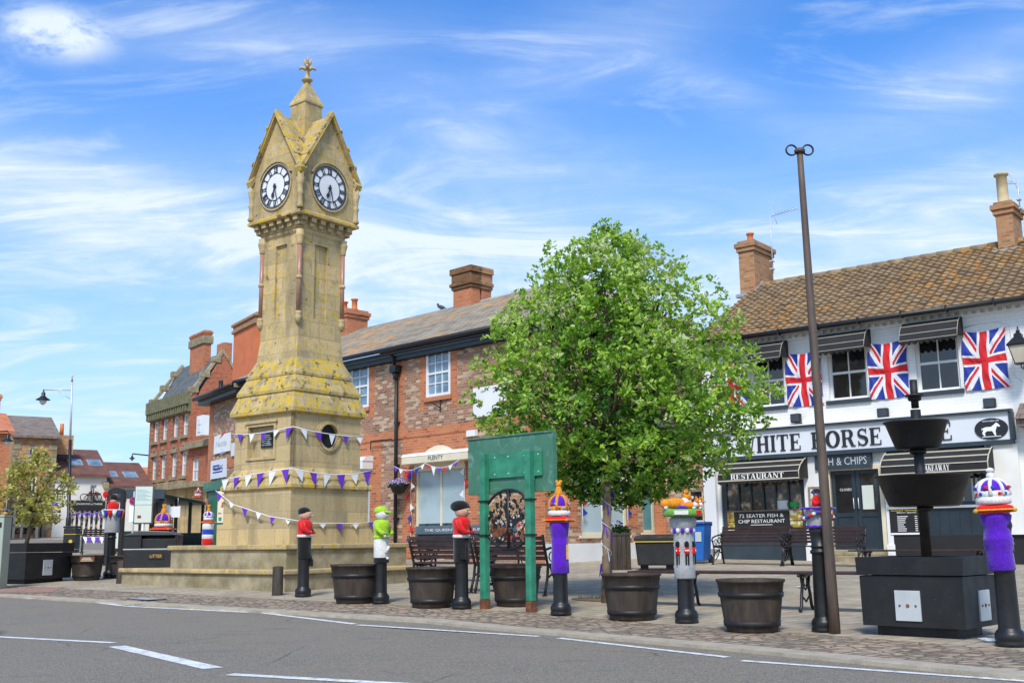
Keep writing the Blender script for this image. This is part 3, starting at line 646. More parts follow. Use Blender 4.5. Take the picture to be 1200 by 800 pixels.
# clocks
ROM=['XII','I','II','III','IIII','V','VI','VII','VIII','IX','X','XI']
for k in (0,3,1,2):
    Rm=Matrix.Rotation(-k*math.pi/2,4,'Z')  # k=0 faces -Y, k=1 faces -X
    def bd(mb,name,mat,par):
        mb.v=[tuple(Rm@Vector(v)) for v in mb.v];return mb.build(name,M[mat],par)
    cz=7.52;R=.43;y=-CB
    m=MB();m.prism([(R*math.cos(a*math.pi/24),0,cz+R*math.sin(a*math.pi/24)) for a in range(48)],(0,y-.015,0),(0,y+.02,0))
    dial=bd(m,'clock_dial','white',T)
    m=MB()
    def ringm(m,r0,r1,ya,yb,n=60):
        for i in range(n):
            a,b=2*math.pi*i/n,2*math.pi*(i+1)/n
            m.prism([(r0*math.cos(a),0,cz+r0*math.sin(a)),(r1*math.cos(a),0,cz+r1*math.sin(a)),(r1*math.cos(b),0,cz+r1*math.sin(b)),(r0*math.cos(b),0,cz+r0*math.sin(b))],(0,ya,0),(0,yb,0))
    ringm(m,R*.955,R*1.0,y-.030,y-.015);ringm(m,R*.90,R*.915,y-.022,y-.015);ringm(m,R*.60,R*.625,y-.022,y-.015)
    for i in range(60):
        a=2*math.pi*i/60;d=Vector((math.sin(a),0,math.cos(a)));q=Vector((math.cos(a),0,-math.sin(a)))
        p0=d*R*.91;p1=d*R*.96;w=q*.006;m.prism([tuple(Vector((0,0,cz))+v) for v in (p0-w,p0+w,p1+w,p1-w)],(0,y-.021,0),(0,y-.015,0))
    bd(m,'minute_ring','letter',dial)
    for hI,txt in enumerate(ROM):
        m=MB()
        a=2*math.pi*hI/12;d=Vector((math.sin(a),0,math.cos(a)));q=Vector((math.cos(a),0,-math.sin(a)));wd={'I':.028,'V':.058,'X':.06};tot=sum(wd[c] for c in txt);x=-tot/2
        def ln(xa,ra,xb,rb,w,e):
            A_=Vector((0,0,cz))+q*xa+d*ra;B_=Vector((0,0,cz))+q*xb+d*rb;W=q*w/2;m.prism([tuple(v) for v in (A_-W,A_+W,B_+W,B_-W)],(0,y-.0235-e,0),(0,y-.015,0))
        r0,r1=R*.64,R*.885
        for c in txt:
            w=wd[c]
            if c=='I': ln(x+w/2,r0,x+w/2,r1,.014,0)
            elif c=='V': ln(x+w/2,r0,x+.008,r1,.014,0);ln(x+w/2,r0,x+w-.008,r1,.007,.0006)
            else: ln(x+w-.01,r0,x+.01,r1,.014,0);ln(x+.01,r0,x+w-.01,r1,.007,.0006)
            x+=w
        for rr in (r0,r1):
            A_=Vector((0,0,cz))+d*rr
            m.prism([tuple(A_+q*a_+d*b_) for a_,b_ in ((-tot/2,-.004),(tot/2,-.004),(tot/2,.004),(-tot/2,.004))],(0,y-.0228,0),(0,y-.015,0))
        bd(m,'numeral','letter',dial)
    def hand(name,ang,Ln,w,bulb,e):
        a=R_(ang);d=Vector((math.sin(a),0,math.cos(a)));q=Vector((math.cos(a),0,-math.sin(a)));c=Vector((0,0,cz));m=MB()
        m.prism([tuple(v) for v in (c-d*.06-q*w*.5,c-d*.06+q*w*.5,c+d*Ln*.7+q*w*.5,c+d*Ln,c+d*Ln*.7-q*w*.5)],(0,y-.045-e,0),(0,y-.035-e,0))
        if bulb: m.prism([tuple(c+d*(Ln*.68)+d*.05*math.cos(t)+q*.036*math.sin(t)) for t in [i*.5236 for i in range(12)]],(0,y-.0455-e,0),(0,y-.036-e,0))
        m.prism([tuple(c+d*.032*math.cos(t)+q*.032*math.sin(t)) for t in [i*.5236 for i in range(12)]],(0,y-.048-e,0),(0,y-.02,0))
        bd(m,name,'letter',dial)
    hand('hour_hand',197,.24,.022,True,0);hand('minute_hand',163,.36,.016,False,.006)
    m=MB();ringm(m,R*1.0,R*1.07,y-.03,y+.0);bd(m,'dial_surround','stone',T)
    m=MB()
    n_=14
    for i in range(n_):
        a,b=R_(25+130*i/n_),R_(25+130*(i+1)/n_);r0,r1=R*1.10,R*1.17
        m.prism([(r0*math.cos(a),0,cz+r0*math.sin(a)),(r1*math.cos(a),0,cz+r1*math.sin(a)),(r1*math.cos(b),0,cz+r1*math.sin(b)),(r0*math.cos(b),0,cz+r0*math.sin(b))],(0,y-.05,0),(0,y,0))
    bd(m,'hood_mould','stone_s',T)
def cord_flags(name,label,pts,flags,grp=None,cordr=.009,root_label=None):
    """pts: cord points (world); flags: list of (t,colour,width,drop,tilt)"""
    pts=[Vector(p) for p in pts];o=pts[0].copy();t=thing(name,label,'bunting',o,0,grp)
    MB().tube([p-o for p in pts],cordr,5).build('cord',M['flagwhite'],t)
    L=[0]
    for a,b in zip(pts[:-1],pts[1:]):L.append(L[-1]+(b-a).length)
    def P(s):
        s=max(0,min(L[-1]*.9999,s))
        for i in range(len(L)-1):
            if s<=L[i+1]: return pts[i].lerp(pts[i+1],(s-L[i])/(L[i+1]-L[i]))
        return pts[-1]
    for tt,c,w,d,tilt in flags:
        s=tt*L[-1];a,b=P(s-w/2),P(s+w/2);e=(b-a).normalized();n_=e.cross(Vector((0,0,1))).normalized();tip=(a+b)/2+Vector((0,0,-d))+e*tilt*d+n_*.02
        m=MB();m.prism([tuple(v-o) for v in (a,b,tip)],tuple(n_*.002),tuple(-n_*.002));m.build('flag',M[c],t,label={'purple':'purple pennant','flagwhite':'white pennant','red':'red pennant','blue':'blue pennant'}[c])
    return t
def TW(x,y,z): return Vector((TC.x+x*math.cos(TH)-y*math.sin(TH),TC.y+x*math.sin(TH)+y*math.cos(TH),z))
def ring_pts(s,zs):  # from left-back corner along -X face, corner, -Y face
    a=s/2;P=[]
    n=len(zs);
    for i,z in enumerate(zs):
        t=i/(n-1)
        P.append(TW(-a,a*(1-4*t)+0,z) if t<=.5 else TW(-a+ (t-.5)*2*s,-a,z))
    return P
fl=lambda cols,t0,t1,w,d:[(t0+(t1-t0)*i/(len(cols)-1),{'P':'purple','W':'flagwhite'}[c],w*random.uniform(.85,1.1),d*random.uniform(.75,1.1) if c=='P' else d*random.uniform(.6,1.1),random.uniform(-.35,.35)) for i,c in enumerate(cols)]
cord_flags('bunting','upper string of purple and white pennants round the clock tower across its plaque',ring_pts(1.70,[2.90,2.86,2.86,2.88,2.91,2.86,2.84,2.83,2.84]),fl('PWPWPWPWPW',.07,.97,.18,.19),'bunting strings on the clock tower')
cord_flags('bunting','middle string of purple and white pennants over the lower sloping ledge of the clock tower',ring_pts(1.93,[2.05,2.09,2.12,2.15,2.17,2.12,2.10,2.13,2.22]),fl('WPWPWPWPWPWP',.03,.97,.20,.27),'bunting strings on the clock tower')
cord_flags('bunting','lowest drooping string of purple and white pennants across the base block of the clock tower',ring_pts(2.06,[1.86,1.60,1.48,1.36,1.30,1.24,1.24,1.24,1.28]),fl('PWPWPWPWPWP',.03,.97,.17,.14),'bunting strings on the clock tower')
# ================================================================== WHITE FISH AND CHIP SHOP
_p=Vector((8.3,26.35));WR=R_(50.857-90)
d=Vector((math.cos(WR),math.sin(WR)))
tmp=Frame(_p.x,_p.y,WR,h(26.35));uL=tmp.hit(829,600)[0]
W=Frame(_p.x+d.x*uL,_p.y+d.y*uL,WR,h(26.35)-.0)
WH=W.thing('restaurant_building','white painted brick fish restaurant with orange lichened pantile roof and black awnings','building')
# measured levels
eaveZ=W.hit(1000,374,-.35)[1];uR=W.hit(1240,500)[0]
w1=W.rect(878.5,414,919,475);w2=W.rect(970,403,1016,468);w3=W.rect(1073,391,1124,459.5);
dw=w2[0]-w1[0];w0=tuple(a-(dw if i<2 else 0) for i,a in enumerate(w1))
zt=sum(w[3] for w in (w1,w2,w3))/3;zb=sum(w[2] for w in (w1,w2,w3))/3
wins=[(w[0],w[1],zb,zt) for w in (w1,w2,w3)]
sgz1=W.hit(1000,497)[1];sgz0=W.hit(1000,526.8)[1]
door=W.rect(975,550,1033,641.5);rw=W.rect(845,563,944,597);rwz0=W.hit(893,622)[1]
tw=W.rect(1040,548,1160,592)
pier0=W.hit(1163,600)[0];pier1=W.hit(1198,600)[0]
rwin=(rw[0],rw[1],rwz0,rw[3]);twin=(tw[0],tw[1],tw[2],tw[3])
doorr=(door[0],door[1],.28,door[3])
m=MB();wall(m,0,uR,-.5,eaveZ,0,.3,wins+[rwin,twin,doorr]);m.box(0,uR,.8,8,-.5,eaveZ);m.box(0,.3,.3,.8,-.5,eaveZ)
m.prism([(0,0.02,eaveZ),(0,8,eaveZ),(0,4,eaveZ+1.6)],(.02,0,0),(.22,0,0));m.build('wall',M['white_brick'],WH)
# dentil cornice
m=MB();m.box(0,uR,-.05,-.001,eaveZ-.26,eaveZ-.20);m.box(0,uR,-.09,-.001,eaveZ-.11,eaveZ-.02)
u=.05
while u<uR: m.box(u,u+.09,-.085,-.001,eaveZ-.197,eaveZ-.113);u+=.19
m.build('dentil_cornice',M['white'],WH)
# pantile roof (real profile)
def pantile(root,u0,u1,ye,ze,yr,zr,mat,tw_=.225,ex=.26):
    L=math.hypot(yr-ye,zr-ze);rows=int(L/ex+.5);ex=L/rows;cols=int((u1-u0)/tw_);K=6;W_=cols*K+1
    dy,dz=(yr-ye)/L,(zr-ze)/L;ny,nz=-dz,dy;V=[];F=[];A=[];rg=random.Random(3)
    for r in range(rows):
        b=len(V)
        js=[rg.uniform(-.012,.012) for _ in range(cols+1)]
        for s_,lift in ((r*ex-.03,.012),(r*ex-.03,.055),((r+1)*ex,.01)):
            for c in range(W_):
                ph=(c%K)/K;w=.05*(math.cos(2*math.pi*ph)*.5+.5);q=w*.8+lift+js[c//K]*.6;sl=s_+js[c//K]
                V.append((u0+c*tw_/K,ye+dy*sl+ny*q,ze+dz*sl+nz*q))
        for k in (0,1):
            for c in range(W_-1):
                F.append((b+k*W_+c,b+k*W_+c+1,b+(k+1)*W_+c+1,b+(k+1)*W_+c))
        a=[rg.random() for _ in range(cols)]
        A+=[a[c//K] for c in range(W_-1)]*2
    me=bpy.data.meshes.new('roof');me.from_pydata(V,[],F);me.materials.append(M[mat])
    at_=me.attributes.new('tone_rnd','FLOAT','FACE');at_.data.foreach_set('value',A)
    me.update();o=bpy.data.objects.new('roof',me);COL.objects.link(o);o.parent=root;return o
ridge=4.0;rz_=W.hit(1084,300.8,ridge)[1];ezr=eaveZ+.06
pt=pantile(WH,-.12,uR,-.32,ezr-.12,ridge,rz_-.05,'pantile')
m=MB();roof2(m,-.1,uR,-.2,ezr-.06,ridge,rz_-.12,.06);m.build('roof_deck',M['black'],WH)
m=MB();
u=-.12
while u<uR: m.tube([(u,ridge,rz_-.04),(u+.44,ridge,rz_-.05)],.12,10);u+=.45
m.build('ridge_tiles',M['pantile'],WH)
m=MB();m.tube([(-.15,-.42,ezr-.13),(uR,-.42,ezr-.13)],.065,8);m.box(-.15,uR,-.36,-.001,ezr-.10,ezr-.06)
u=.4
while u<uR: m.box(u,u+.03,-.49,-.30,ezr-.20,ezr-.05);u+=1.05
m.build('gutter',M['black_metal'],WH)
def chimney(root,u0,u1,y0,y1,z0,z1,mat='brick_chim',pots=(),potm='pot',cap=True,flash=True,pr=.11,ph=.35):
    m=MB();m.box(u0,u1,y0,y1,z0,z1-.35);e=.05
    m.box(u0-e,u1+e,y0-e,y1+e,z1-.35,z1-.22);m.box(u0-e*1.9,u1+e*1.9,y0-e*1.9,y1+e*1.9,z1-.22,z1-.08);m.box(u0-.02,u1+.02,y0-.02,y1+.02,z1-.08,z1)
    c=m.build('chimney',M[mat],root,bevel=.012)
    if flash:
        m=MB();m.box(u0-.03,u1+.03,y0-.25,y0-.002,z0+ (z1-z0)*.0,z0+.02);m=MB()
    for pu,py in pots: MB().lathe([(pr*.9,z1),(pr*1.1,z1+.03),(pr*.85,z1+.08),(pr*.8,z1+ph-.07),(pr*1.1,z1+ph-.05),(pr*1.1,z1+ph),(pr*.7,z1+ph),(pr*.7,z1+ph-.1)],(pu,py,0),16).build('chimney_pot',M[potm],c)
    return c
ca=W.hit(867,300,ridge-.4)[0];cb=W.hit(885,300,ridge-.4)[0];cz1=W.hit(882,281,ridge-.4)[1]
chimney(WH,ca,cb,ridge-.5,ridge+.80,rz_-.9,cz1,'brick_soot',[((ca+cb)/2-.0,ridge-.15)],'pot',ph=.3)
m=MB();m.prism([(0,ridge-.55,rz_-.42),(0,ridge+.0,rz_-.0),(0,ridge-.0,rz_+.12),(0,ridge-.55,rz_-.26)],(cb+.002,0,0),(cb+.03,0,0));m.box(ca-.08,cb+.08,ridge-.66,ridge-.5,rz_-.44,rz_-.34);m.build('flashing',M['lead'],WH)
ca=W.hit(1166,240,ridge-.4)[0];cb=W.hit(1186,240,ridge-.4)[0];cz2=W.hit(1180,236,ridge-.4)[1]
chimney(WH,ca,cb,ridge-.5,ridge+.42,rz_-.9,cz2,'brick_soot',[((ca+cb)/2-.05,ridge-.15)],'pot_buff',ph=.85,pr=.17)
m=MB();m.box(ca-.10,cb+.1,ridge-.68,ridge-.5,rz_-.46,rz_-.32);m.build('flashing',M['lead'],WH)
def aerial(root,base,hh,yag,mname='galv'):
    b=Vector(base);m=MB();m.tube([b,b+Vector((0,0,hh))],.018,6)
    if yag:
        m.tube([b+Vector((0,0,hh-.05)),b+Vector((yag,-.1,hh+.02))],.012,5)
        for i in range(7):
            q=b+Vector((yag*(i+2)/8.5,-.1*(i+2)/8.5,hh+.0));m.tube([q+Vector((0,-.18,0)),q+Vector((0,.18,0))],.008,4)
        q=b+Vector((yag*.14,0,hh-.03));m.tube([q+Vector((-.1,0,.28)),q,q+Vector((.10,0,-.30))],.010,4)
    m.box(b.x-.05,b.x+.05,b.y-.12,b.y+.05,b.z+.1,b.z+.14);m.box(b.x-.05,b.x+.05,b.y-.12,b.y+.05,b.z+.35,b.z+.39)
    return m.build('aerial',M['galv'],root)
au,az=W.hit(906,320,ridge+.3);aerial(WH,(au,ridge+.3,az),W.hit(904,252,ridge+.3)[1]-az,.95)
au,az=W.hit(1196,250,ridge);aerial(WH,(au,ridge,az),W.hit(1195,212,ridge)[1]-az,-.5)
# upper windows and canopies
for r in wins:
    window(WH,r,.10,2,2,.07,.03,'white','glass','grey_fascia',True)
    cw=(r[0]-.16,r[1]+.16)
    zc=r[3]+.30;m=MB()
    prof=[(0,zc),(-.22,zc-.03),(-.38,zc-.14),(-.50,zc-.34),(-.55,zc-.50)]
    m.prism([(0,y_-.004,z_) for y_,z_ in prof]+[(0,y_+.02 if i else -.01,z_-.02) for i,(y_,z_) in reversed(list(enumerate(prof)))],(cw[0],0,0),(cw[1],0,0))
    for s_ in (cw[0],cw[1]-.01): m.prism([(0,-.004,zc),(0,-.22,zc-.03),(0,-.38,zc-.14),(0,-.50,zc-.34),(0,-.55,zc-.5),(0,-.004,zc-.46)],(s_,0,0),(s_+.01,0,0))
    nS=9
    for i in range(nS):
        a=cw[0]+(cw[1]-cw[0])*i/nS;b=cw[0]+(cw[1]-cw[0])*(i+1)/nS;zz=zc-.5
        m.prism([(a,0,zz),(b,0,zz),(b,0,zz-.06),((a*.75+b*.25),0,zz-.10),((a+b)/2,0,zz-.115),((a*.25+b*.75),0,zz-.10),(a,0,zz-.06)],(0,-.556,0),(0,-.548,0))
    cn=m.build('window_canopy',M['canvas'],WH)
    m=MB()
    for j in (2,3): m.box(cw[0]-.006,cw[1]+.006,prof[j][0]-.014,prof[j][0]-.004,prof[j][1]-.005,prof[j][1]+.006)
    m.box(cw[0]-.006,cw[1]+.006,-.566,-.557,zc-.505,zc-.495)
    for s_ in (cw[0]-.008,cw[1]+.008): m.tube([(s_,y_,z_) for y_,z_ in prof],.006,5)
    m.build('piping',M['piping'],cn)
    MB().box(r[0]-.1,r[1]+.1,-.04,-.001,zc+.004,min(zc+.17,eaveZ-.27)).build('lintel',M['grey_fascia'],WH)
# flags
def clipflag(root_frame,px,label):
    u0,u1,z0,z1=px;w,hh=u1-u0,z1-z0
    nx,nz=70,110;V=[];F=[];MI=[];sd=random.random()*9
    for k in range(nz+1):
        for i in range(nx+1):
            a,b=i/nx,k/nz;y=-.04-.012*math.sin(a*7+b*3+sd)-.014*math.sin(b*11-a*6+sd)*(.3+a*(1-a)*3)-.04*noise.noise(Vector((a*3+sd,b*4,0)))-.02*noise.noise(Vector((a*9+sd+b*5,b*3,2)))
            y=min(y,-.014);V.append((u0+a*w+.014*math.sin(b*5+sd)+.01*math.sin(b*13+sd),y,z0+b*hh+(.014*math.sin(a*6+sd)+.03*math.sin(a*math.pi)*(-1 if b>.5 else .4))*(1 if True else 0)))
    S=2.0 # drawn as a 1:1.6 portrait banner
    for k in range(nz):
        for i in range(nx):
            a,b=(i+.5)/nx-.5,(k+.5)/nz-.5;F.append((k*(nx+1)+i,k*(nx+1)+i+1,(k+1)*(nx+1)+i+1,(k+1)*(nx+1)+i))
            X,Z=a*w,b*hh;c=2
            L=math.hypot(w,hh);d1=(X*hh-Z*w)/L;d2=(X*hh+Z*w)/L;u_=w/26
            if min(abs(d1),abs(d2))<u_*2.6: c=1
            if abs(d1)<u_*2.6 and not abs(d2)<u_*.0:
                if (0<d1*(1 if X>0 else -1)<u_*1.7): c=0
            if abs(d2)<u_*2.6:
                if (0<d2*(-1 if X>0 else 1)<u_*1.7): c=0
            if abs(X)<u_*3.7 or abs(Z)<u_*3.7: c=1
            if abs(X)<u_*2.3 or abs(Z)<u_*2.3: c=0
            MI.append(c)
    me=bpy.data.meshes.new('flag');me.from_pydata(V,[],F)
    for q in ('red','flagwhite','blue'): me.materials.append(M[q])
    me.polygons.foreach_set('material_index',MI);me.polygons.foreach_set('use_smooth',[True]*len(F));me.update()
    o=bpy.data.objects.new('union_flag',me);COL.objects.link(o);o.location=root_frame.o;o.rotation_euler=(0,0,root_frame.rz)
    so=o.modifiers.new('s','SOLIDIFY');so.thickness=.003
    return tag(o,label,'flag','union flags on the white restaurant')
FL=[((848,424,868,486),'red white and blue flag on the white wall partly behind the leafy tree'),((922.5,412.5,963.5,478),'red white and blue flag crossed by the tall pole, right of the first upper window'),((1019,400,1064,467),'red white and blue flag between the middle and right upper windows of the white restaurant'),((1128,387,1182,458),'largest red white and blue flag, right of the last upper window near the wall lantern')]
fr=[W.rect(*q) for q,_ in FL];fw=sum(r[1]-r[0] for r in fr[1:])/3;fh0=sum(r[2] for r in fr[1:])/3;fh1=sum(r[3] for r in fr[1:])/3
for r,(q,l) in zip(fr,FL):
    c=(r[0]+r[1])/2;clipflag(W,(c-fw/2,c+fw/2,fh0+.02,fh1),l)
# fascia sign
m=MB();m.box(.05,pier1-.05,-.16,-.0,sgz0,sgz1);sgn=m.build('fascia_sign',M['board_white'],WH)
m=MB();m.box(.0,pier1,-.24,-.001,sgz1+.0,sgz1+.05);m.box(.0,pier1,-.20,-.001,sgz0-.10,sgz0-.001);m.box(pier1-.048,pier1+.03,-.20,-.001,sgz0,sgz1);m.build('fascia_frame',M['grey_fascia'],sgn)
MB().box(.0,pier1+.02,-.26,-.001,sgz1+.052,sgz1+.085).build('fascia_cornice',M['white'],sgn)
tu0=W.hit(866,520,-.18)[0];tu1=W.hit(1117,500,-.18)[0]
m=MB();serif_text(m,'WHITE HORSE CAFE',tu0,tu1,W.hit(1000,522.5,-.18)[1],W.hit(1000,502.5,-.18)[1],-.16,.025);m.build('lettering',M['letter'],sgn)
lu,lz=W.hit(1161.5,502,-.18);m=MB();m.xz([(lu+.36*math.cos(a*.2618),lz+.24*math.sin(a*.2618)) for a in range(24)],-.185,-.16);lg=m.build('oval_logo',M['letter'],sgn)
hs=[(-.17,-.02),(-.20,-.09),(-.155,-.15),(-.13,-.15),(-.14,-.08),(-.09,-.04),(.02,-.045),(.07,-.15),(.10,-.15),(.09,-.05),(.11,.01),(.13,.06),(.17,.04),(.20,.06),(.15,.12),(.11,.14),(.07,.10),(.0,.05),(-.12,.05),(-.17,.03),(-.21,-.03),(-.20,.03)]
m=MB()
ears=hs
from mathutils.geometry import tessellate_polygon
tri=tessellate_polygon([[Vector((a,0,b)) for a,b in hs]])
for t in tri: m.quad(*[(lu+hs[i][0],-.189,lz+hs[i][1]-.01) for i in t])
m.box(lu-.2,lu+.2,-.190,-.186,lz-.185,lz-.17)
text_mb(m,'WHITE HORSE CAFE',lu,lz+.155,width=.36,height=.035,y0=-.1855,th=.003)
m.build('white_horse',M['letter_w'],lg)
# fish & chips sign over the door
r=W.rect(955,531,1021,549,-.10);m=MB();m.box(r[0],r[1],-.12,-.001,r[2],r[3]);s2=m.build('door_sign',M['grey_fascia'],WH)
m=MB();text_mb(m,'FISH & CHIPS',(r[0]+r[1])/2,r[2]+.09,width=(r[1]-r[0])*.86,height=(r[3]-r[2])*.52,y0=-.121);m.build('lettering',M['galv'],s2)
# ground floor : restaurant window
f=MB();a,b,c,dd=rwin;fw=.09
f.box(a,a+.14,.05,.15,c,dd);f.box(b-.14,b,.05,.15,c,dd);f.box(a+.14,b-.14,.05,.15,c,c+.1);zmid=rw[2]
for i in range(1,6):
    x=a+.14+(b-a-.28)*i/6;f.box(x-.02,x+.02,.05,.12,zmid,dd)
wf=f.build('shop_window',M['grey_fascia'],WH)
MB().box(a+.1,b-.1,.10,.11,c,dd).build('pane',M['display'],wf)
MB().box(a+.14,b-.14,.03,.099,zmid-.04,zmid+.0).build('sill',M['stakew'],wf)
pa=W.rect(861.5,597.5,925,622,.04)
bb=MB().box(pa[0],pa[1],.02,.049,c+.0,zmid-.041).build('poster_board',M['black'],wf)
m=MB();uc=(pa[0]+pa[1])/2;wd=pa[1]-pa[0];zz=zmid-.04-c
text_mb(m,'72 SEATER FISH &',uc,c+zz*.70,width=wd*.82,height=zz*.18,y0=.0195);text_mb(m,'CHIP RESTAURANT',uc,c+zz*.42,width=wd*.86,height=zz*.18,y0=.0195);m.box(uc-wd*.2,uc+wd*.2,.014,.0195,c+zz*.31,c+zz*.335)
text_mb(m,'ACCESS LIFT AVAILABLE TO',uc,c+zz*.12,width=wd*.66,height=zz*.10,y0=.0195);m.build('lettering',M['letter_w'],bb)
for x0,x1 in ((a+.141,pa[0]-.02),(pa[1]+.02,b-.141)):
    for z0,z1 in ((c+.02,c+zz*.48),(c+zz*.52,c+zz)): MB().box(x0,x1,.03,.049,z0,z1).build('photo_panel',M['photo'],wf)
r=W.rect(909,586,923,597,.04);mm=MB().box(r[0],r[1],.08,.098,r[2],r[3]).build('notice',M['white'],wf)
MB().box(b-.55,b-.25,.08,.098,zmid+.06,zmid+.18).build('green_notice',simple('green_card',(.02,.5,.1)),wf)
MB().box(a-.06,b+.06,-.03,-.001,-.3,c-.03).build('stall_riser',M['grey_fascia'],WH)
def awning(root,u0,u1,z1,z0,proj_,text,tu=(0.2,.8),bow=True):
    m=MB();H=z1-z0;prof=[(-.005,z1),(-.12,z1),(-proj_*.45,z1-H*.12),(-proj_*.8,z1-H*.38),(-proj_,z1-H*.66),(-proj_,z0)]
    m.prism([(0,y_,z_) for y_,z_ in prof]+[(0,-.005,z0+.02)],(u0,0,0),(u1,0,0))
    nS=int((u1-u0)/.14)
    for i in range(nS):
        p=u0+(u1-u0)*i/nS;q=u0+(u1-u0)*(i+1)/nS;m.prism([(p,0,z0+.0),(q,0,z0),(q,0,z0-.05),((p+q)/2,0,z0-.10),(p,0,z0-.05)],(0,-proj_-.004,0),(0,-proj_+.004,0))
    aw=m.build('awning',M['canvas'],root)
    m=MB();
    for j in (2,3): m.box(u0-.012,u1+.012,prof[j][0]-.022,prof[j][0]+.0,prof[j][1]-.014,prof[j][1]+.016)
    m.box(u0-.012,u1+.012,-proj_-.015,-proj_-.005,z1-H*.68,z1-H*.64)
    m.box(u0-.012,u1+.012,-proj_-.015,-proj_-.005,z0-.01,z0+.02)
    for s_ in (u0,u1): m.tube([(s_,y_,z_) for y_,z_ in prof],.014,6)
    m.build('piping',M['piping'],aw)
    m=MB();za=z0+.035;zb_=z1-H*.72
    # letters on the front valance
    serif_text(m,text,u0+(u1-u0)*tu[0],u0+(u1-u0)*tu[1],z0+H*.06,z0+H*.30,-proj_-.003,.006,.06);m.build('lettering',M['letter_w'],aw)
    return aw
A1=W.rect(848,538,937,562,-.5);awning(WH,W.hit(843,550,-.5)[0],W.hit(938,550,-.5)[0],sgz0-.12,A1[2],.62,'RESTAURANT',(.17,.83))
A2=W.rect(1036,524,1158,556,-.5);awning(WH,W.hit(1033,545,-.5)[0],W.hit(1159,540,-.5)[0],sgz0-.12,A2[2]+.05,.62,'TAKEAWAY',(.40,.66))
# door
a,b,c,dd=doorr;f=MB()
f.box(a-.1,a,-.03,.1,.0,dd);f.box(b,b+.1,-.03,.1,.0,dd);f.box(a-.1,b+.1,-.03,.1,dd+.001,dd+.1)
df=f.build('door_frame',M['cream'],WH)
mid=(a+b)/2
for x0,x1 in ((a,mid-.005),(mid+.005,b)):
    m=MB();st=.1;zp=c+(dd-c)*.46
    m.box(x0,x0+st,.06,.12,c,dd);m.box(x1-st,x1,.06,.12,c,dd);m.box(x0+st,x1-st,.06,.12,dd-st,dd);m.box(x0+st,x1-st,.06,.12,zp-.1,zp);m.box(x0+st,x1-st,.06,.12,c,c+.18);m.box(x0+st,x1-st,.08,.11,c+.18,zp-.1)
    dr=m.build('door',M['door_blue'],df,bevel=.006);MB().box(x0+st,x1-st,.09,.10,zp,dd-st).build('pane',M['glass'],dr)
    hx=x1-.06 if x0==a else x0+.05;MB().tube([(hx,.055,zp+.1),(hx,.02,zp+.1),(hx,.02,zp+.35),(hx,.055,zp+.35)],.012,6).build('handle',M['galv'],dr)
MB().box(mid+.14,mid+.42,.075,.089,c+(dd-c)*.50,c+(dd-c)*.80).build('notice',M['poster'],df)
m=MB();text_mb(m,'CLOSED',a+.35,c+(dd-c)*.74,width=.3,height=.06,y0=.088);m.build('lettering',M['letter_w'],df)
m=MB();m.box(a-.25,b+.3,-.45,.0,-.3,c-.13);m.box(a-.12,b+.12,-.25,.12,c-.13,c-.002);m.build('doorstep',M['step'],WH,bevel=.02)
for p0,p1,nm in ((945,973,0),(1034,1046,1)):
    x0=W.hit(p0,600)[0];x1=W.hit(p1,600)[0]
    if nm==0:x1=a-.12
    else:x0=b+.12
    m=MB();m.box(x0,x1,-.06,-.001,-.3,sgz0-.10);m.box(x0-.03,x1+.03,-.1,-.061,-.3,.4);m.build('pilaster',M['white'],WH,bevel=.01)
r=W.rect(948,570,966,594,-.06);m=MB();m.box(r[0],r[1],-.10,-.061,r[2],r[3]);mc=m.build('menu_case',M['stakew'],WH);MB().box(r[0]+.06,r[1]-.06,-.106,-.101,r[2]+.06,r[3]-.06).build('menu',M['poster'],mc)
# takeaway window
a,b,c,dd=twin;f=MB();f.box(a,a+.12,.04,.15,c,dd);f.box(b-.2,b,.04,.15,c,dd);f.box(a+.12,b-.2,.04,.15,c,c+.08)
for i in (1,2): x=a+(b-a)*(.25+.3*i);f.box(x-.02,x+.02,.06,.12,c,dd)
tf=f.build('takeaway_window',M['grey_fascia'],WH);MB().box(a+.1,b-.1,.09,.10,c,dd).build('pane',M['glass'],tf)
MB().box(a-.02,b+.02,-.1,.03,c-.06,c-.002).build('sill',M['galv'],tf)
m=MB()
for q in (.62,.70): m.box(a+(b-a)*q,a+(b-a)*q+.1,.07,.088,c+.1,c+.33)
m.box(b-.42,b-.27,.07,.088,c+.08,c+.6);m.build('papers',M['poster'],tf)
pz=W.hit(1100,627)[1]
m=MB();m.box(a-.02,b+.02,-.035,-.002,pz,c-.062)
for i in range(9): x=a+(b-a)*(i+1)/10;m.box(x-.006,x+.006,-.045,-.036,pz+.05,c-.1)
m.build('counter_panel',M['door_blue'],WH)
m=MB();m.box(a-.02,uR,-.045,-.002,-.4,pz-.001);m.build('plinth',M['black'],WH)
r=W.rect(1043,592,1079,626,-.06);m=MB();m.box(r[0],r[1],-.075,-.046,r[2],r[3]);mb_=m.build('menu_board',M['black'],WH)
ww=r[1]-r[0];hh_=r[3]-r[2];m=MB();text_mb(m,'Bikers Special',(r[0]+r[1])/2+.05,r[2]+hh_*.72,width=ww*.62,height=hh_*.07,y0=-.076)
for k in range(8):
    m.box(r[0]+ww*.25,r[0]+ww*(.45+.15*random.random()),-.079,-.0755,r[2]+hh_*(.12+.07*k),r[2]+hh_*(.145+.07*k));m.box(r[0]+ww*.82,r[0]+ww*.9,-.079,-.0755,r[2]+hh_*(.12+.07*k),r[2]+hh_*(.145+.07*k))
m.box(r[0],r[1],-.08,-.0755,r[2],r[2]+hh_*.06)
m.build('lettering',M['letter_w'],mb_)
m=MB()
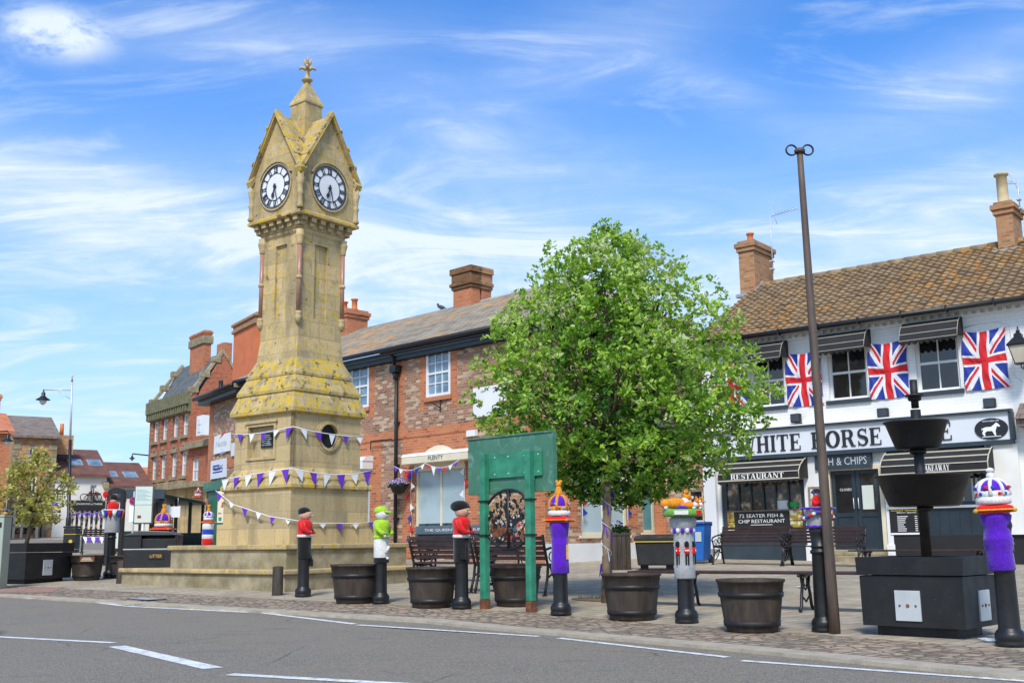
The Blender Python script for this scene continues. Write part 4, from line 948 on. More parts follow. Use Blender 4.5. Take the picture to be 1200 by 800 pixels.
for x0,c_ in ((.06,'yellow'),(.52,'purple')):
    for aa,bb_,cc,d2 in ((0,.40,.82,.84),(0,.40,.96,.98),(0,.02,.84,.96),(.38,.40,.84,.96)): m.box(r[0]+ww*(x0+aa),r[0]+ww*(x0+bb_),-.079,-.0755,r[2]+hh_*cc,r[2]+hh_*d2)
m.build('price_frames',M['yellow'],mb_)
# right hand pier and things on wall
x0=pier0;m=MB();m.box(x0,pier1+.05,-.12,-.001,pz,sgz0-.101);m.build('pilaster',M['render'],WH)
m=MB();dx=W.hit(1163.5,560)[0]-.05;m.tube([(dx,-.17,pz),(dx,-.17,sgz0-.1)],.03,8);m.build('downpipe',M['grey_fascia'],WH)
def lamp_flood(px,lab):
    u,z=W.hit(*px,-.1);t=thing('floodlight',lab,'floodlight',W.o+W.X*u-W.Y*.0+Vector((0,0,z)),W.rz,'floodlights over the shop fascia')
    m=MB();m.box(-.13,.13,-.22,-.08,-.02,.20);m.build('lamp_head',M['black_plastic'],t,bevel=.02);m=MB();m.box(-.03,.03,-.1,0,.03,.09);m.box(-.1,.1,-.02,-.0,-.12,-.03);m.box(-.02,.02,-.15,-.0,-.12,-.05);m.build('bracket',M['black_metal'],t)
    MB().box(-.11,.11,-.225,-.221,.0,.18).build('lens',M['glass'],t)
lamp_flood((934,494),'black floodlight below the flag nearest the tall pole');lamp_flood((1036,488),'black floodlight below the flag between middle and right windows');lamp_flood((1161,477),'black floodlight below the largest flag, above the oval logo')
# lantern on bracket at right edge
u,z=W.hit(1194,408,-.55);t=thing('wall_lantern','black four sided wall lantern with amber glass beyond the last flag','lantern',W.o+W.X*u+W.Y*(-.5)+Vector((0,0,z)),W.rz)
sqm=MB();sq(sqm,[(.20,-.32),(.36,.06)]);sqm.build('glass',M['lampglass'],t)
m=MB()
for sx in (-1,1):
    for sy in (-1,1): m.tube([(sx*.10,sy*.10,-.33),(sx*.185,sy*.185,.07)],.012,5)
sq(m,[(.42,.06),(.44,.09),(.20,.24),(.16,.26),(.16,.32),(.08,.36)]);m.lathe([(.03,.35),(.05,.40),(.02,.43),(.012,.50)],(0,0,0),8);sq(m,[(.22,-.35),(.22,-.32)])
m.tube([(0,0,-.34),(0,0,-.42),(0,.25,-.44),(0,.5,-.44)],.014,6);m.tube([(0,.12,-.44),(0,.3,-.30),(0,.5,-.25)],.010,6);m.build('lantern_frame',M['black_metal'],t)
# thin conduit line on wall
m=MB();pts=[W.hit(*q,-.02) for q in ((1128,384),(1150,379),(1172,377),(1183,381),(1186,400),(1188,440),(1200,447))];m.tube([(a_,-.015,b_) for a_,b_ in pts],.011,5);m.build('wall_cable',M['white'],WH)
m=MB();x0=W.hit(1198,500)[0];m.box(x0,uR,-.5,-.001,sgz0+.25,sgz0+.40);m.prism([(0,-.6,sgz0+.401),(0,-.001,sgz0+.401),(0,-.001,sgz0+.8)],(x0,0,0),(uR,0,0));m.build('porch_roof',M['tile_grey'],WH)
# white cloth banner edge at left end
u,z=W.hit(834,600);m=MB();m.box(-.02,.34,-.14,-.002,-.3+.6,sgz0-.10);m.build('pilaster',M['board_white'],WH,bevel=.02)
# ================================================================== BRICK CORNER BUILDING
PR=R_(45.04-90)
Pf=Frame(.78,27.2,PR,h(27.2))
PB=Pf.thing('corner_shop_building','mottled brown brick corner building with orange brick trim and lichened slate roof','building')
sX=lambda px,py:Pf.hitx(px,py,0)
uL=Pf.hit(285,500)[0]
gz1=Pf.hit(500,397,-.3)[1]     # gutter top
eZ=gz1-.18
bandz1=Pf.hit(520,498)[1];bandz0=Pf.hit(520,508)[1]
pw1=Pf.rect(499.6,409,528,464);pw2=Pf.rect(401,428.5,432.5,478)
pwz=(pw1[2]+.0,pw1[3]);pwins=[(pw1[0],pw1[1],*pwz),(pw2[0],pw2[1],*pwz)]
sw=Pf.rect(486,548,544,629);swins=[(sw[0],sw[1],sw[2],sw[3])]
sw2=(Pf.hit(392,560)[0],Pf.hit(433.5,560)[0],sw[2],sw[3]);swins.append(sw2)
# side wall (local x=0, running +y)
ys=[sX(p,600)[0] for p in (681,735)];s1=(ys[0],ys[1],sX(700,627)[1],3.0);yt=[sX(p,600)[0] for p in (753,768)];s2_=(yt[0],yt[1],sX(760,624)[1],2.6)
yE=sX(778,600)[0]
m=MB();wall(m,uL,-.0,-.5,eZ,0,.3,pwins+swins)
m.box(uL,-.3,.7,9.2,-.5,eZ)
def wall_side(m,y0,y1,z0,z1,holes):
    t=MB();wall(t,y0,y1,z0,z1,0,.3,holes);n=len(m.v);m.v+=[(-y,x,z) for x,y,z in t.v];
    for f_ in t.f:m.face([n+i for i in f_])
wall_side(m,.301,yE,-.5,eZ-.25,[s1,s2_]);m.build('wall',M['brick'],PB)
m=MB()
# orange brick dressings
m.box(uL,.006,-.03,-.001,bandz0,bandz1)
for r in pwins: 
    for a,b in ((r[0]-.28,r[0]-.001),(r[1]+.001,r[1]+.28)): m.box(a,b,-.006,-.0005,r[2]-.35,r[3]+.1)
for px in (455,):
    a=Pf.hit(px,500)[0];b=Pf.hit(474,500)[0];m.box(a+.35,b,-.005,-.0005,bandz1,eZ)
for r in swins:
    for a,b in ((r[0]-.55,r[0]-.03),(r[1]+.03,r[1]+.55)): m.box(a,b,-.012,-.0005,-.4,bandz0-.001)
    uc=(r[0]+r[1])/2;w_=(r[1]-r[0])/2+.03;rise=bandz0-.42-r[3];n_=12
    f1=lambda t:(uc+w_*t,r[3]+.12+(rise)*(1-t*t))
    for i in range(n_):
        t0,t1=-1+2*i/n_,-1+2*(i+1)/n_;a,b=f1(t0),f1(t1);m.xz([a,b,(b[0],bandz0-.001),(a[0],bandz0-.001)],-.011,-.0005)
    T_=MB();T_.xz([(uc-w_,r[3]-.05)]+[f1(-1+2*i/n_) for i in range(n_+1)]+[(uc+w_,r[3]-.05)],-.008,-.0005);T_.build('tympanum',M['cream'],PB)
m.box(-.62,.012,-.012,-.0005,-.4,bandz0-.001)
for a,b in ((.005,s1[0]-.15),(s1[1]+.05,s1[1]+.4),(s2_[1]+.03,s2_[1]+.3)): m.box(.0005,.012,a,b,.9,bandz0)
m.build('brick_dressings',M['brick_orange'],PB)
MB().box(.0005,.03,-.02,s2_[0]-.15,-.4,Pf.hitx(670,636.5,0)[1]).build('plinth',M['plinth_white'],PB)
for r in pwins: window(PB,r,-.01,3,4,.085,.028,'white','glass_sky','brick_orange',True,silh=.12)
for k,r in enumerate(swins):
    f=window(PB,r,.06,2,1,.07,.07,'cream','blind','cream',False,silh=.06)
    MB().box(r[0]+.08,r[1]-.08,.095,.104,r[2]+.08,r[2]+.38).build('dark_strip',M['glass'],f)
def swindow(r,gm,nx=1):
    y0,y1,z0,z1=r;m=MB();fw=.08
    m.box(-.12,-.05,y0,y0+fw,z0,z1);m.box(-.12,-.05,y1-fw,y1,z0,z1);m.box(-.12,-.05,y0+fw,y1-fw,z0,z0+fw);m.box(-.12,-.05,y0+fw,y1-fw,z1-fw,z1)
    if nx>1:m.box(-.11,-.06,(y0+y1)/2-.04,(y0+y1)/2+.04,z0+fw,z1-fw)
    f=m.build('window',M['cream'],PB);MB().box(-.09,-.08,y0+fw,y1-fw,z0+fw,z1-fw).build('pane',M[gm],f)
    MB().box(-.12,.06,y0-.1,y1+.1,z0-.07,z0-.001).build('sill',M['cream'],f)
swindow(s1,'blind',2);swindow(s2_,'blind_teal')
# awning box with the shop name
a0=Pf.hit(472,538,-.4)[0];a1=Pf.hit(549,531,-.4)[0];az1=Pf.hit(510,529,-.4)[1];az0=Pf.hit(510,541,-.4)[1]
m=MB();m.box(a0,a1,-.45,-.012,az0,az1-.08);aw=m.build('awning_box',M['cream'],PB,bevel=.01)
m=MB();m.prism([(0,-.46,az1-.079),(0,-.40,az1-.0),(0,-.012,az1+.06),(0,-.012,az1-.079)],(a0-.02,0,0),(a1+.02,0,0));m.build('rolled_canopy',M['white'],aw)
m=MB();text_mb(m,'PLENTY',(a0+a1)/2+.1,az0+.06,width=.62,height=.11,y0=-.452);m.build('lettering',M['letter'],aw)
m=MB();uc=(sw2[0]+sw2[1])/2;m.box(sw2[0]-.15,sw2[1]+.15,-.40,-.012,az0,az1-.05);m.prism([(0,-.41,az1-.049),(0,-.3,az1+.08),(0,-.012,az1+.12),(0,-.012,az1-.049)],(sw2[0]-.17,0,0),(sw2[1]+.17,0,0));m.build('awning_box',M['white'],PB)
# roof
ry=4.6;rz_=Pf.hit(500,369.5,ry)[1];ro=-.38;xr=-.1
m=MB()
ezz=eZ+.10
m.quad((uL,ro,ezz),(.35,ro,ezz),(-2.6,ry,rz_),(uL,ry,rz_));m.quad((.35,ro,ezz),(.35,2*ry-ro,ezz),(-2.6,ry,rz_));m.quad((uL,2*ry-ro,ezz),(.35,2*ry-ro,ezz),(-2.6,ry,rz_),(uL,ry,rz_))
rf=m.build('roof',M['slate_old'],PB);rf.modifiers.new('s','SOLIDIFY').thickness=.06
MB().tube([(uL,ry,rz_+.0),(-2.6,ry,rz_+.0)],.09,8).build('ridge',M['lead'],rf)
m=MB();m.tube([(uL,ro-.06,ezz-.03),(.42,ro-.06,ezz-.03),(.42,yE,ezz-.03)],.07,8);m.box(uL,.30,ro,-.001,ezz-.17,ezz-.10);m.build('gutter',M['black_metal'],PB)
MB().box(uL,.28,-.18,-.035,eZ-.22,ezz-.171).build('blue_grey_fascia',M['grey_fascia'],PB)
MB().tube([(uL,-.21,eZ-.05),(.28,-.21,eZ-.05)],.05,8).build('soffit_pipe',simple('blue_grey_gloss',(.10,.16,.21),.3),PB)
MB().box(uL,.02,-.034,-.0008,eZ-.24,eZ+.02).build('wall_plate',M['black'],PB)
du=Pf.hit(464,500,-.1)[0];m=MB();m.tube([(du,-.10,eZ-.45),(du,-.10,bandz1-.1),(du,-.10,.0)],.05,8);m.box(du-.14,du+.14,-.26,-.035,eZ-.58,eZ-.38);m.lathe([(.05,eZ-.8),(.12,eZ-.58)],(du,-.13,0),8);m.tube([(du-.02,-.28,eZ-.0),(du,-.15,eZ-.4)],.05,8)
for z in (bandz1+.2,bandz0-.8,1.2):m.box(du-.08,du+.08,-.12,-.012,z,z+.06)
m.build('downpipe',M['black_metal'],PB)
# chimneys
ca=Pf.hit(531,335,ry-.5)[0];cb=Pf.hit(552,335,ry-.5)[0];c1=Pf.hit(550,311,ry-.5)[1]
m=MB();w_=(cb-ca);m.box(ca,cb,ry-.5,ry-.08,rz_-.7,c1-.75);m.box(ca,cb,ry+.0,ry+.45,rz_-.7,c1-.75);m.box(ca+.1,cb-.1,ry-.4,ry+.35,rz_-.6,c1-.5);ch=m.build('chimney',M['brick_orange'],PB,bevel=.015)
m=MB()
for y0_,y1_ in ((ry-.5,ry-.08),(ry+.0,ry+.45)):
    m.box(ca-.05,cb+.05,y0_-.05,y1_+.03,c1-.75,c1-.64);m.box(ca-.10,cb+.10,y0_-.10,y1_+.035,c1-.639,c1-.52);m.box(ca-.04,cb+.04,y0_-.05,y1_+.03,c1-.519,c1-.22);m.box(ca-.10,cb+.10,y0_-.09,y1_+.035,c1-.219,c1);m.build('cap_courses',M['brick_soot'],ch,bevel=.02)
m=MB();m.box(ca-.08,cb+.08,ry-.62,ry-.501,rz_-.35,rz_-.2);m.build('flashing',M['lead'],ch)
ca=Pf.hit(396,370,ry-.2)[0];cb=Pf.hit(414,370,ry-.2)[0];c1=Pf.hit(406,364,ry-.2)[1]
chimney(PB,ca,cb,ry-.5,ry+.5,rz_-.8,c1,'brick_orange',[(ca+.15,ry),(cb-.2,ry)],'pot',ph=.45,pr=.13)
# wall bits
u,z=Pf.hit(515,475,-.05);m=MB();m.tube([(u,-.01,z+.2),(u,-.03,z-.15)],.018,6);m.tube([(u-.25,-.1,z+.10),(u,-.06,z-.05),(u+.22,-.12,z+.10)],.014,6);m.build('iron_bracket',M['black_metal'],PB)
r=Pf.rect(554.5,452,592,487,-.04);m=MB();m.box(r[0],r[1],-.05,-.002,r[2],r[3]);m.build('blank_sign',M['white'],PB)
r=Pf.rect(549.5,504,559.5,511,-.04);m=MB();m.box(r[0],r[1],-.14,-.03,r[2],r[3]);m.build('alarm_box',M['white'],PB)
m=MB();u0=Pf.hit(439,517)[0];u1=Pf.hit(463,514)[0];z=Pf.hit(450,516)[1];m.tube([(u0,-.14,z-.25),(u0,-.14,z),(u1,-.14,z)],.02,5);m.build('wall_rail',M['black_metal'],PB)
# bunting over shop window
def PW(u,y,z):return Pf.o+Pf.X*u+Pf.Y*y+Vector((0,0,z))
uu0,uu1=sw[0]-.35,sw[1]+.35;zt=az0+.02
pts=[PW(uu0+(uu1-uu0)*i/10,-.5,zt-.04-.17*math.sin(math.pi*((i%5)/5))) for i in range(11)]
cs=['purple','flagwhite','red','purple','blue','flagwhite','red','flagwhite','purple','red','flagwhite','purple']
cord_flags('bunting','string of small coloured pennants hanging below the cream awning box of the brick shop',pts,[(.04+.92*i/11,c,.2,.25 if i in (2,4,7) else .14,random.uniform(-.2,.2)) for i,c in enumerate(cs)])
cc=['purple','flagwhite','red','flagwhite','blue','red','blue']
for sd,u in (('left',sw[0]-.10),('right',sw[1]+.08)):
    pts=[PW(u+.03*math.sin(i*2),-.05,zt-.1-(zt-.35)*i/8) for i in range(9)]
    o=pts[0];t=thing('bunting','vertical string of coloured pennants down the %s edge of the brick shop window'%sd,'bunting',o,0)
    MB().tube([p-o for p in pts],.008,5).build('cord',M['flagwhite'],t)
    for i in range(7):
        p=pts[i]+Vector((0,0,-.1));e=Pf.X*(1 if i%2 else -1);m=MB();m.prism([tuple(p-o),tuple(p-o+Vector((0,0,-.22))),tuple(p-o+e*.17+Vector((0,0,-.13)))],tuple(Pf.Y*-.03),tuple(Pf.Y*-.026));m.build('flag',M[cc[(i+(sd=='right'))%7]],t)
for px,lab in ((681,'vertical string of pennants at the left edge of the side wall window'),(734,'vertical string of pennants at the right edge of the side wall window')):
    y=sX(px,600)[0];pts=[Pf.o+Pf.X*.05+Pf.Y*y+Vector((0,0,2.6-.24*i)) for i in range(8)];o=pts[0];t=thing('bunting',lab,'bunting',o,0);MB().tube([p-o for p in pts],.008,5).build('cord',M['flagwhite'],t)
    for i in range(6):
        p=pts[i]-o;m=MB();m.prism([tuple(p),tuple(p+Vector((0,0,-.24))),tuple(p+Pf.Y*.2+Vector((0,0,-.15)))],tuple(Pf.X*.0),tuple(Pf.X*.004));m.build('flag',M[['red','purple','blue','flagwhite','red','blue'][i]],t)
# hanging basket
u,z=Pf.hit(467,568,-.35);o=PW(u,-.35,z);t=thing('hanging_basket','black hanging basket of lavender coloured flowers on the downpipe of the brick building','flower basket',o,PR)
MB().lathe([(.05,-.26),(.16,-.22),(.25,-.05),(.27,.0)],(0,0,0),16).build('basket',M['black_plastic'],t)
m=MB();m.tube([(0,0,.45),(0,.1,.5),(0,.3,.5)],.012,5)
for a in range(3): m.tube([(0,0,.45),(.24*math.cos(a*2.1),.24*math.sin(a*2.1),0)],.005,4)
m.build('chains',M['black_metal'],t)
def tufts(name,c,n,rx,ry,rz,size,mat,parent,rg=random.Random(5)):
    m=MB()
    for i in range(n):
        a=rg.uniform(0,6.283);r=math.sqrt(rg.random());p=Vector((c[0]+rx*r*math.cos(a),c[1]+ry*r*math.sin(a),c[2]+rz*rg.random()*(1.2-r)))
        d=Vector((rg.gauss(0,1),rg.gauss(0,1),rg.gauss(0,.6))).normalized();e=d.cross(Vector((rg.random(),rg.random(),1))).normalized()
        m.quad(p,p+d*size*.5+e*size*.35,p+d*size,p+d*size*.5-e*size*.35)
    return m.build(name,mat,parent)
tufts('foliage',(0,0,-.02),240,.3,.3,.12,.09,M['leaf3'],t);tufts('petals',(0,0,.03),260,.32,.32,.18,.06,M['lav'],t)
# narrow brick house between
d_=Vector((math.cos(WR),math.sin(WR)));nb=Frame(W.o.x+W.Y.x*.25,W.o.y+W.Y.y*.25,WR,W.o.z)
t=nb.thing('narrow_brick_house','narrow brown brick house squeezed between the brick corner building and the white restaurant','house')
ul=nb.hit(768,600)[0];wl=nb.rect(806,573,824,612)
m=MB();wall(m,ul,-.01,-.5,3.6,0,.25,[wl]);m.box(ul,-.01,.5,6,-.5,3.6);m.build('wall',M['brick'],t)
window(t,wl,.06,1,2,.06,.03,'cream','glass','cream',True)
m=MB();roof2(m,ul,-.02,-.2,3.6,3.2,5.0);m.build('roof',M['slate'],t)
MB().box(ul,ul+.35,-.03,-.001,-.4,3.5).build('orange_pier',M['brick_orange'],t)
# ================================================================== WING LEFT OF TOWER
wx=Pf.o+Pf.X*uL
Wg=Frame(wx.x,wx.y,R_(33-90),h(wx.y))
t=Wg.thing('brick_shop_wing','brown brick shop with green fascia and white signs, seen left of the clock tower','building')
ul=Wg.hit(245,520)[0];ez=Wg.hit(260,461,-.3)[1]
m=MB();wall(m,ul,.6,-1,ez,0,.3,[]);m.box(ul,.6,.3,8,-1,ez);m.build('wall',M['brick'],t)
MB().box(ul-.02,ul+.45,-.02,-.001,-1,ez-.02).build('brick_dressings',M['brick_orange'],t)
m=MB();z=Wg.hit(270,541)[1];m.box(ul+.451,.6,-.015,-.001,z-.2,z+.2)
m.build('brick_band',M['brick_orange'],t)
m=MB();m.prism([(0,-.5,ez),(0,-.5,ez+.12),(0,4,ez+1.2),(0,8.5,ez+.1),(0,8.5,ez)],(ul-.3,0,0),(.3,0,0));m.build('roof',M['slate_old'],t)
m=MB();m.tube([(ul-.3,-.56,ez+.06),(.3,-.56,ez+.06)],.08,8);m.box(ul-.25,.3,-.42,-.002,ez-.18,ez-.003);m.build('gutter',M['black_metal'],t)
def sgnb(px,name,mat,off=-.03,th=.04):
    r=Wg.rect(*px,off);m=MB();m.box(r[0],r[1],off-th,-.003,r[2],r[3]);return m.build(name,M[mat],t),r
s,r=sgnb((252,509,269.5,530),'shop_sign','white');m=MB();text_mb(m,'Nastia',(r[0]+r[1])/2,(r[2]+r[3])/2-.1,width=(r[1]-r[0])*.7,height=.22,y0=-.071);text_mb(m,'salon',(r[0]+r[1])/2+.2,(r[2]+r[3])/2-.4,width=(r[1]-r[0])*.35,height=.13,y0=-.071);m.build('lettering',M['galv'],s)
m=MB();zz=(r[2]+r[3])/2;uc=(r[0]+r[1])/2;m.xz([(uc-.2,zz+.2),(uc+.1,zz+.35),(uc+.5,zz+.42),(uc+.15,zz+.28)],-.078,-.072);m.build('red_swoosh',M['red'],s)
s,r=sgnb((248,538.5,265,560),'shop_sign','board_white');m=MB();text_mb(m,'WELLBEING',(r[0]+r[1])/2,(r[2]+r[3])/2-.05,width=(r[1]-r[0])*.7,height=.18,y0=-.071)
for k in range(3): m.box(r[0]+.3,r[1]-.3-.2*k,-.074,-.071,r[2]+.2+.12*k,r[2]+.25+.12*k)
m.build('lettering',M['blue'],s)
s,r=sgnb((272,519,277,534),'shop_sign','board_white')
s,r=sgnb((241.5,561,300,572),'green_fascia','green_old',-.08,.1)
zf=r[2]
m=MB();m.box(Wg.hit(246,600)[0],Wg.hit(300,600)[0],-.08,-.003,-.6,zf-.002);m.build('green_shopfront',simple('dark_green_paint',(.03,.16,.09),.45),t)
# tall orange chimney and white flue behind wing
r=Wg.rect(273,386,299,450,4.2);c1=Wg.hit(286,372.5,4.2)[1]
m=MB();m.box(r[0],r[1],4.2,5.3,ez+.2,r[3]);ch=m.build('chimney',simple('orange_render',(.62,.17,.06),.8,.1,2),t)
m=MB();q=(c1-r[3]);m.box(r[0]-.1,r[1]+.1,4.1,5.4,r[3],r[3]+q*.3);m.box(r[0]-.04,r[1]+.04,4.16,5.34,r[3]+q*.3,r[3]+q*.6);m.box(r[0]-.12,r[1]+.12,4.08,5.42,r[3]+q*.6,c1-.08);m.box(r[0],r[1],4.2,5.3,c1-.08,c1);m.build('cap_courses',M['brick_soot'],ch,bevel=.03)
u,z=Wg.hit(259,447,2);m=MB();m.tube([(u,2,ez),(u,2,ez+1.6)],.1,8);m.build('flue',M['black_metal'],t)
# ================================================================== RED THREE STOREY BUILDING
o=Vector(at(219,600,70));Rf=Frame(o.x,o.y,R_(37-90))
t=Rf.thing('red_brick_building','three storey red brick building with stone window surrounds and stepped stone gable copings','building')
ul=Rf.hit(173.5,540)[0];pz1=Rf.hit(196,467)[1];pz0=Rf.hit(196,481)[1]
rows=[Rf.rect(0,488,1,515)[2:],Rf.rect(0,531,1,561)[2:]]
z1=Rf.hit(196,490)[1];z1b=Rf.hit(196,514.5)[1];z2=Rf.hit(196,532)[1];z2b=Rf.hit(196,560)[1]
hol=[]
for px in (183,193.5,206,217.5):
    u=Rf.hit(px,510)[0];hol+=[(u-.75,u+.35,z1b,z1),(u-.75,u+.35,z2b,z2)]
hol=[(a,b,c,d) for a,b,c,d in hol]
sh=max(0,max(b for a,b,c,d in hol)+.4)
hol=[(a-sh,b-sh,c,d) for a,b,c,d in hol]
m=MB();wall(m,ul,0,-1,pz1,0,.35,hol);
dep,zr_=Rf.hitx(262,413,0)
m.box(ul,-.3,.5,dep*2,-1,pz0-.3);m.prism([(0,.36,-1),(0,2*dep,-1),(0,2*dep,pz0),(0,dep,zr_),(0,.36,pz0+.5)],(-.35,0,0),(0,0,0));m.prism([(0,.36,-1),(0,2*dep,-1),(0,2*dep,pz0),(0,dep,zr_),(0,.36,pz0+.5)],(ul,0,0),(ul+.35,0,0))
m.build('wall',M['brick_red'],t)
for x0 in (ul-.05,-.40):
    m=MB()
    m.prism([(0,-.1,pz1),(0,dep,zr_+.25),(0,2*dep,pz1),(0,2*dep,pz1-.3),(0,dep,zr_-.05),(0,-.1,pz1-.35)],(x0,0,0),(x0+.45,0,0))
    for k in (.0,.36,.72): y_=dep*k;z_=pz1+(zr_+.25-pz1)*k;m.box(x0-.03,x0+.48,y_-.15,y_+.40,z_-.1,z_+.28)
    m.build('stepped_coping',M['step'],t)
m=MB();m.box(ul-.05,.0,-.35,-.001,pz0,pz1);m.box(ul-.05,.0,-.18,-.001,pz0-.5,pz0-.001)
u=ul
while u<-.3: m.box(u,u+.2,-.3,-.181,pz0-.45,pz0-.002);u+=.45
m.build('cornice',simple('green_grey_stone',(.17,.16,.08),.9,.3,4),t)
m=MB();m.quad((ul+.3,.3,pz1-.3),(-.35,.3,pz1-.3),(-.35,dep,zr_),(ul+.3,dep,zr_));m.quad((ul+.3,2*dep,pz1-.3),(-.35,2*dep,pz1-.3),(-.35,dep,zr_),(ul+.3,dep,zr_));m.build('roof',M['slate'],t)
for r in hol:
    f=window(t,r,.15,1,2,.10,.05,'white','blind',None,True)
    m=MB()
    for k in range(5):
        zz=r[2]+(r[3]-r[2])*k/5;hh2=(r[3]-r[2])/5*.55;e=.14
        m.box(r[0]-e,r[0]-.002,-.04,-.001,zz,zz+hh2);m.box(r[1]+.002,r[1]+e,-.04,-.001,zz,zz+hh2)
    m.box(r[0]-.15,r[1]+.15,-.06,-.001,r[3]+.001,r[3]+.28);m.box(r[0]-.12,r[1]+.12,-.14,-.001,r[2]-.2,r[2]-.001);m.box((r[0]+r[1])/2-.15,(r[0]+r[1])/2+.15,-.08,-.001,r[3]+.351,r[3]+.6)
    m.build('stone_surround',M['step'],f)
zz=Rf.hit(196,566)[1];m=MB();m.box(ul,0,-.5,-.001,zz-.5,zz);m.build('shop_cornice',M['step'],t)
m=MB();m.box(ul,0,-.15,-.002,-1,zz-.501);m.build('shop_front',M['stone'],t)
r=[Rf.hit(226.5,400,dep*.85)[0],Rf.hit(250,400,dep*.85)[0]];c1=Rf.hit(238,389,dep*.85)[1]
chimney(t,r[0],r[0]+(r[1]-r[0])*.7,dep*.75,dep*1.0,zr_-3,c1,'brick_orange',[],flash=False);m=MB();m.box(r[0]-.12,r[0]+(r[1]-r[0])*.7+.12,dep*.75-.12,dep*1.0+.12,c1-.95,c1-.4);m.build('chimney_cap',M['step'],t,bevel=.05)
q=Rf.hit(265,400,dep*1.2)[0];m=MB();m.box(q-.6,q+.6,dep,dep*1.3,zr_-2,Rf.hit(265,403,dep*1.2)[1]);m.build('chimney',M['brick_orange'],t)
# low building between
t=Rf.thing('low_red_shop','small two storey red painted shop with grey stone cornice beside the green fronted shop','building')
ur=Rf.hit(247,560)[0];zt=Rf.hit(232,509)[1];wr=Rf.rect(224.5,537,232.5,563)
wr=(wr[0],wr[1],wr[2],wr[3])
m=MB();wall(m,.02,ur,-1,zt-.9,0,.3,[wr]);m.box(.02,ur,.5,7,-1,zt-.9);m.build('wall',M['brick_red'],t)
window(t,wr,.1,2,2,.1,.05,'white','blind','step',True)
m=MB();m.box(.02,ur,-.4,.2,zt-.88,zt-.5);m.prism([(0,-.4,zt-.5),(0,4,zt+.8),(0,4,zt-.5)],(.02,0,0),(ur,0,0));m.build('cornice_and_roof',M['step'],t)
r=Rf.rect(232,487,239,510,-1);m=MB();m.box(r[0],r[1],-1.1,-.6,r[2],r[3]);bx=m.build('sash_box_sign',M['white'],t)
m=MB();m.box(r[0]+.25,r[1]-.25,-1.14,-1.101,r[2]+.2,(r[2]+r[3])/2-.05);m.box(r[0]+.25,r[1]-.25,-1.14,-1.101,(r[2]+r[3])/2+.05,r[3]-.2);m.build('pane',M['board_white'],bx)
m=MB();m.box(.02,ur,-1,-.002,Rf.hit(232,566)[1]-.3,Rf.hit(232,566)[1]);m.build('porch_canopy',M['step'],t)
m=MB();m.box(.1,ur-.1,-.12,-.003,-1,Rf.hit(232,566)[1]-.31);m.build('shop_front',M['stone'],t)
# lamp bracketed on the red building
u,z=Rf.hit(172,532.5,-.3);L2p=Rf.o+Rf.X*ul+Vector((0,0,z))
t=thing('wall_lamp','black bell shaped street lamp on a long bracket from the red brick building','street lamp',L2p,0)
p2=Vector(at(155,533,L2p.y-.5))-L2p
m=MB();m.tube([(0,0,0),tuple(p2+Vector((0,0,.1)))],.05,6);m.build('bracket',M['black_metal'],t)
def bell(t,p,s):
    MB().lathe([(.05*s,.35*s),(.06*s,.15*s),(.16*s,.05*s),(.14*s,-.15*s),(.30*s,-.32*s),(.52*s,-.45*s),(.54*s,-.50*s),(.2*s,-.50*s)],p,16).build('lamp_shade',M['black_metal'],t)
    MB().lathe([(.28*s,-.50*s),(.26*s,-.68*s),(.12*s,-.86*s),(.02*s,-.9*s)],p,14).build('glass_bowl',M['lamp_clear'],t)
bell(t,tuple(p2+Vector((0,0,-.05))),.40)
# ================================================================== FAR LEFT ROW
def rowhouse(name,label,cat,org,rz,wpx,eave_px,ridge_dy,ridge_px,wm,rm,wins=(),depth=8,hip=False,z0=None):
    f=Frame(org[0],org[1],rz,z0)
    t=f.thing(name,label,cat);L=f.hit(*wpx)[0];ez=f.hit(*eave_px)[1];rz2=f.hit(*ridge_px,ridge_dy)[1]
    hs=[f.rect(*w[:4]) for w in wins];hs=[tuple(q) for q in hs]
    m=MB();wall(m,0,L,-1.5,ez,0,.3,hs);m.box(0,L,.6,ridge_dy*2,-1.5,ez)
    for a in (0,L-.3): m.prism([(0,0.31,ez),(0,2*ridge_dy-.01,ez),(0,ridge_dy,rz2-.1)],(a+.01,0,0),(a+.29,0,0))
    m.build('wall',M[wm],t);m=MB();roof2(m,-.15,L+.15,-.35,ez-.0,ridge_dy,rz2,.15);rf=m.build('roof',M[rm],t)
    for r in hs: window(t,r,.12,2,2,.10,.05,'white','glass','step',True)
    return f,t,L,ez,rz2,rf
RZ=R_(32)
# brown brick with quoins
o=at(9.5,600,68)
f,t,L,ez,zr2,rf=rowhouse('brown_brick_house','tan brick house with pale stone quoins and cream shop window behind the small tree','house',(o[0],o[1]),RZ,(64.5,560),(38,510.5),4,(22,487),'brick_tan','tile_grey',[(33,522,43,545),(33,555,43,580)])
m=MB()
for u in (0,L-.5):
    for k in range(14): w_=.5 if k%2 else .32;m.box(u if u==0 else L-w_,w_ if u==0 else L,-.04,-.001,ez-.45-k*.42,ez-.08-k*.42)
m.box(-.1,L+.1,-.12,-.001,ez-.15,ez-.01);m.build('stone_quoins',M['step'],t)
r=f.rect(7,596,45,625);r=(.3,r[1],r[2],r[3]);m=MB();m.box(r[0],r[1],-.06,-.002,r[2],r[3]);sf=m.build('shop_front',M['display'],t)
m=MB();m.box(r[0],r[1],-.12,-.061,r[3]-.1,r[3]+.3);m.box(r[0],r[1],-.12,-.061,r[2]+.4,r[2]+.6)
for i in range(4): x=r[0]+(r[1]-r[0]-.15)*i/3;m.box(x,x+.15,-.12,-.061,-1,r[3]-.101)
m.build('cream_frame',M['cream'],sf)
